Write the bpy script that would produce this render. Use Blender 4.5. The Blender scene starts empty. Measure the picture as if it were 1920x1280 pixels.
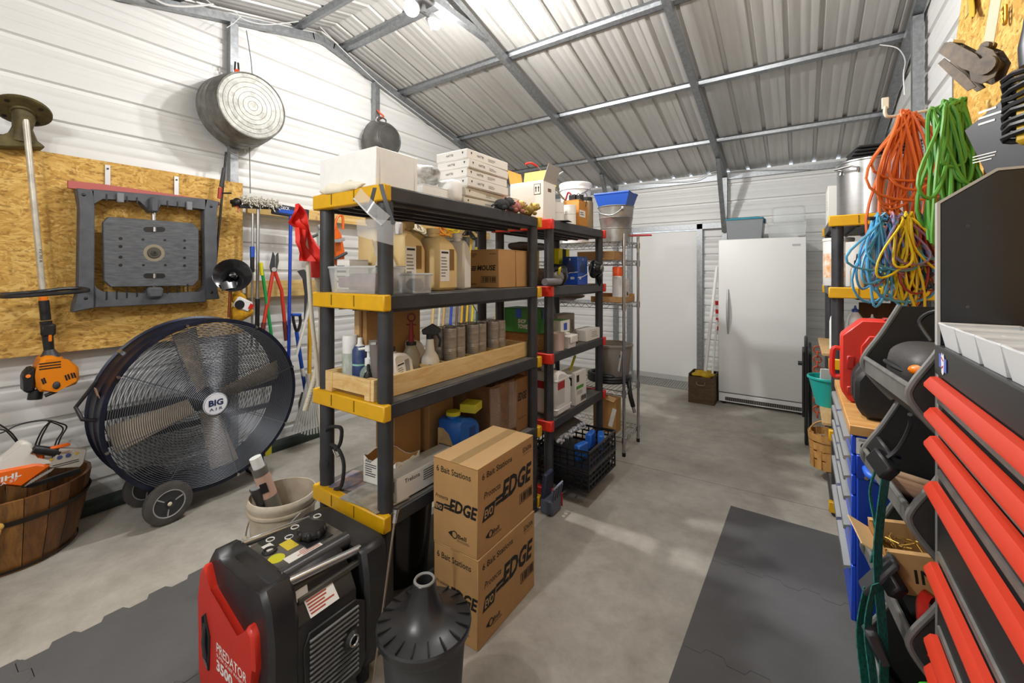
import bpy, bmesh, math, random
from mathutils import Vector as V, Matrix as M, Euler
random.seed(7)
scn = bpy.context.scene
COL = scn.collection
# ------------------------------------------------------------------ camera
CAM_H, FPX, HOR = 1.48, 800.0, 512.0
YAW = math.atan2(540.0, 800.0)           # view direction turned left of the +Y axis
SN, CS = math.sin(YAW), math.cos(YAW)
cam = bpy.data.cameras.new('camera'); camo = bpy.data.objects.new('camera', cam); COL.objects.link(camo)
camo.location = (0, 0, CAM_H); camo.rotation_euler = (math.pi/2, 0, YAW)
cam.sensor_width = 36.0; cam.lens = 36.0*FPX/1920.0; cam.shift_y = -(640.0-HOR)/1920.0
cam.clip_start = 0.02; scn.camera = camo
# ------------------------------------------------------------------ world, exposure
w = bpy.data.worlds.new('world'); scn.world = w; w.use_nodes = True
bg = w.node_tree.nodes['Background']; bg.inputs[0].default_value = (0.75, 0.86, 1.0, 1); bg.inputs[1].default_value = 1.2
scn.view_settings.view_transform = 'Standard'; scn.view_settings.look = 'None'
scn.view_settings.gamma = 1.0; scn.view_settings.use_curve_mapping = False
scn.view_settings.exposure = 0.5
try:
    scn.cycles.use_denoising = True
    scn.cycles.max_bounces = 8; scn.cycles.diffuse_bounces = 5; scn.cycles.glossy_bounces = 3
    scn.cycles.transparent_max_bounces = 12; scn.cycles.sample_clamp_indirect = 4.0
    scn.cycles.caustics_reflective = False; scn.cycles.caustics_refractive = False
except Exception: pass
# lamps hang in the fixtures built further down; aisle and rear ones are added fill; their powers are set here
P_MAIN, P_AISLE_FILL, P_REAR_FILL = 150.0, 42.0, 66.0

# ------------------------------------------------------------------ measured places
def ray(px, py):
    r = (px-960.0)/FPX
    return V((r*CS-SN, r*SN+CS, -(py-HOR)/FPX))
def at_X(px, py, x): d = ray(px, py); return V((0,0,CAM_H)) + d*(x/d.x)
def at_Y(px, py, y): d = ray(px, py); return V((0,0,CAM_H)) + d*(y/d.y)
def at_Z(px, py, z=0.0): d = ray(px, py); return V((0,0,CAM_H)) + d*((z-CAM_H)/d.z)
def at_D(px, py, dist): return V((0,0,CAM_H)) + ray(px, py)*dist

# ------------------------------------------------------------------ materials
def lin(h):
    h = h.lstrip('#'); c = [int(h[i:i+2], 16)/255.0 for i in (0,2,4)]
    return tuple((x/12.92 if x <= .04045 else ((x+.055)/1.055)**2.4) for x in c) + (1.0,)
MATS = {}
def nd(nt, typ, **kw):
    n = nt.nodes.new(typ)
    for k, v in kw.items():
        if k in n.inputs: n.inputs[k].default_value = v
        else: setattr(n, k, v)
    return n
def mat(key, hexc='888888', rough=.5, metal=0.0, var=0.0, vs=8.0, bump=0.0, bs=60.0, alpha=1.0, emit=0.0,
        hex2=None, stretch=None, spec=.5, coat=0.0, trans=0.0, rv=0.0):
    if key in MATS: return MATS[key]
    m = bpy.data.materials.new(key); m.use_nodes = True; nt = m.node_tree
    b = nt.nodes['Principled BSDF']
    c = lin(hexc)
    b.inputs['Base Color'].default_value = c; b.inputs['Roughness'].default_value = rough
    b.inputs['Metallic'].default_value = metal; b.inputs['Alpha'].default_value = alpha
    b.inputs['Specular IOR Level'].default_value = spec; b.inputs['Coat Weight'].default_value = coat
    b.inputs['Transmission Weight'].default_value = trans
    if emit:
        b.inputs['Emission Color'].default_value = c; b.inputs['Emission Strength'].default_value = emit
    if var or bump or rv:
        tc = nd(nt, 'ShaderNodeTexCoord'); mp = nd(nt, 'ShaderNodeMapping')
        nt.links.new(tc.outputs['Object'], mp.inputs['Vector'])
        if stretch: mp.inputs['Scale'].default_value = stretch
        if var or rv:
            n = nd(nt, 'ShaderNodeTexNoise', Scale=vs, Detail=6.0, Roughness=.6)
            nt.links.new(mp.outputs[0], n.inputs['Vector'])
            rp = nd(nt, 'ShaderNodeValToRGB')
            rp.color_ramp.elements[0].position = .32; rp.color_ramp.elements[1].position = .70
            if hex2: ca, cb = lin(hex2), c
            else:
                ca = tuple(max(0, x*(1-var)) for x in c[:3])+(1,); cb = tuple(min(1, x*(1+var*.6)) for x in c[:3])+(1,)
            rp.color_ramp.elements[0].color = ca; rp.color_ramp.elements[1].color = cb
            nt.links.new(n.outputs[0], rp.inputs[0])
            if var: nt.links.new(rp.outputs[0], b.inputs['Base Color'])
            if rv:
                mr = nd(nt, 'ShaderNodeMapRange'); mr.inputs[3].default_value = max(.02, rough-rv); mr.inputs[4].default_value = min(1, rough+rv)
                nt.links.new(n.outputs[0], mr.inputs[0]); nt.links.new(mr.outputs[0], b.inputs['Roughness'])
        if bump:
            n2 = nd(nt, 'ShaderNodeTexNoise', Scale=bs, Detail=4.0); nt.links.new(mp.outputs[0], n2.inputs['Vector'])
            bp = nd(nt, 'ShaderNodeBump', Strength=bump, Distance=.004)
            nt.links.new(n2.outputs[0], bp.inputs['Height']); nt.links.new(bp.outputs[0], b.inputs['Normal'])
    MATS[key] = m
    return m

def m_osb():
    if 'osb' in MATS: return MATS['osb']
    m = bpy.data.materials.new('osb'); m.use_nodes = True; nt = m.node_tree; b = nt.nodes['Principled BSDF']
    tc = nd(nt, 'ShaderNodeTexCoord'); mp = nd(nt, 'ShaderNodeMapping'); mp.inputs['Scale'].default_value = (1, .5, 1)
    nt.links.new(tc.outputs['Object'], mp.inputs[0])
    nz = nd(nt, 'ShaderNodeTexNoise', Scale=7.0, Detail=3.0, Distortion=1.5); nt.links.new(mp.outputs[0], nz.inputs['Vector'])
    mx = nd(nt, 'ShaderNodeMix'); mx.data_type = 'VECTOR'; mx.inputs[0].default_value = .2
    nt.links.new(mp.outputs[0], mx.inputs[4]); nt.links.new(nz.outputs[1], mx.inputs[5])
    vo = nd(nt, 'ShaderNodeTexVoronoi', Scale=62.0); nt.links.new(mx.outputs[1], vo.inputs['Vector'])
    rp = nd(nt, 'ShaderNodeValToRGB'); e = rp.color_ramp.elements
    e[0].position = 0; e[0].color = lin('B08238'); e[1].position = 1; e[1].color = lin('E6C478')
    k = e.new(.35); k.color = lin('C59848'); k = e.new(.7); k.color = lin('D9B060')
    nt.links.new(vo.outputs['Color'], rp.inputs[0])
    n3 = nd(nt, 'ShaderNodeTexNoise', Scale=55.0, Detail=5.0); nt.links.new(mp.outputs[0], n3.inputs['Vector'])
    r2 = nd(nt, 'ShaderNodeValToRGB'); r2.color_ramp.elements[0].position = .33; r2.color_ramp.elements[1].position = .45
    r2.color_ramp.elements[0].color = (.45,.36,.25,1); r2.color_ramp.elements[1].color = (1,1,1,1)
    nt.links.new(n3.outputs[0], r2.inputs[0])
    mm = nd(nt, 'ShaderNodeMix'); mm.data_type = 'RGBA'; mm.blend_type = 'MULTIPLY'; mm.inputs[0].default_value = .8
    nt.links.new(rp.outputs[0], mm.inputs[6]); nt.links.new(r2.outputs[0], mm.inputs[7])
    nt.links.new(mm.outputs[2], b.inputs['Base Color']); b.inputs['Roughness'].default_value = .75
    bp = nd(nt, 'ShaderNodeBump', Strength=.35, Distance=.003); nt.links.new(vo.outputs['Color'], bp.inputs['Height']); nt.links.new(bp.outputs[0], b.inputs['Normal'])
    MATS['osb'] = m; return m

def m_concrete():
    if 'concrete' in MATS: return MATS['concrete']
    m = bpy.data.materials.new('concrete'); m.use_nodes = True; nt = m.node_tree; b = nt.nodes['Principled BSDF']
    tc = nd(nt, 'ShaderNodeTexCoord')
    n1 = nd(nt, 'ShaderNodeTexNoise', Scale=1.3, Detail=8.0, Roughness=.62, Distortion=.4)
    n2 = nd(nt, 'ShaderNodeTexNoise', Scale=9.0, Detail=9.0, Roughness=.7)
    n3 = nd(nt, 'ShaderNodeTexNoise', Scale=120.0, Detail=2.0)
    for n in (n1, n2, n3): nt.links.new(tc.outputs['Object'], n.inputs['Vector'])
    r1 = nd(nt, 'ShaderNodeValToRGB'); r1.color_ramp.elements[0].position = .3; r1.color_ramp.elements[1].position = .72
    r1.color_ramp.elements[0].color = lin('9A948A'); r1.color_ramp.elements[1].color = lin('C8C3BA')
    nt.links.new(n1.outputs[0], r1.inputs[0])
    r2 = nd(nt, 'ShaderNodeValToRGB'); r2.color_ramp.elements[0].position = .33; r2.color_ramp.elements[1].position = .62
    r2.color_ramp.elements[0].color = (.76,.745,.72,1); r2.color_ramp.elements[1].color = (1.04,1.04,1.03,1)
    nt.links.new(n2.outputs[0], r2.inputs[0])
    mm = nd(nt, 'ShaderNodeMix'); mm.data_type = 'RGBA'; mm.blend_type = 'MULTIPLY'; mm.inputs[0].default_value = .75
    nt.links.new(r1.outputs[0], mm.inputs[6]); nt.links.new(r2.outputs[0], mm.inputs[7])
    nt.links.new(mm.outputs[2], b.inputs['Base Color'])
    b.inputs['Roughness'].default_value = .55; b.inputs['Specular IOR Level'].default_value = .35
    bp = nd(nt, 'ShaderNodeBump', Strength=.12, Distance=.002); nt.links.new(n3.outputs[0], bp.inputs['Height']); nt.links.new(bp.outputs[0], b.inputs['Normal'])
    MATS['concrete'] = m; return m

def m_wood(key, c1, c2, scale=(1,1,1), ws=5.0, rough=.6):
    if key in MATS: return MATS[key]
    m = bpy.data.materials.new(key); m.use_nodes = True; nt = m.node_tree; b = nt.nodes['Principled BSDF']
    tc = nd(nt, 'ShaderNodeTexCoord'); mp = nd(nt, 'ShaderNodeMapping'); mp.inputs['Scale'].default_value = scale
    nt.links.new(tc.outputs['Object'], mp.inputs[0])
    n = nd(nt, 'ShaderNodeTexNoise', Scale=ws, Detail=6.0, Roughness=.65, Distortion=.6); nt.links.new(mp.outputs[0], n.inputs['Vector'])
    rp = nd(nt, 'ShaderNodeValToRGB'); rp.color_ramp.elements[0].position = .33; rp.color_ramp.elements[1].position = .66
    rp.color_ramp.elements[0].color = lin(c1); rp.color_ramp.elements[1].color = lin(c2)
    nt.links.new(n.outputs[0], rp.inputs[0]); nt.links.new(rp.outputs[0], b.inputs['Base Color'])
    b.inputs['Roughness'].default_value = rough
    MATS[key] = m; return m

# ------------------------------------------------------------------ mesh builder
def frame_from(z):
    z = V(z).normalized(); a = V((0,0,1)) if abs(z.z) < .95 else V((1,0,0))
    x = a.cross(z).normalized(); y = z.cross(x)
    return M((x, y, z)).transposed()
class MB:
    def __init__(s): s.bm = bmesh.new()
    def _add(s, vs, fs):
        vv = [s.bm.verts.new(v) for v in vs]; out = []
        for f in fs:
            try: out.append(s.bm.faces.new([vv[i] for i in f]))
            except ValueError: pass
        return vv, out
    def box(s, c, sz, rot=None, bev=0.0, seg=1):
        hx, hy, hz = sz[0]/2, sz[1]/2, sz[2]/2
        vs = [V((x, y, z)) for x in (-hx, hx) for y in (-hy, hy) for z in (-hz, hz)]
        if rot is not None:
            R = rot if isinstance(rot, M) else Euler(rot).to_matrix()
            vs = [R @ v for v in vs]
        c = V(c); vs = [v+c for v in vs]
        vv, ff = s._add(vs, [(0,1,3,2),(4,6,7,5),(0,4,5,1),(2,3,7,6),(0,2,6,4),(1,5,7,3)])
        if bev:
            es = list({e for f in ff for e in f.edges})
            bmesh.ops.bevel(s.bm, geom=es, offset=bev, segments=seg, profile=.5, affect='EDGES', clamp_overlap=True)
        return s
    def bx(s, x0, x1, y0, y1, z0, z1, bev=0.0, seg=1):
        return s.box(((x0+x1)/2, (y0+y1)/2, (z0+z1)/2), (abs(x1-x0), abs(y1-y0), abs(z1-z0)), None, bev, seg)
    def cyl(s, p0, p1, r0, r1=None, n=16, cap=True):
        p0, p1 = V(p0), V(p1); r1 = r0 if r1 is None else r1
        R = frame_from(p1-p0); vs = []
        for p, r in ((p0, r0), (p1, r1)):
            for i in range(n):
                a = 2*math.pi*i/n; vs.append(p + R @ V((r*math.cos(a), r*math.sin(a), 0)))
        fs = [(i, (i+1)%n, n+(i+1)%n, n+i) for i in range(n)]
        if cap: fs += [tuple(reversed(range(n))), tuple(range(n, 2*n))]
        s._add(vs, fs); return s
    def tube(s, pts, r, n=8, closed=False, cap=True):
        pts = [V(p) for p in pts]; k = len(pts)
        if k < 2: return s
        tang = []
        for i in range(k):
            a = pts[(i-1) % k] if (closed or i > 0) else pts[i]
            b = pts[(i+1) % k] if (closed or i < k-1) else pts[i]
            t = b-a; tang.append(t.normalized() if t.length > 1e-9 else V((0,0,1)))
        R = frame_from(tang[0]); x = V(R.col[0]); vs = []
        for i in range(k):
            t = tang[i]; x = (x - t*x.dot(t))
            x = x.normalized() if x.length > 1e-6 else V(frame_from(t).col[0])
            y = t.cross(x); rr = r[i] if isinstance(r, (list, tuple)) else r
            for j in range(n):
                a = 2*math.pi*j/n; vs.append(pts[i] + x*(rr*math.cos(a)) + y*(rr*math.sin(a)))
        fs = []
        for i in range(k if closed else k-1):
            i2 = (i+1) % k
            for j in range(n): fs.append((i*n+j, i*n+(j+1)%n, i2*n+(j+1)%n, i2*n+j))
        if cap and not closed: fs += [tuple(reversed(range(n))), tuple(range((k-1)*n, k*n))]
        s._add(vs, fs); return s
    def lathe(s, prof, c=(0,0,0), n=28, axis=(0,0,1), sx=1.0, sy=1.0, cap=True):
        R = frame_from(axis) if tuple(axis) != (0,0,1) else M.Identity(3); c = V(c); vs = []
        for r, z in prof:
            for i in range(n):
                a = 2*math.pi*i/n; vs.append(c + R @ V((r*sx*math.cos(a), r*sy*math.sin(a), z)))
        k = len(prof); fs = []
        for j in range(k-1):
            for i in range(n): fs.append((j*n+i, j*n+(i+1)%n, (j+1)*n+(i+1)%n, (j+1)*n+i))
        if cap:
            fs += [tuple(reversed(range(n))), tuple(range((k-1)*n, k*n))]
        s._add(vs, fs); return s
    def prism(s, poly, o, u, v, h, bev=0.0):
        """polygon (a,b) in plane o+a*u+b*v, pushed out by the vector h"""
        o, u, v, h = V(o), V(u), V(v), V(h); n = len(poly)
        vs = [o+u*a+v*b for a, b in poly]; vs += [p+h for p in vs]
        vv, ff = s._add(vs, [tuple(reversed(range(n))), tuple(range(n, 2*n))] + [(i, (i+1)%n, n+(i+1)%n, n+i) for i in range(n)])
        if bev:
            es = list({e for f in ff for e in f.edges})
            bmesh.ops.bevel(s.bm, geom=es, offset=bev, segments=1, affect='EDGES', clamp_overlap=True)
        return s
    def sph(s, c, r, n=12, m=8, R=None):
        r = r if isinstance(r, (list, tuple)) else (r, r, r); c = V(c); vs = []
        for j in range(1, m):
            t = math.pi*j/m
            for i in range(n):
                a = 2*math.pi*i/n; p = V((r[0]*math.sin(t)*math.cos(a), r[1]*math.sin(t)*math.sin(a), r[2]*math.cos(t)))
                vs.append(c + (R @ p if R is not None else p))
        top = V((0,0,r[2])); bot = V((0,0,-r[2]))
        vs += [c+(R @ top if R is not None else top), c+(R @ bot if R is not None else bot)]
        k = len(vs); fs = []
        for j in range(m-2):
            for i in range(n): fs.append((j*n+i, (j+1)*n+i, (j+1)*n+(i+1)%n, j*n+(i+1)%n))
        for i in range(n):
            fs.append((k-2, i, (i+1)%n)); fs.append((k-1, (m-2)*n+(i+1)%n, (m-2)*n+i))
        s._add(vs, fs); return s
    def quad(s, *pts): s._add([V(p) for p in pts], [tuple(range(len(pts)))]); return s
    def grid(s, fn, nu, nv):
        vs = [V(fn(i/nu, j/nv)) for j in range(nv+1) for i in range(nu+1)]
        s._add(vs, [(j*(nu+1)+i, j*(nu+1)+i+1, (j+1)*(nu+1)+i+1, (j+1)*(nu+1)+i) for j in range(nv) for i in range(nu)]); return s
    def thick(s, t):
        bmesh.ops.recalc_face_normals(s.bm, faces=s.bm.faces)
        bmesh.ops.solidify(s.bm, geom=s.bm.faces[:], thickness=t); return s
    def xf(s, mtx): bmesh.ops.transform(s.bm, matrix=mtx, verts=s.bm.verts); return s
    def jitter(s, a, seed=1):
        rr = random.Random(seed)
        for v in s.bm.verts: v.co += V((rr.uniform(-a,a), rr.uniform(-a,a), rr.uniform(-a,a)))
        return s
    def mesh(s, name, m, ang=38.0):
        bmesh.ops.recalc_face_normals(s.bm, faces=s.bm.faces)
        lim = math.radians(ang)
        for f in s.bm.faces: f.smooth = True
        for e in s.bm.edges:
            e.smooth = not (len(e.link_faces) != 2 or e.calc_face_angle(0) > lim)
        me = bpy.data.meshes.new(name); s.bm.to_mesh(me); s.bm.free()
        if m is not None: me.materials.append(m)
        return me
def put(name, me, parent=None, loc=(0,0,0), rot=(0,0,0)):
    o = bpy.data.objects.new(name, me); COL.objects.link(o); o.location = loc; o.rotation_euler = rot
    if parent is not None: o.parent = parent
    return o
def part(name, mb, m, parent, loc=(0,0,0), rot=(0,0,0), label=None):
    o = put(name, mb.mesh(name, m), parent, loc, rot)
    if label: o['label'] = label
    return o
def thing(name, label, cat, loc=(0,0,0), rz=0.0, group=None, rot=None):
    o = bpy.data.objects.new(name, None); COL.objects.link(o); o.location = loc
    o.rotation_euler = rot if rot else (0, 0, rz); o.empty_display_size = .1
    o['label'] = label; o['category'] = cat
    if group: o['group'] = group
    return o
def solo(name, label, cat, mb, m, loc=(0,0,0), rz=0.0, group=None, rot=None):
    o = put(name, mb.mesh(name, m), None, loc, rot if rot else (0,0,rz)); o['label'] = label; o['category'] = cat
    if group: o['group'] = group
    return o
def struct(o, label=None):
    o['kind'] = 'structure'
    if label: o['label'] = label
    return o
def sempty(name, label=None, loc=(0,0,0)):
    o = bpy.data.objects.new(name, None); COL.objects.link(o); o.location = loc; return struct(o, label)
def dup(root, loc, rz=0.0, label=None, rot=None):
    def cp(o, par):
        c = o.copy(); COL.objects.link(c)
        if par is not None: c.parent = par
        for ch in o.children: cp(ch, c)
        return c
    r = cp(root, None); r.location = loc; r.rotation_euler = rot if rot else (0,0,rz)
    if label: r['label'] = label
    return r
# flat print: lettering fitted into a w x h rectangle, centred at c, right/up axes given
def txt(parent, s, c, right, up, w, h, m, shear=0.0, bold=0.0, name='lettering'):
    cu = bpy.data.curves.new('t', 'FONT'); cu.body = s; cu.resolution_u = 2; cu.shear = shear; cu.offset = bold; cu.space_line = .95
    ob = bpy.data.objects.new('t', cu); COL.objects.link(ob)
    dg = bpy.context.evaluated_depsgraph_get(); me = bpy.data.meshes.new_from_object(ob.evaluated_get(dg))
    bpy.data.objects.remove(ob); bpy.data.curves.remove(cu)
    xs = [v.co.x for v in me.vertices]; ys = [v.co.y for v in me.vertices]
    if not xs: return None
    x0, x1, y0, y1 = min(xs), max(xs), min(ys), max(ys); c, right, up = V(c), V(right).normalized(), V(up).normalized()
    for v in me.vertices:
        a = ((v.co.x-x0)/max(1e-9, x1-x0)-.5)*w; b = ((v.co.y-y0)/max(1e-9, y1-y0)-.5)*h
        v.co = c + right*a + up*b
    me.materials.clear(); me.materials.append(m)
    return put(name, me, parent)
def bars(c, right, up, w, h, n=14, seed=3, frame=True):
    """a bar code as thin proud strips"""
    mb = MB(); rr = random.Random(seed); c, right, up = V(c), V(right).normalized(), V(up).normalized(); nn = right.cross(up)
    x = -w*.42
    while x < w*.42:
        t = rr.choice((.012, .02, .035))*w; mb.prism([(x,-h*.38),(x+t,-h*.38),(x+t,h*.38),(x,h*.38)], c, right, up, nn*.0004); x += t + rr.choice((.015,.025,.04))*w
    if frame:
        t = h*.05
        for a, b, d, e in ((-w/2,w/2,-h/2,-h/2+t),(-w/2,w/2,h/2-t,h/2),(-w/2,-w/2+t,-h/2,h/2),(w/2-t,w/2,-h/2,h/2)):
            mb.prism([(a,d),(b,d),(b,e),(a,e)], c, right, up, nn*.0004)
    return mb
def lines(c, right, up, w, h, n=6, seed=1, t=.35):
    """rows of print too small to read, as thin strips"""
    mb = MB(); rr = random.Random(seed); c, right, up = V(c), V(right).normalized(), V(up).normalized(); nn = right.cross(up)
    dy = h/n
    for i in range(n):
        y = h/2-dy*(i+.5); ww = w*rr.uniform(.55, 1.0)
        mb.prism([(-w/2,y-dy*t/2),(-w/2+ww,y-dy*t/2),(-w/2+ww,y+dy*t/2),(-w/2,y+dy*t/2)], c, right, up, nn*.0004)
    return mb
def plate(c, right, up, w, h, t=.0008):
    right, up = V(right).normalized(), V(up).normalized(); return MB().prism([(-w/2,-h/2),(w/2,-h/2),(w/2,h/2),(-w/2,h/2)], c, right, up, right.cross(up)*t)
def arc(c, u, v, r, a0, a1, n=12):
    c, u, v = V(c), V(u), V(v); return [c+u*(r*math.cos(a0+(a1-a0)*i/n))+v*(r*math.sin(a0+(a1-a0)*i/n)) for i in range(n+1)]
def catm(pts, k=6):
    pts = [V(p) for p in pts]; out = []
    P = [pts[0]] + pts + [pts[-1]]
    for i in range(1, len(P)-2):
        for j in range(k):
            t = j/k; a, b, c, d = P[i-1], P[i], P[i+1], P[i+2]
            out.append(.5*((2*b)+(c-a)*t+(2*a-5*b+4*c-d)*t*t+(3*b-a-3*c+d)*t**3))
    out.append(pts[-1]); return out
EX, EY, EZ = V((1,0,0)), V((0,1,0)), V((0,0,1)); PI = math.pi

# common materials
BLK = mat('black_plastic', '1A1A1C', .45, var=.25, vs=30, bump=.05)
DKG = mat('dark_grey_plastic', '3A3B3E', .5, var=.2, vs=14)
INK = mat('black_ink', '15130F', .7)
WHT = mat('white_gloss', 'E9E9E7', .4)
PAP = mat('white_card', 'E4E1DB', .7)
GALV = mat('galvanised', '9A9DA0', .42, .75, var=.25, vs=35, rv=.1)
STEEL = mat('bright_steel', 'C9C9C9', .25, 1.0)
CARD = mat('cardboard', 'B98F5C', .8, var=.10, vs=6, bump=.05, bs=140)
CARD2 = mat('cardboard_light', 'CDA876', .8, var=.08, vs=6)
CARDK = mat('cardboard_inside', 'A5783F', .85, var=.1, vs=8)
YEL = mat('yellow_plastic', 'DDA80F', .42, var=.08, vs=20)
RED = mat('red_plastic', 'CC2A1C', .38)
ORG = mat('orange_plastic', 'EE7A12', .38)
BLU = mat('blue_plastic', '1F4FB4', .4)
PINE = m_wood('pine', 'C79A55', 'E3C187', (14,1.5,14), 3.0)
CHROME = mat('chrome', 'B9BABC', .22, 1.0)
RUB = mat('black_rubber', '222222', .8, var=.3, vs=25)
# ================================================================== the building
XL, XR, YB, YF, EAVE, RIDY, RIDZ = -3.8, .72, 6.2, -1.5, 2.8, 2.35, 3.77
SLP = (RIDZ-EAVE)/(YB-RIDY)
def roof_z(y): return RIDZ - abs(y-RIDY)*SLP
WPAINT = mat('white_painted_steel', 'E0E0DE', .42, 0.0, var=.03, vs=2.0)
ROOFM = mat('galvalume_sheet', 'C6C4C0', .36, .35, var=.10, vs=3.0, stretch=(10,.6,1), rv=.08)
# floor: two slabs with a saw cut between
fl_ = struct(put('floor', MB().bx(XL, XR, YF, YB, -.12, -.03).mesh('floor', mat('joint_dirt', '4A4640', .9))), 'grey concrete slab floor of the storage building')
CON = m_concrete()
ja, jb = 3.16, 3.335
part('floor_slab', MB().prism([(XL,YF),(XR,YF),(XR,jb-.003),(XL,ja-.003)], (0,0,-.03), EX, EY, EZ*.03), CON, fl_)
part('floor_slab', MB().prism([(XL,ja+.003),(XR,jb+.003),(XR,YB),(XL,YB)], (0,0,-.03), EX, EY, EZ*.03), CON, fl_)
# ribbed sheets.  depth(t) across the ribs: pans at 0, deep ribs each 229 mm, two shallow pencils between
def rib_profile(L, off=0.0):
    P = .2286; out = [(0.0, 0.0)]; k = int(L/P)+2
    for i in range(-1, k):
        b = i*P + off
        for t, d in ((0,0),(.009,.020),(.033,.020),(.042,0),(.105,0),(.110,.0022),(.122,.0022),(.127,0),(.168,0),(.173,.0022),(.185,.0022),(.190,0)):
            if 0 < b+t < L: out.append((b+t, d))
    out.append((L, 0.0)); return out
def gable(x, sgn, name, label):
    mb = MB(); prof = rib_profile(RIDZ+.01, .10)
    # walls reach the roof: span in y at a height
    def span(z):
        if z <= EAVE: return YF, YB
        k = (RIDZ+.012-z)/SLP; return max(YF, RIDY-k), min(YB, RIDY+k)
    extra = []
    for i in range(len(prof)-1):
        (z0, d0), (z1, d1) = prof[i], prof[i+1]
        a0, b0 = span(z0); a1, b1 = span(z1)
        mb.quad((x+sgn*d0, a0, z0), (x+sgn*d0, b0, z0), (x+sgn*d1, b1, z1), (x+sgn*d1, a1, z1))
    bmesh.ops.remove_doubles(mb.bm, verts=mb.bm.verts, dist=1e-5)
    me = mb.mesh(name, WPAINT, 25)
    return struct(put(name, me), label)
gable(XL, -1, 'wall_left', 'white ribbed sheet steel gable wall behind the fan and wash tub')
gable(XR, 1, 'wall_right', 'white ribbed sheet steel gable wall behind the extension cords')
def longwall(y, sgn, name, label, holes=None):
    mb = MB(); prof = rib_profile(EAVE, .10)
    segs = [(XL, XR)] if not holes else holes
    for i in range(len(prof)-1):
        (z0, d0), (z1, d1) = prof[i], prof[i+1]
        if z1 > EAVE-.006 and False: continue
        sg = [(XL, XR)]
        if holes and z0 < 2.08: sg = holes
        for a, b in sg: mb.quad((a, y+sgn*d0, z0), (b, y+sgn*d0, z0), (b, y+sgn*d1, z1), (a, y+sgn*d1, z1))
    bmesh.ops.remove_doubles(mb.bm, verts=mb.bm.verts, dist=1e-5)
    return struct(put(name, mb.mesh(name, WPAINT, 25)), label)
DX0, DX1 = -2.06, -1.13
longwall(YB, 1, 'wall_back', 'white ribbed sheet steel wall behind the freezer and door', [(XL, DX0), (DX1, XR)])
longwall(YF, -1, 'wall_front', 'white ribbed sheet steel wall behind the viewer')
# roof: sheets 0.914 wide on each slope
ceil = sempty('ceiling', 'sloping ribbed galvanised steel roof seen from below')
for side in (1, -1):
    x = XL-.03
    while x < XR+.03:
        x1 = min(x+.9144, XR+.03); prof = rib_profile(x1-x, .06); mb = MB()
        for i in range(len(prof)-1):
            (t0, d0), (t1, d1) = prof[i], prof[i+1]
            ye = (YB+.012) if side > 0 else (YF-.012)
            ze = EAVE-.012*SLP+.002
            mb.quad((x+t0, RIDY, RIDZ+d0), (x+t1, RIDY, RIDZ+d1), (x+t1, ye, ze+d1), (x+t0, ye, ze+d0))
        bmesh.ops.remove_doubles(mb.bm, verts=mb.bm.verts, dist=1e-5)
        part('roof_sheet', mb, ROOFM, ceil); x = x1
part('ridge_cap', MB().prism([(-.2,-.2*SLP),(0,0),(.2,-.2*SLP),(.2,-.2*SLP+.03),(0,.03),(-.2,-.2*SLP+.03)], (XL-.03,RIDY,RIDZ+.024), EY, EZ, EX*(XR-XL+.06)), ROOFM, ceil)
# frames of square galvanised tube: each frame = two rafters bent at the ridge, wall posts, braces, collar tie
TUB = .058
def sq(mb, a, b, w=TUB, up=None):
    a, b = V(a), V(b); d = (b-a); L = d.length; z = d/L
    x = V((1,0,0)); y = z.cross(x); y.normalize(); x = y.cross(z)
    mb.prism([(-w/2,-w/2),(w/2,-w/2),(w/2,w/2),(-w/2,w/2)], a, x, y, d); return mb
HAT = .03     # purlin depth: rafters hang below purlins
FRX = [XL+.045, -2.28, -.81, XR-.05]
tr = {}
for i, x in enumerate(FRX):
    e = sempty('trim_%d' % (i+1), ['galvanised tube frame against the left gable wall', 'galvanised roof frame carrying the twin lamp', 'galvanised roof frame between the lamp and the right wall', 'galvanised tube frame against the right gable wall'][i]); tr[i] = e
    off = HAT+TUB/2+.012
    def rp(y): return V((x, y, roof_z(y)-off))
    for side in (1, -1):
        ye = YB-.06 if side > 0 else YF+.06
        mb = MB(); sq(mb, rp(RIDY+side*.10)+V((0,0,-.0)), rp(ye)); part('rafter', mb, GALV, e)
        mb = MB(); sq(mb, (x, ye-side*.0, 0), (x, ye, roof_z(ye)-off-TUB/2)); part('post', mb, GALV, e)
        if i in (1, 2):
            y2 = ye-side*.55; mb = MB(); sq(mb, rp(y2)-V((0,0,TUB*.5)), (x, ye-side*.05, 2.02), .05); part('knee_brace', mb, GALV, e)
    mb = MB(); pk = [(x, RIDY+t, roof_z(RIDY+max(.10,abs(t)))-off+.016*math.cos(t/.1*PI/2) if abs(t)<.1 else roof_z(RIDY+t)-off) for t in (-.11,-.06,0,.06,.11)]
    for a, b in zip(pk, pk[1:]): sq(mb, a, b)
    part('peak_bend', mb, GALV, e)
    if i in (1, 2):
        mb = MB(); z = roof_z(RIDY-.62)-off-.01; sq(mb, (x, RIDY-.62, z), (x, RIDY+.62, z), .05); part('collar_tie', mb, GALV, e)
# gable wall studs
for gx, e, ys in ((XL+.05, tr[0], (-.0, 1.575, 2.96, 4.45)), (XR-.05, tr[3], (4.0, 2.45))):
    for y in ys:
        mb = MB(); sq(mb, (gx, y, 0), (gx, y, roof_z(y)-HAT-TUB-.02)); part('stud', mb, GALV, e)
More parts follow.
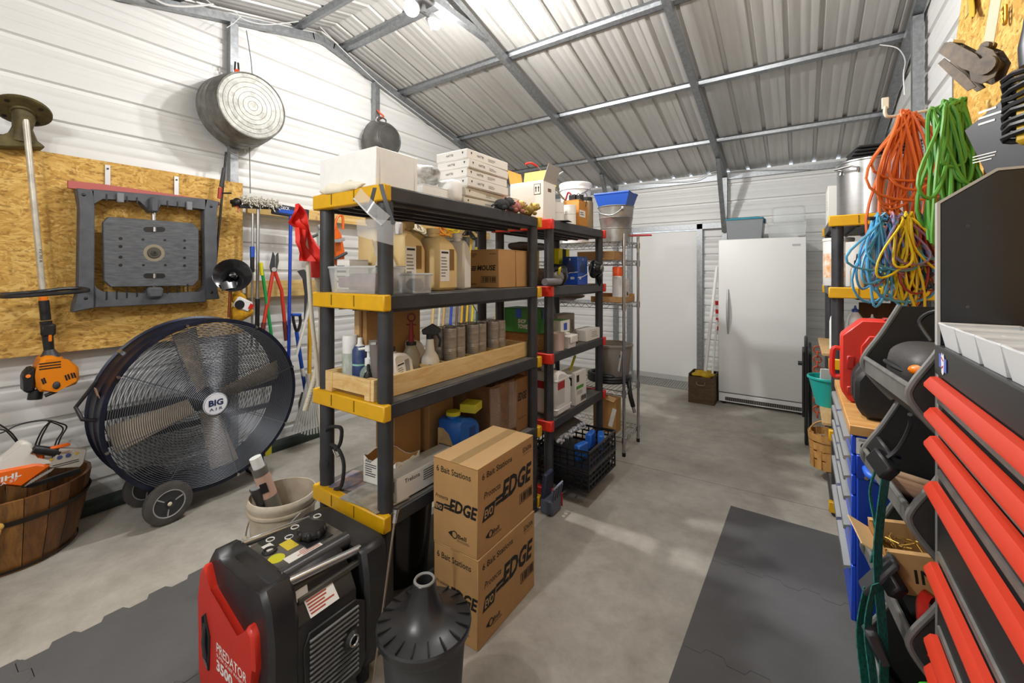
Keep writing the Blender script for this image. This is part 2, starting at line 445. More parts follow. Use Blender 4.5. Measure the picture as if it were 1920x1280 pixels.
# hat-channel purlins along x
pu = sempty('trim_5', 'long galvanised hat channel purlins under the roof sheets')
for y in (5.38, 4.33, 3.32, 2.58, 2.12, 1.20, .10, -.9):
    s = 1 if y > RIDY else -1; n = V((0, s*SLP, 1)).normalized(); t = V((0, 1, -s*SLP)).normalized()
    o = V((XL, y, roof_z(y)))
    hw = [(-.06,-.002),(-.035,-.002),(-.022,-HAT),(.022,-HAT),(.035,-.002),(.06,-.002),(.06,-.0005),(-.06,-.0005)]
    part('purlin', MB().prism(hw, o, t, n, EX*(XR-XL)), GALV, pu)
# eave angle along the back wall
part('eave_rail', MB().bx(XL, XR, YB-.03, YB-.002, EAVE-.10, EAVE-.035), GALV, pu)
for cx in (XL+.012, XR-.012):
    for cy in (YB-.012, YF+.012): part('corner_angle', MB().bx(cx-.012, cx+.012, cy-.012, cy+.012, 0, EAVE-.02).bx(cx-(.05 if cx > 0 else -.02), cx+(.04 if cx>0 else -.05), cy+(.01 if cy>0 else -.035), cy+(.035 if cy>0 else -.01), 0, EAVE-.01), WPAINT, pu)
# personnel door in the back wall
dr = sempty('door_1', 'flat white steel door in the back wall', (0,0,0))
part('door_leaf', MB().bx(DX0+.02, DX1-.02, YB-.01, YB+.035, .03, 2.06, .002), mat('door_white', 'EDEDEB', .45), dr)
mb = MB(); mb.bx(DX1-.02, DX1+.05, YB-.06, YB+.0, 0, 2.15); part('jamb', mb, GALV, dr)
mb = MB(); mb.bx(DX0-.05, DX0+.02, YB-.06, YB+.0, 0, 2.15); part('jamb', mb, GALV, dr)
mb = MB(); mb.bx(-2.45, -.83, YB-.06, YB-.0, 2.07, 2.14); part('header', mb, GALV, dr)
part('sill', MB().prism([(0,0),(.14,0),(.14,.01),(.03,.06),(0,.06)], (DX0, YB-.01, 0), -EY, EZ, EX*(DX1-DX0)), mat('aluminium', 'BDBDBB', .35, .9), dr)
# diamond plate ramp before the door
rmp = thing('threshold_ramp', 'aluminium diamond plate ramp lying before the white door', 'ramp', (DX0, YB-.16, 0))
part('plate', MB().prism([(0,.025),(.32,.0),(.32,.006),(0,.031)], (0,0,0), -EY, EZ, EX*(DX1-DX0+.02)), mat('diamond_plate', 'A9A8A4', .35, .9, bump=.3, bs=90), rmp)
mb = MB()
for i in range(30):
    for j in range(10):
        a = (PI/4 if (i+j) % 2 else -PI/4); mb.box((.02+i*.031, -.02-j*.031, .0300-j*.00242+.001), (.022, .005, .003), (0,0,a))
o = part('tread_bumps', mb, MATS['diamond_plate'], rmp); o['kind'] = 'stuff'
# lamps -------------------------------------------------------------
BULB = mat('lamp_glow', 'F4F8FF', emit=28.0)
LH = mat('lamp_grey', '8C8E90', .4, .4)
def twin_lamp(loc, aim, label, power, yaw=0.0, beams=None):
    t = thing('twin_floodlight', label, 'lamp', loc, yaw)
    part('bracket', MB().box((0,0,.05), (.10,.10,.03), None, .006).cyl((0,0,.05), (0,0,-.02), .02, n=12), LH, t)
    part('crossbar', MB().cyl((0,-.09,-.02), (0,.09,-.02), .012, n=10), LH, t)
    for s in (-1, 1):
        d = (V((aim[0], aim[1]*s, aim[2]))).normalized(); c = V((0, s*.10, -.03))
        h = part('lamp_head', MB().lathe([(.02,-.05),(.035,-.045),(.05,.02),(.056,.035),(.052,.035),(.04,.02)], c, 20, d), LH, t)
        part('bulb', MB().sph(c+d*.03, .036, 14, 9), BULB, t)
        l = bpy.data.lights.new('bulb_light', 'POINT'); l.energy = power/2; l.shadow_soft_size = .035; l.color = (1.0, .985, .96)
        lo = bpy.data.objects.new('bulb_light', l); COL.objects.link(lo); lo.parent = t; lo.location = c+d*.10
        if beams:
            b_ = V(beams[0 if s < 0 else 1]).normalized(); l.energy = power*.24
            sp = bpy.data.lights.new('flood_beam', 'SPOT'); sp.energy = power*.85; sp.spot_size = math.radians(150); sp.spot_blend = 1.0; sp.shadow_soft_size = .035; sp.color = l.color
            so = bpy.data.objects.new('flood_beam', sp); COL.objects.link(so); so.parent = t; so.location = c+d*.10; so.rotation_mode = 'QUATERNION'; so.rotation_quaternion = b_.to_track_quat('-Z','Y')
    return t
twin_lamp((-2.28, 2.22, 3.40), (.25, .6, -.6), 'twin-bulb floodlight glowing under the roof frame by the ridge', P_MAIN, 0.0, ((.75,-.45,-.6), (.70,.65,-.5)))
twin_lamp((-.70, 2.2, 3.42), (.1, .6, -.6), 'added unseen twin-bulb fill light under the roof ridge above the aisle', P_AISLE_FILL)  # out-of-view lamp added to brighten the aisle and back wall
twin_lamp((-1.3, -.75, 2.80), (.1, .6, -.6), 'added unseen twin-bulb fill light under the front roof slope behind the viewer', P_REAR_FILL)  # unseen lamp added as fill for faces turned to the viewer
# floor mats --------------------------------------------------------
FOAM = mat('foam_mat', '5C5B5B', .85, var=.12, vs=5, bump=.25, bs=260)
def tile_poly(x0, x1, y0, y1, edges, n=8, a=.015):
    """outline with jigsaw tabs; edges: dict side -> +1 tab out first / 0 straight"""
    pts = []
    def run(p, q, nrm, k):
        p, q, nrm = V(p), V(q), V(nrm); out = [p]
        if k:
            for i in range(n):
                u0, u1 = i/n, (i+1)/n; s = a*k if i % 2 == 0 else -a*k
                w0, w1 = u0+.012, u1-.012
                out += [p.lerp(q, w0)+nrm*s, p.lerp(q, w1)+nrm*s]
        return out
    pts += run((x0,y0,0),(x1,y0,0),(0,-1,0), edges.get('s',0)); pts += run((x1,y0,0),(x1,y1,0),(1,0,0), edges.get('e',0))
    pts += run((x1,y1,0),(x0,y1,0),(0,1,0), edges.get('n',0)); pts += run((x0,y1,0),(x0,y0,0),(-1,0,0), edges.get('w',0))
    return [(p.x, p.y) for p in pts]
m1 = thing('floor_mat', 'dark grey foam interlocking floor mat in the aisle beside the blue cabinet', 'mat', (-.40, 1.18, 0), -.02)
for k in range(4):
    y0 = -.61+k*.61; g = .0012
    part('mat_tile', MB().prism(tile_poly(g, .61-g, y0+g, y0+.61-g, {'n': (1 if k < 3 else 0), 's': (1 if k else 0)}), (0,0,.0), EX, EY, EZ*.012), FOAM, m1)
m2 = thing('floor_mat', 'dark grey foam floor mat with toothed edge lying under the generator', 'mat', (-2.455, .30, 0), .0)
for ix in range(2):
    for k in range(-3, 1):
        y0 = k*.61; g = .0012
        part('mat_tile', MB().prism(tile_poly(ix*.61+g, ix*.61+.61-g, y0+g, y0+.61-g, {'n': 1, 's': 1, 'w': 1, 'e': (1 if ix == 0 else 0)}), (0,0,0), EX, EY, EZ*.012), FOAM, m2)
# ================================================================== shelving units
SHB = mat('shelf_black', '3C3D41', .45, var=.35, vs=10, hex2='2B2C2F', rv=.1)
SHT = mat('shelf_top_dusty', '77736C', .8, var=.35, vs=7, hex2='4C4A47')
TIERS = [1.83, 1.395, .96, .525, .09]
def shelf_unit(label, x0, x1, y0, y1, cap, far_cap=True):
    """tiers with coloured end caps facing -y/+y, black beams along y, round posts at the corners"""
    t = thing('shelving_unit', label, 'shelves', (x0, y0, 0)); W, L = x1-x0, y1-y0
    capm = cap; pr = .031; ins = .045
    for z in TIERS:
        s = part('tier', MB().bx(.012, W-.012, .03, L-.03, z-.062, z-.004, .004), SHB, t)
        mb = MB()                                        # recessed dusty deck
        mb.bx(.02, W-.02, .04, L-.04, z-.012, z-.001); part('deck', mb, SHT, s)
        mb = MB()
        k = 5
        for i in range(k):
            xx = .05+(W-.10)*i/(k-1); mb.bx(xx-.008, xx+.008, .04, L-.04, z-.075, z-.062)
        part('under_ribs', mb, SHB, s)
        for e, yy in ((0, 0.0), (1, L)):
            sg = 1 if e == 0 else -1
            mb = MB(); mb.box((W/2, yy+sg*.020, z-.033), (W, .04, .066), None, .005)
            part('end_cap', mb, capm, s)
            if e == 0:
                for px_ in (W*.30, W*.62):
                    part('cap_slot', MB().box((px_, yy-sg*.0012, z-.03), (.0045, .002, .046)), mat('slot_shadow', '7A5C0A', .6) if cap is YEL else mat('slot_red', '7A120C', .6), s)
    for ax in (ins, W-ins):
        for ay in (ins, L-ins):
            for a, b in zip(TIERS[1:], TIERS[:-1]):
                part('post', MB().cyl((ax, ay, a), (ax, ay, b-.06), pr, n=18), SHB, t)
            part('post', MB().cyl((ax, ay, 0), (ax, ay, TIERS[-1]-.06), pr, n=18), SHB, t)
    return t
YX0, YX1, YY0, YY1 = -1.83, -1.34, 1.095, 2.325
RX0, RX1, RY0, RY1 = -1.80, -1.315, 2.40, 3.33
shelf_unit('black plastic shelving unit with yellow end caps behind the generator', YX0, YX1, YY0, YY1, YEL)
shelf_unit('black plastic shelving unit with red end caps, middle of the aisle row', RX0, RX1, RY0, RY1, mat('red_cap', 'D8301F', .4))
shelf_unit('black plastic shelving unit with yellow end caps against the right wall', .145, .62, 3.233, 4.15, YEL)

# ================================================================== cartons in the aisle
def carton(name, label, W, D, H, loc, rz=0.0, m=CARD, group=None, tape=True, cat='box'):
    """closed carton: body and four top flaps meeting in a seam along y"""
    t = thing(name, label, cat, loc, rz, group)
    part('body', MB().bx(-W/2, W/2, -D/2, D/2, 0, H-.004, .003), m, t)
    for s in (-1, 1):
        part('flap', MB().bx(min(s*.0012, s*W/2), max(s*.0012, s*W/2), -D/2, D/2, H-.004, H, .001), CARD2 if m is CARD else m, t)
    if tape:
        part('tape', MB().bx(-.024, .024, -D/2-.0005, D/2+.0005, H, H+.0006), mat('tape', 'C9A877', .35, alpha=.7), t)
    return t
BW, BD, BH = .235, .43, .355
EVOB = mat('print_grey', '5A4A36', .7)
def bait_box(label, loc, rz):
    t = carton('bait_station_carton', label, BW, BD, BH, loc, rz, group='bait station cartons in the aisle')
    bo = t.children[0]
    def face(c, r, w):       # c: centre of face, r: right axis
        c, r = V(c), V(r); n = r.cross(EZ); c = c+n*.0006; k = w/.43 if w > .3 else .62
        txt(bo, '6 Bait Stations', c+r*(-w*.18 if w > .3 else -w*.03)+EZ*.135, r, EZ, w*.50 if w > .3 else w*.78, .026, INK, 0, .012)
        if w > .3: txt(bo, 'ED6306', c+r*w*.37+EZ*.136, r, EZ, w*.18, .022, INK, 0, .01); txt(bo, '(6 UNITS/CS)', c+r*w*.37+EZ*.114, r, EZ, w*.16, .009, EVOB)
        s = 1.0 if w > .3 else .60; zo = .02 if w > .3 else .0
        ex = .075 if w > .3 else .02
        txt(bo, 'EDGE', c+r*(.075*s+.0)+EZ*zo, r, EZ, .245*s, .088*s, INK, .22, .04)
        txt(bo, 'Protecta', c+r*(-.115*s)+EZ*(zo+.035*s), r, EZ, .115*s, .026*s, INK, .22, .006)
        mb = MB()
        for i, (a, b) in enumerate(((-.02, -.006), (-.04, -.026))):
            mb.prism([(-.115*s, a*s), (-.040*s, a*s), (-.036*s, b*s), (-.111*s, b*s)], c+EZ*zo+r*(.02*s), r, EZ, n*.0004)
        mb.prism([(-.185*s,-.066*s),(-.108*s,-.066*s),(-.095*s,-.012*s),(-.165*s,-.012*s)], c+EZ*zo, r, EZ, n*.0004)
        part('logo_mark', mb, INK, bo)
        txt(bo, 'EVO', c+r*(-.142*s)+EZ*(zo-.040*s)+n*.0009, r, EZ, .058*s, .032*s, CARD2, .22, .02)
        if w > .3: part('bar_code', bars(c+r*w*.34-EZ*.075, r, EZ, .11, .045), INK, bo)
        else: pass
        lc = c-EZ*.115+r*(-w*.30 if w > .3 else 0)
        mb = MB(); mb.tube(arc(lc, r*1.0, EZ, .014, 0, 2*PI, 18)[:-1], .002, 6, True); mb.prism([(-.034,0),(-.014,-.012),(-.014,.012)], lc, r, EZ, n*.0004)
        part('logo_mark', mb, INK, bo); txt(bo, 'Bell', lc+r*.040-EZ*.001, r, EZ, .044, .018, INK, 0, .02)
        part('small_print', lines(lc+r*.05-EZ*.018, r, EZ, .075, .010, 2, 5), EVOB, bo)
    face((0,-BD/2, BH/2), EX, BW); face((BW/2, 0, BH/2), EY, BD)
    part('seam_edge', MB().box((.0,-BD/2-.0003,BH-.002),(BW*.98,.0006,.002)), CARDK, bo)
    return t
bait_box('brown bait station carton on the concrete floor, under another carton', (-1.16, 1.52, 0), 0.0)
bait_box('brown bait station carton stacked on top of another one in the aisle', (-1.165, 1.52, BH+.0015), 0.012)

# ================================================================== drum fan
def drum_fan():
    c = V((-3.13, 1.20, .645)); R, D = .53, .30
    t = thing('drum_fan', 'large round blue drum fan with wire grille and two wheels before the left wall', 'fan', (c.x, c.y, 0))
    NAVY = mat('fan_navy', '20263F', .38, .35, var=.3, vs=6, hex2='141622'); cz = c.z
    prof = [(R-.012,-D+.006),(R+.008,-D),(R+.012,-D+.012),(R,-D+.02),(R,-D*.55),(R+.006,-D*.55+.008),(R+.006,-D*.45),(R,-D*.45+.008),(R,-.05),(R+.012,-.012),(R+.010,0),(R-.012,.002),(R-.012,-D+.006)]
    hs = part('housing', MB().lathe(prof, (0,0,cz), 72, (1,0,0), cap=False), NAVY, t)
    WIRE = mat('fan_wire', '63666E', .4, .6)
    def grille(x0, dome, name, nr):
        mb = MB(); n = nr
        for i in range(n):
            rr = .075+(R-.02-.075)*i/(n-1); x = x0+dome*(1-(rr/R)**2)
            mb.tube(arc((x,0,cz), EY, EZ, rr, 0, 2*PI, 60)[:-1], .0022, 4, True)
        g = part(name, mb, WIRE, t); mb = MB()
        for i in range(8):
            a = PI/8+i*PI/4-.12
            mb.tube([(x0+dome*(1-(q/R)**2)-.003, math.cos(a)*q, cz+math.sin(a)*q) for q in (.06,.2,.34,.46,R+.004)], .0028, 5)
        part('grille_spokes', mb, WIRE, t)
        for i in range(8):
            a = PI/8+i*PI/4-.12
            part('bolt', MB().cyl((x0+.0, math.cos(a)*(R-.0), cz+math.sin(a)*(R-.0)), (x0+.012, math.cos(a)*R, cz+math.sin(a)*R), .009, n=8), STEEL, t)
        return g
    grille(.004, .03, 'front_grille', 44); grille(-D-.004, -.02, 'rear_grille', 26)
    BL = mat('fan_blade', 'CBBCA6', .5, .2, var=.25, vs=10, hex2='AC9C86')
    for i in range(4):
        a = math.radians(14+90*i); d = V((0, math.cos(a), math.sin(a))); u = V((0,-math.sin(a), math.cos(a)))
        def f(p, q, d=d, u=u):
            rad = .08+.40*p; wd = (.052+.028*p); tw = math.radians(38-18*p); s = (q-.5)*2
            return V((-.12, 0, cz)) + d*rad + u*(s*wd*math.cos(tw)) + EX*(s*wd*math.sin(tw)+.012*(1-s*s))
        part('blade', MB().grid(f, 8, 6).thick(.003), BL, t)
    mo = part('motor', MB().lathe([(.02,-.13),(.075,-.13),(.08,-.12),(.08,0),(.07,.01),(.02,.01)], (-.15,0,cz), 24, (1,0,0)), BLK, t)
    part('motor_mount', MB().box((-.24,0,cz),(.03,R*1.96,.05)).box((-.24,0,cz-.17),(.03,R*1.8,.03)), DKG, t)
    bd = part('badge', MB().lathe([(.0,.0),(.068,.0),(.070,.004),(.066,.010),(.0,.012)], (.030,0,cz), 32, (1,0,0)), mat('badge_white','E8EBF2',.35), t)
    part('badge_ring', MB().tube(arc((.038,0,cz), EY, EZ, .065, 0, 2*PI, 32)[:-1], .0025, 5, True), NAVY, bd)
    BI = mat('badge_blue', '1E2B55', .5)
    txt(bd, 'BIG', (.0428,0,cz+.010), EY, EZ, .082, .040, BI, 0, .04); txt(bd, 'A I R', (.0428,0,cz-.030), EY, EZ, .075, .018, BI, 0, .01)
    # axle and wheels
    for x in (.03, -D-.03):
        w = part('wheel', MB().lathe([(.075,-.022),(.104,-.024),(.119,-.016),(.122,0),(.119,.016),(.104,.024),(.075,.022),(.075,-.022)], (x,-.245,.122), 36, (1,0,0), cap=False), mat('fan_tyre','4B4845',.85,var=.3,vs=20), t)
        part('rim', MB().lathe([(.0,.012),(.025,.024),(.055,.014),(.077,.018),(.077,-.018),(.0,-.018)], (x,-.245,.122), 30, (1,0,0)), mat('rim_dark','2E2E30',.4), w)
        part('rim_ring', MB().tube(arc((x+.020,-.245,.122), EY, EZ, .077, 0, 2*PI, 32)[:-1], .004, 6, True), mat('rim_grey','A5A5A5',.4,.3), w)
        part('axle_cap', MB().sph((x+.026,-.245,.122), (.008,.012,.012), 10, 6), mat('cap_cream','D8CFB4',.5), w)
        for k in range(3):
            mb = MB(); a = .4+k*2*PI/3; mb.box((x+.019, -.245+math.cos(a)*.048, .122+math.sin(a)*.048), (.006,.048,.006), (a,0,0))
            part('rim_rib', mb, MATS['rim_grey'], w)
    part('axle', MB().cyl((.03,-.245,.122), (-D-.03,-.245,.122), .010, n=10), STEEL, t)
    part('wheel_bracket', MB().box((-.02,-.22,.16),(.02,.06,.09)).box((-D+.02,-.22,.16),(.02,.06,.09)), NAVY, t)
    part('stand_leg', MB().tube([(-.02,.30,.235),(-.02,.33,.012),(-D+.02,.33,.012),(-D+.02,.30,.235)], .012, 8), NAVY, t)
    part('handle', MB().tube([(-.10,-.53,cz+.02),(-.10,-.585,cz+.04),(-.16,-.60,cz+.10),(-.16,-.52,cz+.22)], .010, 8), BLK, t)
    part('warning_label', MB().box((-.14,-.513,cz+.14),(.05,.002,.11),(math.radians(15),0,0)), mat('label_tan','C59B78',.6), t)
    part('latch', MB().box((-.20,-.40,cz+.365),(.05,.02,.03),(.7,0,0)), STEEL, t)
drum_fan()

# ================================================================== generator
def generator():
    x0, x1, y0, y1 = -1.70, -1.265, .615, 1.06
    t = thing('generator', 'red and black portable inverter generator on the grey mat', 'generator', ((x0+x1)/2, (y0+y1)/2, 0), .0)
    t.scale = (1,1,1.09); W, L = x1-x0, y1-y0; hw, hl = W/2, L/2; H = .50
    GB = mat('gen_black', '2E2E30', .42, var=.3, vs=9, hex2='1E1E20', rv=.08); GT = mat('gen_top_dusty', '6E6A62', .7, var=.45, vs=10, hex2='3C3A37')
    GR = mat('gen_red', 'CE2E1E', .36); AL = mat('gen_bar', 'CFD0D2', .3, .9)
    # core body with sloping shoulders (profile across x)
    pr = [(-hw+.02,.06),(hw-.02,.06),(hw,.10),(hw,.365),(hw-.045,.405),(hw-.055,.44),(hw-.10,.475),(-hw+.10,.475),(-hw+.055,.44),(-hw+.045,.405),(-hw,.365),(-hw,.10)]
    part('casing', MB().prism(pr, (0,-hl+.06,0), EX, EZ, EY*(L-.20), .006), GB, t)
    part('top_deck', MB().bx(-hw+.105, hw-.105, -hl+.10, hl-.10, .470, .479, .002), GT, t)
    # front and rear frames: tall moulded ends with corner horns
    pf = [(-hw+.03,.05),(hw-.03,.05),(hw+.004,.12),(hw+.006,.36),(hw-.015,.455),(hw-.055,.505),(hw-.095,.470),(-hw+.095,.470),(-hw+.055,.505),(-hw+.015,.455),(-hw-.006,.36),(-hw-.004,.12)]
    for nm, ya, yb in (('front_frame', -hl+.012, -hl+.105), ('rear_frame', hl-.105, hl)):
        pq = pf if nm == 'front_frame' else [(a, min(b, .455)) for a, b in pf]
        part(nm, MB().prism(pq, (0,ya,0), EX, EZ, EY*(yb-ya), .014), GB, t)
    # red front shell
    rf = [(-hw+.035,.06),(hw-.10,.06),(hw-.075,.22),(hw-.045,.30),(hw-.055,.385),(hw-.085,.405),(hw-.14,.345),(-hw+.10,.405),(-hw+.055,.468),(-hw+.022,.44),(-hw+.008,.35),(-hw+.008,.13)]
    fr = part('front_shell', MB().prism(rf, (0,-hl-.012,0), EX, EZ, EY*.05, .008), GR, t)
    part('intake_recess', MB().prism([(-hw+.060,.195),(-hw+.098,.170),(-hw+.105,.27),(-hw+.070,.325),(-hw+.052,.31)], (0,-hl-.0125,0), EX, EZ, -EY*.0015), BLK, fr)
    part('intake_rim', MB().tube([V((-hw+a, -hl-.014, b)) for a, b in ((.060,.195),(.098,.170),(.105,.27),(.070,.325),(.052,.31))], .004, 6, True), GB, fr)
    part('intake_grip', MB().tube([(-hw+.080,-hl-.016,.20),(-hw+.076,-hl-.02,.245),(-hw+.074,-hl-.016,.30)], .007, 8), DKG, fr)
    WI = mat('print_white', 'EDEBE6', .6); yy = -hl-.0215
    yy = -hl-.0125
    txt(fr, 'PREDATOR', (.035, yy, .262), EX, EZ, .20, .028, WI, 0, .012)
    txt(fr, 'SUPER QUIET INVERTER', (.035, yy, .238), EX, EZ, .20, .011, WI, 0, .01)
    txt(fr, '3500', (-.01, yy, .211), EX, EZ, .11, .033, WI, 0, .04)
    part('rib_hole', MB().cyl((.015,-hl-.0135,.135),(.015,-hl-.011,.135), .012, n=12), mat('dark_red','5A120C',.6), fr)
    # carrying bars
    for s in (-1, 1):
        part('carry_bar', MB().cyl((s*(hw-.055),-hl+.09,.476),(s*(hw-.055),hl-.09,.445), .0125, n=14), AL, t)
    part('shoulder', MB().cyl((hw-.115,-hl+.10,.462),(hw-.115,hl-.10,.462), .024, n=14), mat('gen_shoulder','3B3C3E',.32), t)
    # top details
    part('fuel_recess', MB().bx(-.06,.07,hl-.235,hl-.13,.472,.482,.004), GB, t)
    cap = part('fuel_cap', MB().lathe([(.036,0),(.044,.006),(.046,.020),(.040,.030),(.0,.032)], (.01,hl-.18,.483), 18), BLK, t)
    mb = MB()
    for i in range(8): a = i*PI/4; mb.sph((.01+.043*math.cos(a), hl-.18+.043*math.sin(a), .498), (.010,.010,.014), 8, 6)
    part('cap_grip', mb, BLK, cap)
    part('control_panel', MB().bx(-.115,-.035,-hl+.135,hl-.12,.4785,.4798), mat('panel_black','262625',.5), t)
    mb = MB()
    for i in range(5):
        x, y = -.095+.042*(i % 2), -hl+.17+.045*i; mb.tube(arc((x,y,.4805), EX, EY, .013, 0, 2*PI, 14)[:-1], .0022, 5, True)
    part('panel_symbols', mb, WI, t)
    part('yellow_label', plate((-.012,-hl+.20,.4793), EX, EY, .06, .055), mat('label_yellow','D8C23A',.6), t)
    part('white_label', plate((-.055,-hl+.145,.4800), EX, EY, .045, .03), PAP, t)
    part('dial_ring', MB().tube(arc((-.03,-hl+.135,.482), EX, EY, .019, 0, 2*PI, 20)[:-1], .005, 6, True), BLK, t)
    part('round_label', MB().cyl((.025,-hl+.13,.479),(.025,-hl+.13,.4798), .026, n=24), mat('label_yellow2','CFCB2A',.6), t)
    wl = part('warning_label', plate((.072,-hl+.20,.4793), EX, EY, .05, .12), PAP, t); part('small_print', lines((.072,-hl+.20,.4803), -EY, EX, .105, .042, 5, 4), mat('print_red','A8442E',.7), wl)
    # right side: vents, muffler outlet, labels
    n_ = EX
    sp = part('side_panel', MB().prism([(-hl+.12,.09),(hl-.13,.09),(hl-.11,.12),(hl-.11,.31),(hl-.15,.335),(-hl+.13,.335),(-hl+.11,.30)], (hw-.002,0,0), EY, EZ, EX*.008, .003), GB, t)
    for i in range(14):
        z = .115+i*.015
        part('louver', MB().box((hw+.008, -.005, z), (.006, L-.27, .0055), (0,.35,0)), mat('louver_grey','6A6A69',.4), sp)
    mu = part('exhaust_outlet', MB().lathe([(.012,0),(.034,0),(.034,.006),(.027,.008),(.021,.018),(.013,.018),(.012,.004)], (hw+.006, .055, .225), 24, (1,0,0)), GB, t)
    part('exhaust_ring', MB().tube(arc((hw+.022,.055,.225), EY, EZ, .016, 0, 2*PI, 20)[:-1], .004, 6, True), STEEL, mu)
    w2 = part('warning_label', plate((hw-.022,-.035,.387), EY, V((-.75,0,.66)), .10, .055), PAP, t)
    part('small_print', lines((hw-.0215,-.035,.388), EY, V((-.75,0,.66)), .09, .045, 5, 9, .5), MATS['print_red'], w2)
    part('white_label', plate((hw-.048,-.095,.424), EY, V((-.3,0,.95)), .055, .03), PAP, t)
    part('side_ledge', MB().box((hw-.046,.02,.412),(.02,L-.20,.012)), GT, t)
    for sx in (-1, 1):
        for sy in (-1, 1):
            if sy > 0: part('foot', MB().cyl((sx*(hw-.05),sy*(hl-.08),.012),(sx*(hw-.05),sy*(hl-.08),.06), .022, n=12), RUB, t)
    for sx in (-1, 1):
        part('wheel', MB().lathe([(.02,-.02),(.05,-.022),(.06,-.012),(.06,.012),(.05,.022),(.02,.02)], (sx*(hw-.01), -hl+.075, .072), 22, (1,0,0)), RUB, t)
generator()

# ================================================================== bin with funnel lid
def funnel_bin():
    p = V((-.945, .925, 0))
    t = thing('funnel_bin', 'dark grey plastic bin with ribbed funnel lid in front of the cartons', 'bin', p)
    G = mat('bin_grey', '3C3E40', .6, var=.15, vs=20)
    part('body', MB().lathe([(.0,.0),(.092,.0),(.096,.01),(.124,.385),(.130,.387),(.133,.40),(.131,.425),(.125,.425),(.11,.40),(.0,.40)], (0,0,0), 44), G, t)
    L = mat('lid_black', '2A2A2C', .33, var=.25, vs=12, rv=.12)
    ld = part('funnel_lid', MB().lathe([(.128,.405),(.140,.408),(.142,.425),(.138,.431),(.115,.436),(.085,.447),(.060,.466),(.045,.492),(.036,.528),(.034,.548),(.031,.551),(.024,.548),(.022,.50),(.0,.49)], (0,0,0), 56), L, t)
    part('neck_ring', MB().tube(arc((0,0,.550), EX, EY, .0285, 0, 2*PI, 30)[:-1], .004, 6, True), mat('neck_grey','8C8C8A',.4), ld)
    for i in range(18):
        a = i*2*PI/18; c = V((math.cos(a), math.sin(a), 0))
        part('lid_rib', MB().prism([(.098,.4425),(.138,.4315),(.138,.4395)], (0,0,0), c, EZ, V((-c.y,c.x,0))*.004), mat('rib_black','151515',.5), ld)
funnel_bin()

# ================================================================== freezer
def freezer():
    x0, x1 = -.772, .055; y0 = 5.34; H = 1.86
    t = thing('freezer', 'tall white upright freezer standing against the back wall', 'freezer', ((x0+x1)/2, y0, 0)); hw = (x1-x0)/2
    W = mat('freezer_white', 'E4E4E3', .42, bump=.03, bs=400)
    part('cabinet', MB().bx(-hw+.004, hw-.004, .075, .70, .02, H-.012, .008), W, t)
    d = part('door', MB().bx(-hw, hw, 0, .068, .135, H, .016, 2), W, t)
    # bowed handle
    hp = [V((-hw+.10, -.002-.045*math.sin(PI*i/14), .80+.50*i/14)) for i in range(15)]
    mb = MB(); mb.tube(hp, [.008+.007*math.sin(PI*i/14) for i in range(15)], 10); part('handle', mb, mat('handle_grey','AFB0B1',.35,.3), d)
    lg = part('badge', plate((hw-.085, -.0005, H-.085), EX, EZ, .075, .022, .0015), mat('badge_grey','B9BABB',.4), d)
    txt(lg, 'FRIGIDAIRE', (hw-.085,-.0022,H-.085), EX, EZ, .062, .009, mat('badge_txt','8A8B8C',.5))
    k = part('kick_plate', MB().bx(-hw+.004, hw-.004, .012, .05, .03, .125, .003), W, t)
    g = part('grille', MB().bx(-hw+.07, hw-.04, .006, .012, .045, .085, .003), mat('grille_dark','3A3835',.6), k)
    mb = MB()
    for i in range(34): x = -hw+.085+i*(2*hw-.14)/33; mb.bx(x-.0035, x+.0035, .002, .007, .05, .080)
    part('grille_slats', mb, mat('grille_grey','77756F',.5), k)
    for s in (-1, 1): part('foot', MB().cyl((s*(hw-.05),.06,0),(s*(hw-.05),.06,.03), .018, n=12), BLK, t)
    for s in (-1, 1): part('foot', MB().cyl((s*(hw-.05),.64,0),(s*(hw-.05),.64,.03), .018, n=12), BLK, t)
    part('hinge', MB().bx(hw-.07, hw-.01, .0, .07, H, H+.014, .003), mat('hinge_grey','9A9A98',.4), t)
    return t
freezer()
# tubs on the freezer
def tote(label, W, D, H, loc, rz, body, lid, rim=None, name='storage_tote', cat='storage box', inner=None):
    t = thing(name, label, cat, loc, rz); k = .90
    def shell(s, z): return [(-W/2*s,-D/2*s,z),(W/2*s,-D/2*s,z),(W/2*s,D/2*s,z),(-W/2*s,D/2*s,z)]
    mb = MB(); a, b = shell(k, 0), shell(1, H)
    for i in range(4): mb.quad(a[i], a[(i+1)%4], b[(i+1)%4], b[i])
    mb.quad(*reversed(a)); bmesh.ops.remove_doubles(mb.bm, verts=mb.bm.verts, dist=1e-5); mb.thick(-.003)
    part('tub', mb, body, t)
    part('rim', MB().tube([V(p) for p in shell(1.01, H-.006)], .006, 6, True), rim or body, t)
    if lid is not None:
        l = part('lid', MB().bx(-W/2-.012, W/2+.012, -D/2-.012, D/2+.012, H, H+.016, .005).bx(-W/2+.03, W/2-.03, -D/2+.03, D/2-.03, H+.016, H+.028, .004), lid, t)
        for s in (-1, 1): part('latch', MB().box((s*(W/2+.012), 0, H-.01), (.016, .10, .05), None, .004), lid, t)
    if inner is not None:
        part('contents', MB().bx(-W/2*k+.008, W/2*k-.008, -D/2*k+.008, D/2*k-.008, .008, H*.72, .02), inner, t)
    return t
CLR = mat('clear_plastic', 'D6DADC', .2, alpha=.28, spec=.6)
FROST = mat('frosted_plastic', 'D5D6D6', .4, alpha=.6)
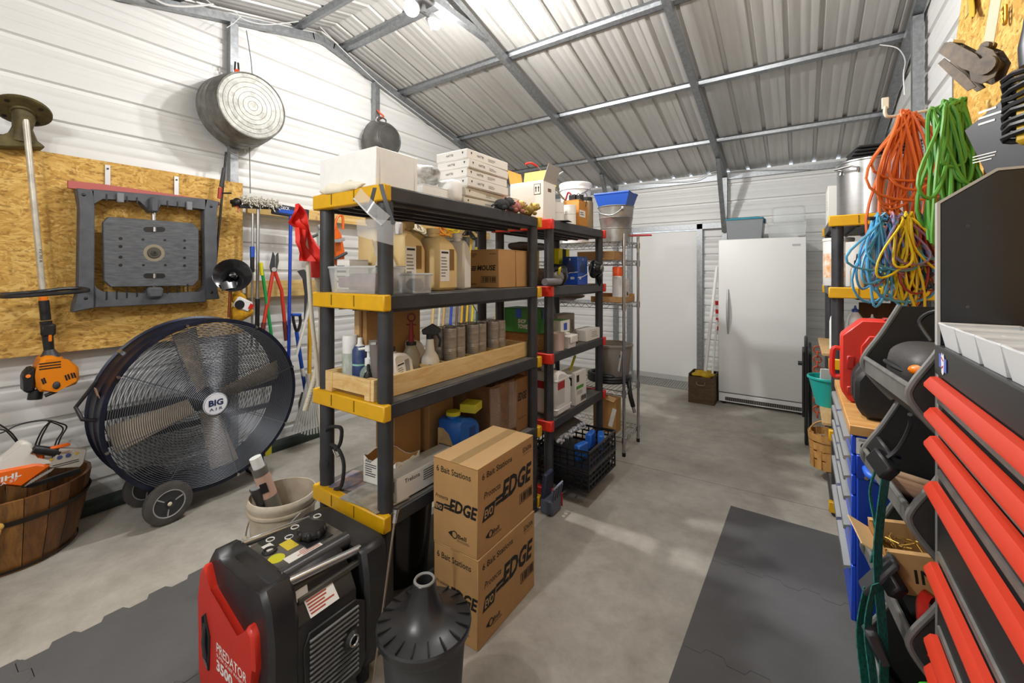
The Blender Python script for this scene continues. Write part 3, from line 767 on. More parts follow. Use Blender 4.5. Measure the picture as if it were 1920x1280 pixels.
tote('grey see-through tote with turquoise lid on top of the freezer', .36, .40, .215, (-.52, 5.62, 1.866), 0, mat('grey_clear','9FA4A8',.3,alpha=.62), mat('turquoise','1C8AA5',.4), inner=mat('tote_fill','7D8084',.8))
tote('clear empty tote lying on top of the freezer right of the turquoise lid', .36, .34, .17, (-.12, 5.60, 1.866), 0, CLR, None, FROST)
t = thing('clear_tote', 'clear plastic tote leaning on the wall above the freezer', 'storage box', (-.11, 5.80, 2.045), 0)
part('tub', MB().box((0,0,.10),(.32,.05,.20),(-.12,0,0),.02), CLR, t)
# ================================================================== right side
OSB = m_osb()
ob = solo('osb_sheet', 'oriented strand board sheet on the right wall behind the hanging cords', 'board',
     MB().prism([(0,0),(2.40,0),(2.40,2.0),(.20,2.0),(.0,1.66)], (0,0,0), -EY, EZ, EX*.012), OSB, (.626, 2.955, .88))
part('edge_trim', MB().bx(-.004,.016,-.004,.006,.0,1.62), GALV, ob)
# blue rolling cabinet
def blue_cabinet():
    t = thing('rolling_tool_cabinet', 'bright blue rolling tool cabinet with silver drawer pulls and wooden top', 'cabinet', (.17, 2.11, 0))
    B = mat('cab_blue', '1B3FA8', .35, .1); W, L, z0, z1 = .46, .84, .10, .855
    part('body', MB().bx(.012, W, 0, L, z0, z1, .004), B, t)
    part('worktop', MB().bx(-.012, W, -.008, L+.01, z1, .893, .003), m_wood('worktop_wood','B98142','D9A868',(2,9,2),3.0), t)
    rows = [(.775,.845),(.695,.77),(.615,.69),(.50,.61),(.34,.495),(.12,.335)]
    SIL = mat('pull_silver','C9CCD2',.25,.9); DB = mat('cab_blue_front','2450C8',.3,.1)
    for c in range(2):
        ya, yb = .02+c*(L-.03)/2, .02+(c+1)*(L-.03)/2-.012
        for a, b in rows:
            d = part('drawer', MB().bx(-.004, .012, ya, yb, a, b, .003), DB, t)
            part('pull', MB().prism([(0,0),(-.022,-.006),(-.024,-.020),(-.018,-.024),(-.014,-.012),(0,-.010)], (-.004, ya+.01, b-.006), EX, EZ, EY*(yb-ya-.02)), SIL, d)
    lb = part('warning_label', plate((.062,-.0012,.815), EX, EZ, .105, .062), PAP, t)
    mb = MB()
    for k in (-.03, .035):
        mb.tube(arc((.062+k*.8,-.0022,.815), EX, EZ, .014, 0, 2*PI, 16)[:-1], .002, 5, True); mb.box((.062+k*.8,-.0022,.815),(.014,.001,.010),(0,.6,0))
    part('label_symbols', mb, INK, lb); part('small_print', lines((.062,-.0021,.838), EX, EZ, .09, .010, 2, 3), INK, lb)
    h = part('push_handle', MB().tube(catm([(.04,-.004,.735),(.05,-.05,.725),(.11,-.06,.72),(.30,-.06,.72),(.37,-.05,.725),(.39,-.004,.735)], 4), .014, 10), mat('handle_blue','2E66D8',.4), t)
    part('handle_base', MB().box((.04,-.003,.735),(.06,.006,.09),None,.01), B, h)
    for y in (.772,.70): part('bolt', MB().cyl((.04,-.006,y),(.04,-.010,y), .008, n=8), STEEL, h)
    for x in (.07, W-.06):
        for y in (.07, L-.07):
            part('caster', MB().lathe([(.01,-.015),(.042,-.016),(.05,-.008),(.05,.008),(.042,.016),(.01,.015)], (x,y,.05), 18, (1,0,0)).box((x,y,.085),(.05,.05,.03)), RUB, t)
blue_cabinet()
# red tool case and black case on the cabinet
def red_case():
    y = 2.46; t = thing('tool_case', 'red plastic power tool case standing upright on the blue cabinet', 'tool case', (.155, y, .8965))
    R1 = mat('case_red', 'CF3226', .4, var=.08); W, H = .41, .375
    o = [(0,.05),(.03,0),(W-.02,0),(W,.03),(W,H-.05),(W-.05,H),(.075,H),(.0,H-.075)]
    part('shell', MB().prism(o, (0,0,0), EX, EZ, EY*.055, .008), R1, t)
    part('rear_shell', MB().prism([(a+.002,b+.0) for a,b in o], (0,.058,0), EX, EZ, EY*.055, .008), R1, t)
    part('raised_panel', MB().prism([(.07,.05),(W-.05,.05),(W-.05,H-.07),(.10,H-.07),(.07,H-.12)], (0,0,0), EX, EZ, -EY*.007, .004), R1, t)
    part('inset_panel', MB().prism([(.15,.05),(W-.05,.05),(W-.05,H-.16),(.15,H-.16)], (0,-.007,0), EX, EZ, -EY*.003, .002), mat('case_red_dark','B3251D',.45), t)
    part('carry_handle', MB().tube(catm([(-.0,.045,H*.62),(-.026,.045,H*.60),(-.028,.045,H*.30),(-.0,.045,H*.28)],5), .011, 8), R1, t)
    part('latch', MB().box((.035,-.004,H*.48),(.028,.012,.06),None,.004), mat('latch_red','A8201A',.4), t)
    part('latch', MB().box((.20,.03,H+.003),(.10,.05,.014),None,.003), mat('latch_red','A8201A',.4), t)
    part('latch', MB().box((.035,-.004,H*.14),(.028,.012,.04),None,.004), MATS['latch_red'], t)
red_case()
def black_case():
    t = thing('tool_case', 'black rounded plastic tool case lying against the red one on the blue cabinet', 'tool case', (.185, 2.20, .8965))
    K = mat('case_black', '1C1C1D', .55, var=.2, vs=40, bump=.1)
    o = [(.03,0),(.30,0),(.34,.03),(.34,.19),(.30,.225),(.085,.225),(.03,.205),(.0,.15),(.0,.05)]
    part('shell', MB().prism(o, (0,0,0), EX, EZ, EY*.10, .014), K, t); part('rear_shell', MB().prism(o, (0,.105,0), EX, EZ, EY*.10, .014), K, t)
    part('latch', MB().box((.07,-.004,.175),(.05,.012,.03),None,.005), DKG, t)
    part('latch', MB().box((.25,-.004,.175),(.05,.012,.03),None,.005), DKG, t)
    part('handle', MB().tube([(.12,.10,.225),(.13,.10,.25),(.22,.10,.25),(.23,.10,.225)], .008, 8), K, t)
black_case()
t = thing('work_light', 'small neon yellow tool with black grip wedged on the black case', 'tool', (.255, 2.235, 1.1235), .1)
part('body', MB().box((.03,0,.012),(.09,.045,.022),None,.006), mat('neon_yellow','D6E01A',.4), t); part('grip', MB().cyl((-.02,0,.012),(.0,0,.012), .011, n=10), BLK, t)
# stacked hopper bins
BING = mat('bin_dark', '2B2A29', .6, var=.25, vs=12); BINR = mat('bin_rim_lit', '6F6E6B', .5, var=.2, vs=20)  # rim colour is paler to stand for light on the bin edges
BIN_L = .47
def bin_pt(x, y, z): # local bin frame: x into the wall, y along the row
    return V((x, y, z))
def hopper_bin(label, z):
    t = thing('hopper_bin', label, 'bin', (.249, 1.558, z), .115, 'stacked hopper bins beside the red tool chest'); L = BIN_L
    pr = [(0,.14),(0,.09),(.085,0),(.325,0),(.34,.335),(.10,.335)]
    for y in (0, L-.006): part('side_wall', MB().prism(pr, (0,y,0), EX, EZ, EY*.006), BING, t)
    part('floor_panel', MB().prism([(.0,.09),(.085,0),(.325,0),(.325,.006),(.09,.006),(.004,.095)], (0,0,0), EX, EZ, EY*L), BING, t)
    part('front_lip', MB().prism([(0,.09),(0,.14),(.006,.14),(.006,.09)], (0,0,0), EX, EZ, EY*L), mat('bin_front','6A6865',.5,var=.25,vs=12), t)
    part('back_wall', MB().prism([(.325,0),(.34,.335),(.334,.335),(.319,0)], (0,0,0), EX, EZ, EY*L), BING, t)
    for y in (.003, L-.003): part('rim', MB().tube(catm([(.10,y,.337),(.05,y,.235),(.004,y,.155),(-.003,y,.115),(.03,y,.06),(.08,y,.003)], 5), .009, 8), BINR, t)
    part('rim', MB().tube([(.002,.0,.142),(.002,L,.142)], .008, 8), BINR, t)
    return t
BZ = [.020, .356, .692, 1.028]
for z, lb in zip(BZ, ('dark grey plastic hopper bin on the floor, lowest of its stack', 'dark grey hopper bin holding lime green straps, second from the floor',
        'dark grey hopper bin holding a blue dish and carton, third from the floor', 'dark grey hopper bin with black mesh bag, topmost of its stack')): hopper_bin(lb, z)
# what lies in the bins
def blob(c, r, seed, amp=.12, n=18, m=12):
    mb = MB(); mb.sph(c, r, n, m); rr = random.Random(seed); c = V(c)
    ph = [rr.uniform(0, 6.3) for _ in range(6)]
    for v in mb.bm.verts:
        d = v.co-c; k = 1+amp*(math.sin(d.x*38+ph[0])*math.sin(d.y*33+ph[1])+.6*math.sin(d.z*52+ph[2])*math.sin(d.x*61+ph[3]))
        v.co = c+d*k
    return mb
def bag_mesh(c, sx, sy, sz, e=.45, seed=3, amp=.05):
    """rounded box-like pouch"""
    mb = MB(); mb.sph((0,0,0), 1.0, 28, 18)
    def f(v): return math.copysign(abs(v)**e, v)
    rr = random.Random(seed); p = [rr.uniform(0,6) for _ in range(4)]
    for v in mb.bm.verts:
        q = V((f(v.co.x)*sx, f(v.co.y)*sy, f(v.co.z)*sz)); k = 1+amp*math.sin(q.x*60+p[0])*math.sin(q.y*48+p[1])*math.cos(q.z*40+p[2]); v.co = V(c)+q*k
    return mb
t = thing('mesh_bag', 'black nylon mesh bag slumped in the topmost hopper bin', 'bag', (.35, 1.80, 1.150), .115)
part('pouch', bag_mesh((.0,0,.04), .11, .15, .075, .7, 5, .04), mat('mesh_nylon','4E4C4C',.45,var=.35,vs=420,hex2='2A2929',bump=.2,bs=500), t)
part('trim', MB().tube([V((-.125*math.cos(a)*.98-.0, .122*math.sin(a), .03+.02*math.cos(2*a))) for a in [i*2*PI/24 for i in range(24)]], .007, 6, True), BLK, t)
part('strap_loop', MB().tube(catm([(.0,.06,.115),(-.02,.085,.175),(.02,.06,.21),(.06,.0,.16),(.07,-.04,.11)],5), .006, 6), BLK, t)
t = thing('hand_trowel', 'garden tool with orange handle lying on the black mesh bag', 'tool', (.33, 1.66, 1.17), 0)
part('handle', MB().sph((-.02,.02,.03), (.05,.028,.022), 14, 8), ORG, t); part('blade', MB().box((.08,.0,.02),(.14,.05,.006),(0,.1,.2)), DKG, t)
# blue dish, carton, conduit pieces in the third bin
t = thing('dog_dish', 'blue dish lying in the third hopper bin', 'dish', (.40, 1.72, .76), 0, rot=(.15,-.55,0))
part('bowl', MB().lathe([(.0,0),(.075,0),(.085,.01),(.10,.05),(.105,.052),(.10,.056),(.078,.014),(.0,.010)], (0,0,.02), 28), BLU, t)
part('inner_dish', MB().lathe([(.0,.016),(.05,.018),(.068,.044),(.072,.046),(.066,.048),(.045,.026),(.0,.024)], (0,0,.02), 24), mat('dish_grey','C4C6C8',.4), t)
t = thing('insulator_carton', 'torn open brown carton of wire staples on the second hopper bin rim', 'box', (.235, 1.56, .552), 0, rot=(0,-.12,.12))
part('body', MB().bx(.0,.26,.09,.11,.0,.115).bx(.0,.26,.27,.29,0,.115).bx(.0,.26,.11,.27,0,.006).bx(.25,.26,.11,.27,0,.115), CARD, t)
part('torn_front', MB().prism([(-.09,0),(.09,0),(.095,.10),(.05,.125),(.03,.10),(-.02,.13),(-.06,.105),(-.095,.12)], (-.002,.19,0), EY, EZ, EX*.004), CARDK, t)
part('torn_flap', MB().box((-.03,.19,.105),(.06,.17,.004),(0,.6,0)), CARD2, t)
txt(t, 'INSUL', (.13,.089,.055), EX, EZ, .15, .04, INK, 0, .01)
rr = random.Random(4); mb = MB()
for i in range(60):
    c = V((rr.uniform(.01,.10), rr.uniform(.12,.26), .04+rr.uniform(0,.05))); d = V((rr.uniform(-1,.3), rr.uniform(-1,1), rr.uniform(-.4,.6))).normalized()*.02; mb.tube([c-d, c+d], .0014, 4)
o = part('staples', mb, mat('brass','A8843A',.4,.8), t); o['kind'] = 'stuff'
for i, (y, z, c, r) in enumerate(((1.93,.735,'7A5A44',.016),(1.96,.74,'8F6F55',.016),(1.985,.755,'A8886C',.015),(1.90,.73,'6E5140',.017))):
    solo('rope_grip', ['brown tube leaning in the third hopper bin nearest the blue dish','tan brown tube second from the cabinet in the third hopper bin','pale tan tube closest to the blue cabinet in the third hopper bin','dark brown tube farthest from the blue cabinet in the third hopper bin'][[1,1,2,0][i] if i != 3 else 3] if i != 0 else 'brown tube in the middle of the tubes in the third hopper bin', 'tube',
         MB().cyl((0,0,0),(.16,-.02,-.02), r, n=12), mat('tube_'+c, c, .6), (.235, y, z+.03), group='brown tubes in the third bin')
for i, (y, z, m_) in enumerate(((1.90,.40,mat('lime','4FD93A',.45)),(1.66,.12,MATS['lime'] if 'lime' in MATS else None),(1.62,.41,RED))):
    t = thing('ratchet_strap', ['lime green folded ratchet strap in the second hopper bin','lime green folded ratchet strap in the lowest hopper bin','red handled ratchet strap in the second hopper bin'][i], 'strap', (.31, y, z+.03), .4*i)
    part('webbing', MB().tube(catm([(.0,0,.0),(-.04,0,.05),(-.02,.02,.13),(.03,.03,.12),(.05,.0,.06),(.02,-.02,.02),(-.06,-.03,.03)],4), .016, 4), m_, t)
    part('buckle', MB().box((.03,-.02,.05),(.06,.04,.03),(.3,.2,.2),.006), BLK, t)
t = thing('cable_clamp', 'black clamp with yellow end lying in the lowest hopper bin', 'clamp', (.32, 1.62, .10), .2)
part('body', MB().tube(catm([(.0,.0,.0),(-.05,.05,.07),(.02,.12,.12),(.08,.06,.06)],5), .013, 8), BLK, t); part('tip', MB().sph((-.02,-.01,.02),.022,10,7), mat('neon_yellow','D6E01A',.4), t)
# teal webbing hung over the bin fronts
TEAL = mat('teal_webbing', '2F8A80', .7, var=.6, vs=220, hex2='143F3B', stretch=(1,1,.35)); 
def ribbon(pts, w, side, t=.003, k=5):
    pts = catm(pts, k); side = V(side).normalized(); mb = MB()
    vs = []; n = len(pts)
    for p in pts: vs += [p-side*w/2, p+side*w/2]
    mb._add(vs, [(2*i,2*i+1,2*i+3,2*i+2) for i in range(n-1)]); mb.thick(t); return mb
t = thing('tie_down_strap', 'teal and black tie-down straps with black hooks hanging over the hopper bins', 'strap', (.20, 1.60, .0))
sd = V((.62,.78,0))
for i, (dy, w, z0, z1) in enumerate(((.0,.036,.90,.10),(.045,.010,.915,.62),(-.02,.030,.60,.14),(.03,.034,.56,.06))):
    dx = -.012*i
    part('webbing', ribbon([(dx,dy,z0),(dx-.016,dy+.01,z0-(z0-z1)*.3),(dx-.004,dy-.012,z0-(z0-z1)*.65),(dx-.014,dy+.006,z1)], w, sd), TEAL, t)
for i, (dy, z) in enumerate(((.0,.935),(.05,.955),(.02,.60))):
    part('buckle', MB().box((-.005+.01*i,dy,z),(.036,.075,.05),(.5,.3,.6),.006), BLK, t)
part('hook', MB().tube(catm([(.0,.0,.95),(.03,.0,.99),(.05,-.02,1.06),(.045,-.05,1.10)],5), .006, 6), BLK, t)
part('ratchet_frame', MB().box((-.01,.03,.60),(.02,.05,.14),(.2,.5,.3),.006).box((-.02,-.01,.42),(.03,.04,.10),(.1,-.4,.2),.006), DKG, t)
# ================================================================== red tool chest
def tool_chest():
    t = thing('tool_chest', 'tall black tool chest with slanting rows of red drawer pulls at the right edge', 'tool chest', (.293, .50, 0))
    L, D = 1.025, .325; K = mat('chest_black', '1E1E1F', .42, var=.25, vs=7); RP = mat('pull_red', 'CC3A22', .4); AL = mat('chest_alu', 'A7A6A2', .35, .8, var=.2, vs=20)
    part('carcass', MB().bx(.006, D, 0, L, .06, 1.297, .004), K, t)
    part('corner_post', MB().bx(-.004, .02, L-.018, L+.002, .06, 1.30, .003), mat('chest_edge','6A6865',.45), t)
    zs = [(1.215,1.147),(1.136,1.07),(1.063,.965),(.947,.76),(.74,.575),(.555,.50),(.48,.30),(.28,.09)]
    for i, (a, b) in enumerate(zs):
        d = part('drawer', MB().bx(-.004, .01, .012, L-.02, b, a-.002, .003), K, t)
        part('pull', MB().prism([(0,.0),(-.014,-.003),(-.026,-.020),(-.026,-.028),(-.016,-.034),(0,-.034)], (-.002,.014,a+.002), EX, EZ, EY*(L-.028)), RP, d)
        if a-b > .06: part('trim_strip', MB().prism([(0,0),(-.006,-.002),(-.006,-.016),(0,-.018)], (-.003,.016,b+.026), EX, EZ, EY*(L-.06)), AL, d)
    part('lid_fascia', MB().bx(-.005,.008,.0,L,1.222,1.297,.003), mat('fascia_black','2B2B2B',.35), t)
    BF = mat('flag_blue','5C6FC4',.5); WF = mat('flag_white','E8E8EC',.5); RF = mat('flag_red','C23A34',.5)
    def emblem(y, z, s):
        e = part('emblem', MB().prism([(-.011*s,-.030*s),(.0,-.036*s),(.011*s,-.030*s),(.016*s,.016*s),(.010*s,.030*s),(0,.022*s),(-.010*s,.030*s),(-.016*s,.016*s)], (-.0065,y,z), -EY, EZ, -EX*.0006), WF, t)
        for k in (-1, 1):
            w = part('emblem_flag', MB().prism([(-.012*s,-.020*s),(.012*s,-.020*s),(.012*s,.020*s),(-.012*s,.020*s)], (-.0065,y+k*.027*s,z+k*.004*s), -EY, EZ, -EX*.0006), BF, e)
            for q in (-1,0,1): part('flag_stripe', MB().box((-.0075,y+k*.027*s,z+k*.004*s+q*.011*s),(.0006,.022*s,.003*s)), WF, w) if False else None
        part('emblem_stroke', MB().box((-.0075,y,z+.012*s),(.0008,.020*s,.004*s),(.4,0,0)), RF, e); part('emblem_stroke', MB().box((-.0075,y,z-.012*s),(.0008,.016*s,.004*s),(-.5,0,0)), RF, e)
    emblem(L-.085, 1.262, .80); emblem(L-.115, .70, 1.1)
    # end panel of the top hutch, front upper corner cut off
    hp = part('hutch_panel', MB().prism([(0,0),(.32,0),(.32,.43),(.10,.43),(.0,.36)], (.002,L-.02,1.297), EX, EZ, EY*.02, .002), mat('hutch_black','222327',.22,var=.2,vs=5), t)
    part('panel_edge', MB().prism([(0,0),(0,.36),(.10,.43),(.32,.43),(.32,.436),(.098,.436),(-.006,.363),(-.006,0)], (.002,L-.021,1.297), EX, EZ, EY*.022), mat('panel_edge_lit','B0AFAB',.4), hp)  # light catching the black panel's edge, painted as pale grey
    for x, z in ((.05,.30),(.05,.10),(.17,.40)): part('screw', MB().cyl((x,L-.022,1.297+z),(x,L-.0205,1.297+z), .004, n=8), DKG, hp)
    for x in (.05, D-.05):
        for y in (.06, L-.06): part('caster', MB().cyl((x-.02,y,.03),(x+.02,y,.03), .03, n=14), RUB, t)
tool_chest()
PB = mat('parts_bin_clear','E4E6E8',.35,alpha=.8)
for k in range(6):
    y = 1.43-k*.135
    t = thing('parts_cup', ['frosted plastic parts cup nearest the black end panel on the tool chest','second frosted parts cup from the black end panel on the tool chest','third frosted parts cup from the black end panel on the tool chest','fourth frosted parts cup from the black end panel','fifth frosted parts cup from the black end panel','sixth frosted parts cup from the black end panel'][k], 'parts cup', (.36, y, 1.298), 0, 'frosted cups on the tool chest')
    mb = MB(); a = [(-.058,-.054),(.058,-.054),(.058,.054),(-.058,.054)]; b = [(-.068,-.064),(.068,-.064),(.068,.064),(-.068,.064)]
    for i in range(4): j = (i+1) % 4; mb.quad((*a[i],.001),(*a[j],.001),(*b[j],.055),(*b[i],.055))
    mb.quad(*[(x,yy,.001) for x, yy in a]); bmesh.ops.remove_doubles(mb.bm, verts=mb.bm.verts, dist=1e-5); mb.thick(-.002); part('cup', mb, PB, t)
    part('rim', MB().tube([(*q,.055) for q in b], .004, 6, True), PB, t); part('divider', MB().box((0,0,.026),(.004,.10,.045)), PB, t)
# ================================================================== hanging cords
def coil_pts(n, L, W, seed, lat, dep, jit=.3, per=22, spread=.03):
    """one cord wound n times: loops hang from the origin, lat = sideways axis, dep = towards the viewer"""
    rr = random.Random(seed); lat, dep = V(lat).normalized(), V(dep).normalized(); out = []
    for k in range(n):
        l = L*rr.uniform(1-jit, 1.0); w_ = W*rr.uniform(.25, .8); off = rr.uniform(-spread, spread); dd = rr.uniform(-.04, .05); tilt = rr.uniform(-.09, .09); sg = 1 if k % 2 else -1
        if k % 4 == 1: w_ *= 1.7; l *= rr.uniform(.5, 1.05); tilt *= 1.6; dd = .055
        ph, am = rr.uniform(0, 6.3), rr.uniform(.006, .016)
        for i in range(per):
            t_ = i/per; q = (1-math.cos(2*PI*t_))/2; env = math.sin(PI*t_)
            x = off + sg*w_*math.sin(2*PI*t_)*(.28+.72*q) + tilt*q + am*math.sin(9*t_*2+ph)*env
            out.append(lat*x + dep*(dd*env+.014*math.sin(2*PI*t_+k)) - EZ*(l*q**.85 - .014*(k % 4)))
    return out
def cord(name, label, loc, m, r, n, L, W, seed, jit=.3, tail=None, spread=.03, plug=True):
    lat = V((.83,.56,0)); dep = V((.56,-.83,0))
    t = thing(name, label, 'cord', loc)
    pts = coil_pts(n, L, W, seed, lat, dep, jit, spread=spread)
    if tail: pts = pts + catm([pts[-1]]+[lat*a+dep*.05+EZ*b for a, b in tail], 5)[1:]
    part('cable', MB().tube(pts, r, 6), m, t)
    if plug:
        e = pts[-1]; part('plug', MB().cyl(e, e-EZ*.05, .014, .010, n=10), BLK, t)
    return t
C_OR = mat('cord_orange','D46A35',.5); C_GR = mat('cord_green','4E8F34',.5); C_BL = mat('cord_blue','4FA0D0',.45); C_YE = mat('cord_yellow','D8BE22',.45); C_RB = mat('cord_redblue','B0586E',.45,var=.6,vs=45,hex2='3D7FB4'); C_NV = mat('cord_navy','27406B',.45); C_RD = mat('cord_darkred','8A2A35',.45)
ho = at_Y(1698, 222, 2.98)
cord('extension_cord', 'thick orange extension cord coiled and hung from the bracket by the pot', ho, C_OR, .0068, 19, .72, .25, 11, .25, [(-.10,-.55),(-.20,-.78),(-.16,-.92),(-.02,-.86),(.05,-.70)], .045)
t = thing('cord_bracket', 'pale metal bracket arm holding up the orange extension cord', 'bracket', at_Y(1660, 200, 2.98))
part('arm', MB().tube(catm([(-.0,0,.0),(-.0,.0,-.04),(.03,.01,-.055),(.19,.05,-.04),(.325,.07,-.02)],5), .008, 8), mat('bracket_cream','CFCABC',.5), t)
part('plate', MB().box((0,.005,.02),(.03,.012,.06),None,.003), MATS['bracket_cream'], t)
cord('extension_cord', 'bright green extension cord coiled beside the strand board sheet', at_X(1776, 205, .50), C_GR, .0072, 28, .60, .085, 23, .18, [(.0,-.45),(.08,-.62),(.16,-.74)], .075, False)
hb = at_Y(1688, 415, 2.90)
lat = V((.83,.56,0))
specs = [('sky blue extension cord looping lowest under the orange one', C_BL, .0058, 14, .46, .17, 31, -.10), ('red and blue striped cord hung in the multicoloured bundle', C_RB, .0055, 11, .42, .13, 32, -.04),
    ('yellow extension cord in the middle of the multicoloured bundle', C_YE, .0058, 12, .50, .09, 33, .0), ('dark red cord between the yellow and navy cords', C_RD, .0055, 9, .42, .08, 34, .075),
    ('navy blue cord at the right of the multicoloured bundle', C_NV, .006, 9, .44, .09, 35, .115), ('second orange extension cord hung low beside the black panel', C_OR, .0062, 10, .48, .17, 36, .06), ('pale blue cord hung right behind the navy cord', C_BL, .0055, 9, .46, .12, 38, .06)]
for lb, m_, r_, n_, L_, W_, sd_, off in specs:
    cord('extension_cord', lb, hb+lat*off+V((0,0,.0))+V((.56,-.83,0))*{31:.0,32:.02,33:.035,34:.01,35:-.01,36:-.03,38:.0}[sd_], m_, r_, n_, L_, W_, sd_, .4, None, .03, sd_ % 2 == 0)
t = thing('cord_rail', 'black bar with hooks carrying the multicoloured cords', 'rail', hb+V((0,0,.015)))
part('bar', MB().cyl(lat*-.16, lat*.24, .010, n=10), BLK, t)
for q in (-.10,-.02,.05,.12,.19): part('hook', MB().tube(catm([lat*q, lat*q+V((.02,-.03,-.02)), lat*q+V((.028,-.042,.0))],4), .005, 6), BLK, t)
part('wall_arm', MB().cyl(lat*.24, lat*.24+V((.10,.067,0)), .009, n=8), BLK, t)
# ================================================================== tools on the strand board
rp_ = at_X(1838, 120, .52)
t = thing('ratchet_tool', 'rusty steel ratchet tensioner hanging from a pale strap', 'ratchet', rp_, .75)
RS = mat('rusty_steel','5A4A38',.55,.25,var=.45,vs=30,hex2='352A1F')
for k in (-.02,.02):
    part('side_plate', MB().prism([(-.005,-.02),(.0,-.06),(.03,-.085),(.065,-.075),(.08,-.035),(.06,.015),(.03,.045),(.01,.03)], (k-.02,0,0), -EY, EZ, EX*.004), RS, t)
    part('lever_plate', MB().prism([(-.095,.085),(-.075,.11),(-.055,.105),(.02,.02),(.045,-.03),(.02,-.045),(-.02,-.01)], (k-.027,0,0), -EY, EZ, EX*.004), RS, t)
    part('base_plate', MB().prism([(-.105,.05),(-.085,.06),(-.02,-.03),(.01,-.085),(-.015,-.09),(-.055,-.03)], (k-.014,0,0), -EY, EZ, EX*.004), RS, t)
part('spool', MB().cyl((-.045,-.045,-.03),(.01,-.045,-.03), .020, n=16), RS, t); part('ratchet_wheel', MB().cyl((-.05,-.045,-.03),(-.042,-.045,-.03), .030, n=14), RS, t)
part('grip', MB().cyl((-.045,.058,.105),(.01,.058,.105), .009, n=10), STEEL, t)
part('strap', ribbon([(-.015,-.03,.04),(-.01,-.038,.12),(.0,-.05,.25),(.01,-.055,.33)], .03, (0,1,0)), mat('strap_pale','C9BFA6',.8), t)
part('clasp', MB().cyl((-.03,-.03,.045),(.005,-.03,.045), .014, n=12), RS, t)
t = thing('carabiner', 'brass snap hook hanging on the strand board right of the ratchet', 'hook', at_X(1884, 12, .612))
part('ring', MB().tube(arc((0,0,-.03), EY, EZ, .013, 0, 2*PI, 18)[:-1], .004, 6, True), mat('brass2','B58A3A',.35,.9), t); part('snap', MB().tube(catm([(0,0,.0),(0,.012,-.01),(0,.012,-.05),(0,0,-.065),(0,-.012,-.05),(0,-.012,.0)],4), .005, 6), MATS['brass2'], t)
t = thing('hanging_strap', 'folded mustard yellow strap hooked over the top of the strand board', 'strap', at_X(1826, 10, .605))
part('webbing', ribbon([(0,.05,.10),(.0,.02,.0),(-.01,-.02,-.055)], .075, (0,1,.5)), mat('mustard','B89A2C',.7), t); part('fold', ribbon([(.008,.085,.10),(.008,.085,.02),(.0,.08,-.005)], .06, (0,1,0)), mat('mustard_dull','A2905A',.7), t)
bp_ = at_X(1892, 225, .47)
t = thing('boxed_tool', 'black power tool carton with coiled black cable hanging on the strand board', 'tool', bp_, .6)
bx_ = part('carton', MB().prism([(-.05,-.15),(.12,-.13),(.12,.06),(.0,.07),(-.115,.01)], (.0,0,0), -EY, EZ, EX*.06, .002), mat('carton_black','33343A',.4), t)
part('small_print', lines((-.001,.04,.03), -EY, EZ, .07, .05, 3, 8), PAP, bx_); part('small_print', lines((-.001,.05,-.085), -EY, EZ, .08, .025, 3, 9), PAP, bx_)
mb = MB(); rr = random.Random(9); pts = []
for k in range(9):
    for i in range(12):
        a = 2*PI*i/12; pts.append(V((-.03-.022*math.sin(a)+rr.uniform(-.003,.003), -.085-.07*math.cos(a), .09-k*.019+.012*math.sin(a)+rr.uniform(-.004,.004))))
part('cable', MB().tube(pts, .0075, 6), BLK, t); part('tool_body', MB().box((-.03,-.09,.0),(.035,.09,.17),None,.012), mat('tool_yellow','C6A21E',.5), t)
part('hook', MB().tube(catm([(.0,-.06,.20),(.02,-.04,.24),(.12,.04,.25)],4),.005,6), BLK, t); part('tool_nose', MB().lathe([(.03,0),(.032,.05),(.024,.10),(.02,.14),(.0,.14)], (-.03,-.085,.11), 18), mat('tool_dark','3E4045',.4,.3), t)
# ================================================================== goods on the right shelving unit
T0, T1, T2, T3, T4 = TIERS
t = thing('stock_pot', 'large brushed aluminium stock pot on the top tier by the orange cord', 'pot', (.375, 3.47, T0+.001))
PT = mat('pot_alu','C4C4C4',.28,.95,var=.08,vs=4,stretch=(1,1,12))
part('pot', MB().lathe([(.0,0),(.17,0),(.178,.008),(.178,.330),(.185,.334),(.185,.342),(.172,.342),(.172,.02),(.0,.012)], (0,0,0), 48), PT, t)
hd = V((-.70,-.71,0)); hl_ = V((.71,-.70,0))
part('handle', MB().tube([hd*.178-hl_*.055+EZ*.265, hd*.178-hl_*.055+EZ*.29, hd*.225-hl_*.052+EZ*.295, hd*.225+hl_*.052+EZ*.295, hd*.178+hl_*.055+EZ*.29, hd*.178+hl_*.055+EZ*.265], .007, 8), STEEL, t)
t = thing('tray_stack', 'stack of black plastic trays lying on the stock pot', 'tray', (.42, 3.47, T0+.344))
for k in range(4): part('tray', MB().box((0,0,.012+k*.020),(.33-.01*k,.27,.017),(0,0,.05*k),.006), BLK, t)
t = carton('appliance_carton', 'white carton standing left of the stock pot on the top tier', .16, .30, .27, (.245, 3.93, T0+.001), 0, PAP)
part('small_print', lines((-.0805,-.05,.14), -EY, EZ, .05, .07, 4, 3), mat('print_grey2','8A8A88',.7), t)
def can_jar(name, label, cat, loc, r, h, m, lidm=None, band=None, group=None, lidh=.02):
    t = thing(name, label, cat, loc, 0, group)
    part('body', MB().lathe([(.0,0),(r*.97,0),(r,.004),(r,h-.004),(r*.97,h),(.0,h)], (0,0,0), 24), m, t)
    if lidm: part('lid', MB().lathe([(.0,h),(r*1.03,h),(r*1.04,h+lidh*.8),(r*.98,h+lidh),(.0,h+lidh)], (0,0,0), 24), lidm, t)
    if band: part('label', MB().lathe([(r+.0006,h*.18),(r+.0006,h*.72)], (0,0,0), 24, cap=False), band, t)
    return t
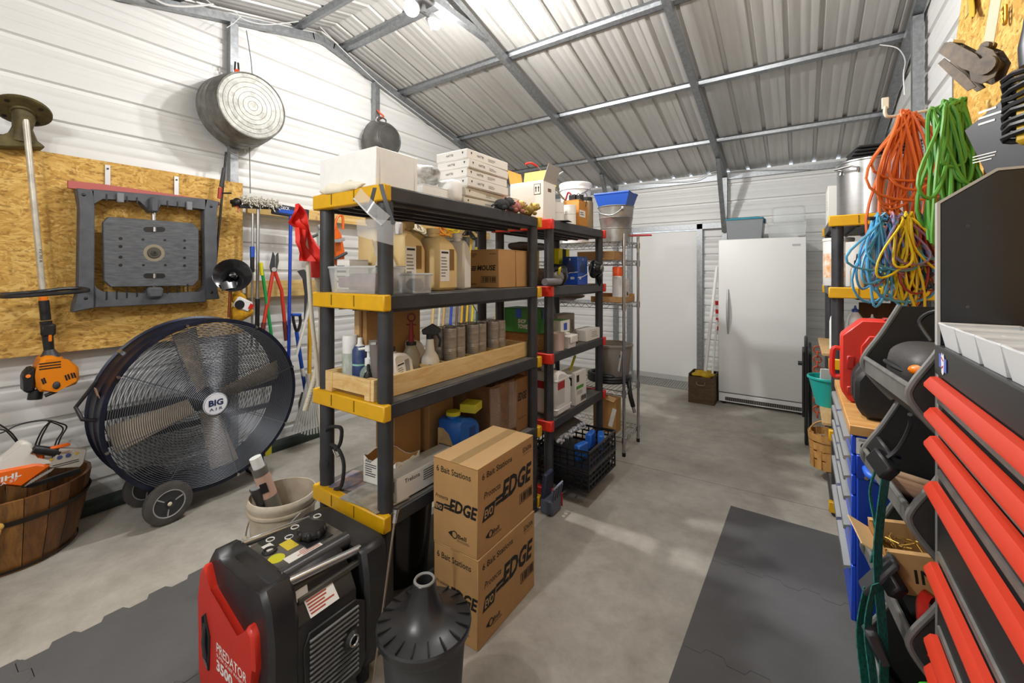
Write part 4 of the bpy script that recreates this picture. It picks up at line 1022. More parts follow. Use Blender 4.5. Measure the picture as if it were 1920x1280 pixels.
ORB = mat('label_orange','D98A2A',.6,var=.35,vs=30,hex2='E8E2D6')
can_jar('canister', 'white drum canister with orange print behind the shelf post', 'canister', (.215, 3.62, T1+.001), .085, .30, mat('jar_white','DFDCD6',.5), PAP, ORB)
can_jar('paper_towel_roll', 'white paper towel roll on the second tier behind the glue bottle', 'paper roll', (.31, 3.44, T1+.001), .07, .28, PAP)
can_jar('canister', 'orange and white canister behind the blue cord loops', 'canister', (.47, 3.46, T1+.001), .075, .26, ORB, PAP)
def squeeze(name, label, loc, r, h, m, capm, cat='bottle', group=None, noz=.05):
    t = thing(name, label, cat, loc, 0, group)
    part('bottle', MB().lathe([(.0,0),(r,0),(r,h*.75),(r*.85,h*.88),(r*.4,h),(.0,h)], (0,0,0), 20), m, t)
    part('cap', MB().lathe([(r*.45,h),(r*.45,h+noz*.4),(r*.2,h+noz*.5),(r*.1,h+noz),(.0,h+noz)], (0,0,0), 14), capm, t); return t
squeeze('glue_bottle', 'cream squeeze bottle with black nozzle on the right second tier', (.285, 3.29, T1+.001), .034, .13, mat('cream_plastic','E2D3B4',.5), BLK, noz=.07)
can_jar('jar', 'small green jar behind the blue cord loops on the second tier', 'jar', (.375, 3.30, T1+.001), .035, .09, mat('jar_green','6FA05C',.3,alpha=.8), mat('lid_green','2E5B2A',.5))
for i, (x, c, y, h) in enumerate((( .20,'E0E2E4',3.50,.24),(.28,'2A4E9A',3.34,.26),(.36,'E4E4E2',3.34,.21))):
    squeeze('cleaner_bottle', ['white bottle behind the red case on the third tier','blue capped white bottle above the red case on the third tier','white spray bottle right of the blue capped bottle on the third tier'][i], (x,y,T2+.023), .04, h, WHT, mat('cap_'+c, c, .4), 'bottle', 'bottles on the third tier', .04)
for z, lb in ((T2,'long pine board lying on the third tier of the right shelving unit'),(T3,'long pine board lying on the fourth tier of the right shelving unit')):
    solo('pine_board', lb, 'board', MB().bx(0,.42,0,.75,0,.020,.002), m_wood('board_wood','B08850','D2B080',(4,1,4),3.0), (.115, 3.315, z+.001))
solo('plywood_offcut', 'dark brown board standing at the back of the third tier', 'board', MB().bx(0,.26,0,.015,0,.30,.002), m_wood('brown_wood','4A2F18','6A4526',(3,3,1)), (.33,3.70,T2+.023))
def bowl(name,label,loc,r,h,m):
    t = thing(name,label,'bowl',loc); part('shell', MB().lathe([(.0,0),(r*.6,0),(r*.95,h*.9),(r*1.04,h*.94),(r*1.04,h),(r*.93,h),(r*.56,.012),(.0,.010)], (0,0,0), 28), m, t); part('rim', MB().tube(arc((0,0,h),EX,EY,r,0,2*PI,28)[:-1],.005,6,True), m, t); return t
bowl('pail', 'turquoise plastic pail on the fourth tier below the pine board', (.165, 3.75, T3+.022), .12, .20, mat('teal_plastic','1FA39B',.4))
solo('paper_bundle', 'white paper bundle standing in the turquoise pail', 'paper', MB().box((0,0,.12),(.10,.012,.22),(.12,0,.3)).box((.02,.03,.12),(.10,.01,.20),(.0,.1,.1)), PAP, (.165,3.75,T3+.05))
t = thing('splint_basket', 'woven wood splint basket on the lowest tier of the right unit', 'basket', (.165, 3.80, T4+.001))
for k in range(4):
    z = .012+k*.062; part('band', MB().lathe([(.098+k*.006,z),(.101+k*.006,z+.05)], (0,0,0), 30, cap=False).thick(.003), m_wood('splint','A9773A','C9985A',(6,6,2)), t)
for k in range(12):
    a = k*2*PI/12; c = V((math.cos(a), math.sin(a), 0)); part('stave', MB().box(c*.104+EZ*.13,(.03,.004,.25),(0,0,a+PI/2)), MATS['splint'], t)
part('bottom', MB().cyl((0,0,0),(0,0,.01), .098, n=24), MATS['splint'], t); part('handle', MB().tube(arc((0,0,.22),EX,EZ,.11,.0,PI,14),.006,6), MATS['splint'], t)
t = thing('folding_chair', 'folded black metal chair leaning beside the freezer', 'chair', (.045, 4.45, 0), 0.0)
part('seat_panel', MB().bx(-.03,-.012,.0,.34,.24,.80,.004), BLK, t)
part('frame', MB().tube(catm([(0,.0,.03),(0,.02,.015),(0,.20,.012),(0,.36,.03),(0,.38,.5),(0,.36,.85),(0,.18,.90),(0,.02,.85)],5), .013, 8, True), BLK, t)
part('leg_frame', MB().tube(catm([(.03,.03,.04),(.03,.18,.02),(.03,.34,.04),(.03,.35,.78),(.03,.18,.80),(.03,.04,.78)],5), .011, 8, True), BLK, t)
part('knob', MB().cyl((-.06,.02,.70),(-.03,.02,.70), .018, n=14), BLK, t)
t = thing('orange_chain', 'rusty orange chain hanging on the end of the right shelving unit', 'chain', (.115, 4.20, .35))
for k in range(14): part('link', MB().tube(arc((0,0,.04*k), EZ, (EX if k % 2 else EY), .026, 0, 2*PI, 12)[:-1], .006, 6, True), mat('rust_orange','A8441E',.6), t)
# ================================================================== left wall
def trX(pts, X, th, o, mb=None, bev=0.0):
    """outline measured on the plane x = X, given thickness towards the wall"""
    mb = mb or MB(); o = V(o); q = [at_X(a, b, X)-o for a, b in pts]
    mb.prism([(p.y, p.z) for p in q], (q[0].x, 0, 0), EY, EZ, EX*(-th), bev); return mb
def LX(px, py, X, o): return at_X(px, py, X)-V(o)
lo = solo('osb_sheet', 'oriented strand board sheet behind the string trimmer on the left wall', 'board', MB().bx(0,.012,0,2.44,0,1.20), OSB, (-3.721, -.81, 1.0))
for k, px in enumerate((202, 331)):
    p = at_X(px, 325 if k == 0 else 345, -3.70)
    t = thing('hanger_strap', ['galvanised strap screwed to the strand board, left one above the work table','galvanised strap screwed to the strand board, right one above the work table'][k], 'bracket', p, 0, 'straps carrying the folded work table')
    part('strap', MB().bx(-.006,.0,-.013,.013,-.15,.055), mat('strap_white','C8C9CB',.4,.6), t); part('screw', MB().cyl((0,0,.03),(.004,0,.03),.006,n=8), DKG, t)
    part('lip', MB().bx(-.006,.10,-.013,.013,-.156,-.150), MATS['strap_white'], t)
# folded work table, frame and hinged plate
def work_table():
    X = -3.585; o = at_X(275, 470, X); t = thing('folding_work_table', 'dark grey plastic folding work table hung flat on the strand board', 'work table', o)
    G = mat('table_grey','55575D',.55,var=.25,vs=14,bump=.05); th = .075
    part('left_rail', trX([(143,352),(178,356),(178,577),(136,586),(139,568),(150,545),(150,392)], X, th, o, bev=.006), G, t)
    part('right_rail', trX([(383,372),(412,378),(405,400),(405,535),(413,560),(385,562)], X, th, o, bev=.006), G, t)
    part('top_rail', trX([(170,354),(390,373),(386,394),(366,390),(300,382),(296,396),(282,398),(272,384),(262,375),(192,371),(176,385)], X, th, o, bev=.005), G, t)
    part('bottom_rail', trX([(178,535),(192,548),(272,551),(280,540),(300,541),(306,551),(375,548),(386,535),(388,566),(178,577)], X, th, o, bev=.005), G, t)
    for k in range(9):
        u = 200+k*19; c = LX(u, 560-.0*k-.10*(u-200)+.0, X+.001, o)
        if not 268 < u < 312: part('rail_rib', MB().box(c+EZ*.02,(.006,.006,.055)), BLK, t)
        c = LX(u, 368+.105*(u-200), X+.001, o)
        if not 268 < u < 300: part('rail_rib', MB().box(c-EZ*.008,(.006,.006,.045)), BLK, t)
    part('red_edge', trX([(128,338),(200,346),(330,365),(412,378),(412,385),(128,352)], X-.05, .03, o), mat('faded_red','B8605A',.6), t)
    pl = part('plate', trX([(193,417),(203,406),(362,418),(373,430),(373,525),(362,536),(208,538),(195,526)], X-.010, .03, o, bev=.004), mat('plate_grey','66686C',.6,var=.35,vs=14,hex2='4A4C50',stretch=(1,1,6)), t)
    def hole(px, py, r, nm='hole', m=BLK): c = LX(px, py, X-.010, o); part(nm, MB().cyl(c-EX*.001, c+EX*.0012, r, n=14), m, pl)
    for py in (447,462,482,497): hole(226, py, .010); 
    for py in (451,465,483,498): hole(346, py, .009)
    for px, py in ((268,449),(309,450),(269,497),(310,497)): hole(px, py, .008)
    hole(289, 474, .058, 'hub_dust', mat('hub_dust','8E8470',.7)); c = LX(289,474,X-.010,o)
    part('hub', MB().lathe([(.0,.012),(.016,.012),(.02,.006),(.034,.006),(.04,.0),(.0,.0)], c, 24, (1,0,0)), mat('hub_grey','4A463E',.5), pl)
    part('hub_bore', MB().cyl(c+EX*.011, c+EX*.0135, .010, n=12), BLK, pl)
    for py in (430, 517):
        a, b = LX(275,py,X-.010,o), LX(304,py,X-.010,o); mb = MB(); mb.cyl(a-EX*.001, a+EX*.0013, .017, n=14); mb.cyl(b-EX*.001, b+EX*.0013, .017, n=14); mb.prism([(a.y,a.z-.017),(b.y,b.z-.017),(b.y,b.z+.017),(a.y,a.z+.017)], (a.x-.001,0,0), EY, EZ, EX*.0022)
        part('hand_slot', mb, BLK, pl); c2 = (a+b)/2; part('bar_in_slot', MB().cyl(c2+EX*.001-EZ*.015, c2+EX*.001+EZ*.015, .010, n=10), STEEL, pl)
    a, b = LX(288,372,X-.055,o), LX(290,560,X-.055,o); part('pivot_bar', MB().cyl(a, b, .014, n=14), STEEL, t)
    for (u, v, w_, h_) in ((288,384,.05,.10),(290,548,.085,.07)):
        c = LX(u, v, X+.01, o); part('pivot_block', MB().box(c,(.05,w_,h_),None,.012), G, t)
    for u, v in ((157,365),(396,387),(161,559),(397,548)):
        c = LX(u, v, X, o); part('screw', MB().sph(c,(.006,.010,.010),10,6), BLK, t)
    for u, v in ((225,371),(354,386)):
        c = LX(u, v, X, o); part('clip', MB().box(c+EX*.008,(.018,.035,.06),None,.004), mat('clip_grey','7E8084',.5), t)
work_table()
# string trimmer hung engine down
def trimmer():
    X = -3.57; o = at_X(95, 700, X); t = thing('string_trimmer', 'orange string trimmer hung engine down in front of the strand board', 'trimmer', o)
    part('shaft', MB().cyl(LX(47,215,X,o), LX(80,545,X,o), .014, n=14), mat('shaft_worn','C9C2B4',.4,.3,var=.3,vs=12), t)
    txt(t, 'FS 70 R', LX(75,480,X,o)+EX*.0150, EZ*-1, EY, .075, .012, INK)
    a = LX(80,549,X,o); part('loop_handle', MB().tube(catm([a+V((.0,-.16,-.005)), a+V((.0,-.06,.003)), a+V((.03,.0,.01)), a+V((.0,.08,.02)), a+V((.0,.16,.02)), a+V((.15,.15,.01)), a+V((.20,.0,.0)), a+V((.15,-.15,-.01)), a+V((.0,-.16,-.005))],5), .011, 8), BLK, t)
    part('clamp', MB().cyl(LX(81,556,X,o), LX(82,566,X,o), .019, n=14), ORG, t)
    part('grip', MB().cyl(LX(82,563,X,o), LX(86,600,X,o), .022, n=16), BLK, t); part('throttle', MB().cyl(LX(86,602,X,o), LX(92,655,X,o), .026, .022, n=16).box(LX(89,618,X,o)+EX*.02,(.03,.06,.07),None,.01), BLK, t)
    part('trigger_lock', MB().box(LX(92,628,X,o)+EX*.028,(.01,.014,.07),None,.003), ORG, t)
    part('neck', MB().cyl(LX(92,655,X,o), LX(94,670,X,o), .022, .045, n=16), DKG, t)
    EO = mat('engine_orange','E8860F',.4)
    hs = part('engine_cover', trX([(80,668),(108,667),(122,678),(148,684),(151,716),(136,725),(104,730),(82,738),(70,732),(66,700)], X+.075, .15, o, bev=.018), EO, t)
    mb = MB()
    for k in range(3): mb.box(LX(94,680+k*5,X+.0755,o),(.003,.085,.006))
    part('vent_slots', mb, BLK, hs)
    for u, v in ((124,708),(129,706),(135,704),(140,703),(80,715),(84,713)): part('vent_slot', MB().box(LX(u,v,X+.0757,o),(.003,.007,.032),(.25,0,0)), BLK, hs)
    part('muffler_dome', MB().sph(LX(106,722,X+.076,o),(.012,.016,.022),12,8), DKG, hs)
    part('air_filter', trX([(44,705),(60,688),(70,692),(66,735),(45,738)], X+.06, .12, o, bev=.012), BLK, t)
    part('filter_knob', MB().cyl(LX(53,705,X+.06,o), LX(53,705,X+.07,o), .010, n=10), ORG, t)
    part('fuel_cap', MB().cyl(LX(68,731,X+.02,o), LX(65,748,X+.02,o), .030, n=18), BLK, t); part('starter_grip', MB().cyl(LX(84,742,X+.05,o), LX(106,733,X+.05,o), .010, n=8), BLK, t)
trimmer()
# brown cast pedestal on the sheet top
o = at_X(42, 278, -3.66); t = thing('cast_iron_pedestal', 'olive brown cast iron flanged pedestal standing on the strand board edge', 'pedestal', o)
CI = mat('cast_olive','6A5E36',.6,.3,var=.35,vs=20,hex2='463E26')
fc = LX(43,205,-3.60,o); part('flange', MB().lathe([(.0,0),(.112,.0),(.115,.006),(.115,.018),(.108,.022),(.05,.022),(.045,.03),(.0,.03)], fc, 32, (.45,-.1,-.9)), CI, t)
part('column', MB().tube([fc, fc+V((0,.004,-.05)), LX(42,240,-3.62,o), LX(42,262,-3.64,o)], [.044,.046,.040,.06], 16), CI, t)
part('foot', trX([(-5,250),(18,252),(30,225),(55,225),(62,262),(84,272),(86,278),(-6,275)], -3.60, .10, o, bev=.012), CI, t)
for k in range(4):
    a = k*PI/2+.6; n_ = V((.45,-.1,-.9)).normalized(); R_ = frame_from(n_); c = fc+R_@V((.088*math.cos(a), .088*math.sin(a), .02)); part('bolt_hole', MB().cyl(c, c+n_*.004, .011, n=10), BLK, t)
# galvanised wash tub
t = thing('wash_tub', 'round galvanised wash tub hung bottom out on the wall post', 'tub', (-3.70, 1.58, 2.745))
TG = mat('tub_galv','8D8C88',.45,.7,var=.35,vs=16,hex2='6B6A66')
part('side', MB().lathe([(.272,.0),(.278,.006),(.272,.014),(.268,.06),(.272,.066),(.268,.072),(.262,.13),(.266,.136),(.261,.142),(.246,.262),(.240,.268)], (0,0,0), 56, (1,0,0), cap=False).thick(.002), TG, t)
part('bottom', MB().lathe([(.0,.262),(.235,.262),(.243,.266),(.243,.272),(.236,.274),(.232,.268),(.0,.268)], (0,0,0), 56, (1,0,0)), mat('tub_bottom','97968F',.5,.5,var=.45,vs=24,hex2='6E6D68'), t)
for k in range(6): part('bottom_ring', MB().tube(arc((.2685,0,0),EY,EZ,.035+k*.034,0,2*PI,44)[:-1],.0016,5,True), MATS['tub_bottom'], t)
part('handle', MB().tube(catm([(.04,-.03,.272),(.045,-.03,.30),(.045,.03,.30),(.04,.03,.272)],5),.006,8), TG, t)
part('wire_loop', MB().tube(catm([(.02,-.05,-.275),(.03,-.06,-.32),(.03,.0,-.345),(.03,.06,-.32),(.02,.05,-.275)],5),.003,6), GALV, t)
t = thing('spring_clamp', 'orange tipped spring clamp gripping the wash tub rim', 'clamp', (-3.66, 1.565, 3.032))
for s in (-1,1): part('jaw', MB().tube([(0,s*.006,0),(0,s*.014,.04),(0,s*.010,.10)], .007, 8), BLK, t); part('tip', MB().sph((0,s*.008,.03),(.011,.010,.022),10,6), mat('tip_red','DD4A25',.5), t)
solo('hanging_wire', 'thin grey cable drooping beside the wall post and wash tub', 'cable', MB().tube(catm([(0,0,0),(.03,.03,-.35),(.01,.02,-.75),(.02,.02,-1.3)],6), .004, 6), mat('cable_grey','6A6A6A',.6), (-3.67, 1.64, 3.42))
# saucepan
t = thing('saucepan', 'dull steel saucepan hung bottom out above the white foam box', 'pan', (-3.69, 2.965, 2.875))
part('body', MB().lathe([(.205,0),(.212,.004),(.208,.012),(.198,.05),(.175,.12),(.150,.155),(.0,.158)], (0,0,0), 44, (1,0,0), cap=False).thick(.0025), mat('pan_steel','7C7B78',.4,.85,var=.2,vs=10), t)
part('bottom_ring', MB().tube(arc((.160,0,0),EY,EZ,.135,0,2*PI,40)[:-1],.004,6,True), STEEL, t)
part('handle', MB().tube(catm([(.01,-.06,.195),(.03,-.05,.24),(.03,.05,.24),(.01,.06,.195)],5),.008,8), STEEL, t)
part('hook_cord', MB().tube(catm([(.0,0,.24),(.02,.03,.27),(.0,.0,.30),(-.01,-.03,.33)],5),.010,8), mat('cord_rust','C4552A',.6), t)
# rails of pine with hanging tools
for z0, z1, lb, yb_ in ((1.28,1.42,'lower pine rail on the left wall right of the strand board',4.9),(1.965,2.055,'upper pine rail on the left wall behind the brooms',4.9)):
    solo('pine_rail', lb, 'rail', MB().bx(0,.035,0,yb_-1.66,0,z1-z0,.002), m_wood('rail_wood','C79B4E','E6C988',(3,1,12),3.0), (-3.72, 1.655, z0))
def stick(name, label, cat, a, b, X, r, m, X2=None, group=None, extra=None, n=12):
    p, q = at_X(a[0], a[1], X), at_X(b[0], b[1], X if X2 is None else X2)
    t = thing(name, label, cat, q, 0, group); part('handle', MB().cyl(p-q, V((0,0,0)), r, n=n), m, t)
    return t, q
ALM = mat('alu_pole','B8BABC',.3,.9)
# fishing rod
t, q = stick('fishing_rod', 'black and red fishing rod with reel standing before the strand board edge', 'fishing rod', (424,285), (402,520), -3.62, .008, BLK)
part('cork_grip', MB().cyl(LX(420,315,-3.62,q), LX(414,350,-3.62,q), .012, n=12), DKG, t); part('red_collar', MB().cyl(LX(413,352,-3.62,q), LX(411,372,-3.62,q), .013, n=12), mat('rod_red','A83226',.4), t)
part('reel', MB().lathe([(.0,0),(.022,.0),(.026,.02),(.018,.03),(.022,.05),(.0,.052)], LX(437,375,-3.58,q), 18, (.2,.2,-1)), mat('reel_dark','2A2222',.3,.5), t)
part('reel_foot', MB().cyl(LX(414,362,-3.62,q), LX(434,362,-3.58,q), .006, n=8), BLK, t); part('crank', MB().tube(catm([LX(437,385,-3.58,q), LX(446,388,-3.52,q), LX(447,398,-3.50,q)],4), .005, 6), mat('rod_red','A83226',.4), t)
# funnel-like auger guard
o = at_X(436, 518, -3.48); t = thing('plastic_funnel', 'black glossy funnel guard hung right of the work table', 'funnel', o)
part('cone', MB().lathe([(.120,.03),(.124,.036),(.118,.034),(.085,.012),(.04,-.012),(.028,-.05),(.0,-.05)], (0,0,0), 40, (.85,-.35,.25), cap=False).thick(.003), mat('gloss_black','17171A',.18), t)
part('hub', MB().lathe([(.03,-.01),(.03,.03),(.02,.05),(.0,.055)], (0,0,0), 18, (.85,-.35,.25)), MATS['gloss_black'], t)
part('flap', MB().grid(lambda u, v: V((.02+.03*v, -.09+.13*u, -.05-.055*v+.02*math.sin(PI*u))), 8, 3).thick(.004), MATS['gloss_black'], t)
part('stem', MB().cyl((0,-.01,-.04),(-.01,-.02,-.30), .011, n=10), mat('copper','9A5A3A',.4,.8), t)
# yellow mop
o = at_X(452, 575, -3.52); t = thing('dust_mop', 'yellow dust mop with white label hung below the black funnel', 'mop', o)
part('fibres', blob((0,.01,-.05),(.04,.085,.055),3,.22,22,14), mat('mop_yellow','D9A01E',.9,var=.3,vs=60,bump=.5,bs=120), t); part('fibres', blob((0,-.03,.07),(.035,.05,.04),4,.25,18,12), MATS['mop_yellow'], t)
part('wrapper', MB().box((.03,.0,.02),(.03,.12,.085),(-.5,0,0),.01), WHT, t); part('label', MB().cyl((.045,-.03,.02),(.048,-.03,.02), .034, n=20), BLK, t); part('red_label', MB().box((.047,.05,.0),(.003,.03,.04),(-.5,0,0)), RED, t)
# brooms
t, q = stick('push_broom', 'push broom with shaggy white bristles hung head up on the rail', 'broom', (484,392), (482,655), -3.55, .012, ALM)
c = LX(482,384,-3.55,q); part('head', MB().box(c+V((0,-.0,-.015)),(.05,.27,.03),(.08,0,0),.006), DKG, t)
mb = MB(); rr = random.Random(2)
for i in range(340):
    a = V((rr.uniform(-.03,.05), rr.uniform(-.12,.15), rr.uniform(-.01,.03))); d = V((rr.uniform(.1,.8), rr.uniform(-.3,.3), rr.uniform(-.2,.9))).normalized()*.05; mb.tube([c+a, c+a+d*.6, c+a+d+V((0,0,-.012))], .0045, 4)
o_ = part('bristles', mb, mat('bristle_white','D9D5CB',.9), t); o_['kind'] = 'stuff'
part('head_end', MB().sph(c+V((0,-.145,.0)),(.035,.03,.035),12,8), BLK, t)
part('lower_grip', MB().cyl(LX(483,560,-3.55,q), LX(482,620,-3.55,q), .016, n=12), BLK, t)
t, q = stick('paint_pole', 'silver extension pole with blue and black grip beside the push broom', 'pole', (474,400), (472,650), -3.55, .009, ALM)
part('blue_grip', MB().cyl(LX(473,462,-3.55,q), LX(473,482,-3.55,q), .017, n=12), BLU, t); part('black_grip', MB().cyl(LX(473,482,-3.55,q), LX(473,510,-3.55,q), .015, n=12), BLK, t)
t, q = stick('deck_brush', 'deck brush with navy head and blue handle hung head up', 'brush', (545,405), (541,690), -3.50, .013, mat('handle_royal','1E44B8',.4))
part('head', MB().box(LX(545,397,-3.55,q),(.05,.30,.085),(-.06,0,0),.006), mat('navy_head','20243A',.5), t)
lb_ = part('blue_label', MB().box(LX(548,398,-3.523,q),(.002,.24,.035),(-.06,0,0)), BLU, t); txt(t, 'DECK', LX(535,390,-3.519,q), EY, EZ, .07, .025, WHT, 0, .01)
t, q = stick('pole_pruner', 'green pole with yellow tip leaning on the lower rail', 'pole', (490,497), (512,650), -3.52, .012, mat('pole_green','1E9A4E',.4))
part('tip', MB().cyl(LX(489,492,-3.52,q), LX(491,516,-3.52,q), .014, n=12), mat('tip_yellow','E0D21E',.4), t)
# loppers
o = at_X(520, 520, -3.52); t = thing('loppers', 'red handled loppers hung blades up on the lower rail', 'loppers', o)
for s, (b1, b2, b3) in ((1,((514,505),(528,545),(537,638))),(-1,((512,508),(503,560),(490,632)))):
    part('handle', MB().tube([LX(*b1,-3.52,o), LX(*b2,-3.52,o), LX(*b3,-3.52,o)], .014, 10), mat('lopper_red','CC3B26',.4), t)
    part('grip', MB().cyl(LX(b2[0]+(b3[0]-b2[0])*.62,b2[1]+(b3[1]-b2[1])*.62,-3.52,o), LX(*b3,-3.52,o)*1.0, .017, n=10), mat('grip_dark','6E2A22',.6), t)
part('blade', trX([(506,500),(512,472),(516,480),(516,510),(510,516)], -3.515, .008, o), DKG, t); part('blade', trX([(517,510),(518,478),(522,473),(523,490),(519,508)], -3.505, .008, o), mat('blade_steel','6A6864',.4,.8), t)
part('pivot', MB().cyl(LX(514,505,-3.53,o), LX(514,505,-3.50,o), .018, n=14), STEEL, t)
# shovel with D grip, yellow level, white slats
t, q = stick('d_grip_shovel', 'blue shaft shovel with black D grip leaning below the deck brush', 'shovel', (556,622), (573,735), -3.45, .015, BLU)
part('d_grip', MB().tube(catm([LX(549,590,-3.45,q), LX(551,605,-3.45,q), LX(557,622,-3.45,q), LX(563,605,-3.45,q), LX(562,590,-3.45,q)],4), .012, 8), BLK, t); part('grip_bar', MB().cyl(LX(547,590,-3.45,q), LX(564,590,-3.45,q), .013, n=10), BLU, t); part('label', MB().cyl(LX(566,690,-3.45,q), LX(569,705,-3.45,q), .0165, n=12), WHT, t)
part('blade', trX([(566,735),(580,735),(588,760),(585,790),(572,800),(560,785),(560,755)], -3.46, .006, q), mat('shovel_steel','7E7C78',.4,.7), t)
t, q = stick('yellow_hoe', 'yellow wooden hoe standing behind the red flagged poles', 'hoe', (581,590), (580,735), -3.40, .016, mat('handle_yellow','E0A81E',.45))
stick('plastic_lath', 'flat white plastic slat leaning left behind the flagged poles', 'slat', (582,570), (556,665), -3.30, .012, mat('slat_white','DDDAD2',.5))
solo('axe_blade_bracket', 'dark curved sickle blade hung on the lower rail', 'blade', trX([(558,508),(570,505),(576,512),(577,560),(571,600),(572,550),(568,522)], -3.55, .010, at_X(570,550,-3.55)), DKG, at_X(570,550,-3.55))
# clear plastic broom rake by the wall, dark base rail
o = at_X(572, 800, -3.40); t = thing('leaf_rake', 'frosted white plastic leaf rake standing head down by the left wall', 'rake', o)
for k in range(11):
    u = k/10; a = LX(578+6*(u-.5), 715, -3.40, o); b = LX(548+58*u, 815-12*abs(u-.5), -3.44+.06*math.sin(PI*u), o); part('tine', MB().tube([a, a.lerp(b,.5)+EX*.02, b], [.006,.010,.008], 6), mat('frost_white','DCDDDA',.45,alpha=.85), t)
part('socket', MB().cyl(LX(578,700,-3.40,o), LX(578,725,-3.40,o), .018, n=12), MATS['frost_white'], t)
t = thing('floor_squeegee', 'long dark green bar lying along the foot of the left wall', 'bar', (-3.66, .15, 0))
part('bar', MB().prism([(0,.0),(.07,0),(.07,.045),(.05,.075),(.0,.075)], (0,0,0), EX, EZ, EY*2.15, .004), mat('dark_green_bar','22302A',.6,var=.3,vs=12), t)
part('end_clip', MB().box((.04,2.15,.06),(.09,.10,.05),None,.02), mat('dark_green_bar','22302A',.6), t)
part('yellow_band', MB().box((.035,1.62,.042),(.078,.05,.082)), mat('band_yellow','D6C82A',.5), t)
# wire border fence
o = at_X(60, 850, -3.60); t = thing('wire_edging', 'black wire garden edging hoops leaning on the wall behind the barrel', 'edging', o); WB = mat('wire_black','1C1A18',.5)
for pts in (((-40,815),(0,812),(30,798),(60,790),(92,788),(112,793),(125,800),(114,820),(106,845),(104,870)),((62,868),(66,835),(80,805),(94,790)),((72,868),(74,830),(88,800),(96,790)),((90,789),(118,802),(106,826),(99,850),(98,868)),((0,805),(12,808),(30,828),(36,840),(28,850),(0,860)),((-10,790),(20,810),(38,835),(42,850))):
    part('wire', MB().tube(catm([LX(a,b,-3.60,o) for a,b in pts],5), .004, 6), WB, t)
# half barrel planter with hedge trimmer
def barrel():
    t = thing('barrel_planter', 'wooden half barrel with rope handle at the left edge', 'barrel', (-3.44, .395, 0)); rt, rb, h = .295, .225, .375
    cols = ['7A4E22','8A5A28','6A421C','9A6A32','5E3A18']
    n = 20
    for k in range(n):
        a0, a1 = 2*PI*k/n+.006, 2*PI*(k+1)/n-.006; mb = MB(); vs = []
        for r_, z in ((rb,.0),(rb+(rt-rb)*.5+.008,h*.5),(rt,h)):
            for rr_ in (r_, r_-.016):
                for a in (a0, a1): vs.append(V((rr_*math.cos(a), rr_*math.sin(a), z)))
        f = []
        for s in (0, 4): f += [(s,s+1,s+5,s+4),(s+2,s+6,s+7,s+3),(s,s+4,s+6,s+2),(s+1,s+3,s+7,s+5)]
        f += [(0,2,3,1),(8,9,11,10)]
        mb._add(vs, f); c = cols[(k*7) % 5]; part('stave', mb, m_wood('stave_'+c, '%02X%02X%02X' % tuple(int(int(c[i:i+2],16)*.62) for i in (0,2,4)), c, (9,9,1), 4.0, .45), t)
    part('bottom', MB().cyl((0,0,.02),(0,0,.035), rb-.012, n=28), m_wood('stave_bottom','3A2410','5A3A1C'), t)
    for z, w_ in ((.255,.028),(.012,.014)):
        r_ = rb+(rt-rb)*z/h+.003; r2 = rb+(rt-rb)*(z+w_)/h+.005+.006*math.sin(PI*z/h)
        part('hoop', MB().lathe([(r_+.006,z),(r2+.006,z+w_)], (0,0,0), 48, cap=False).thick(.003), mat('hoop_dark','2A211A',.5,.4), t)
    d = V((.86,-.5,0)); s = V((.5,.86,0)); part('rope_handle', MB().tube(catm([d*.285+s*.075+EZ*.27, d*.315+s*.06+EZ*.20, d*.33+EZ*.15, d*.315-s*.06+EZ*.20, d*.285-s*.075+EZ*.27],6), .012, 8), mat('rope','C79A4A',.9,bump=.4,bs=90), t)
    for q_ in (-.075,.075): part('rope_knot', MB().sph(d*.285+s*q_+EZ*.272,.017,10,7), MATS['rope'], t)
barrel()
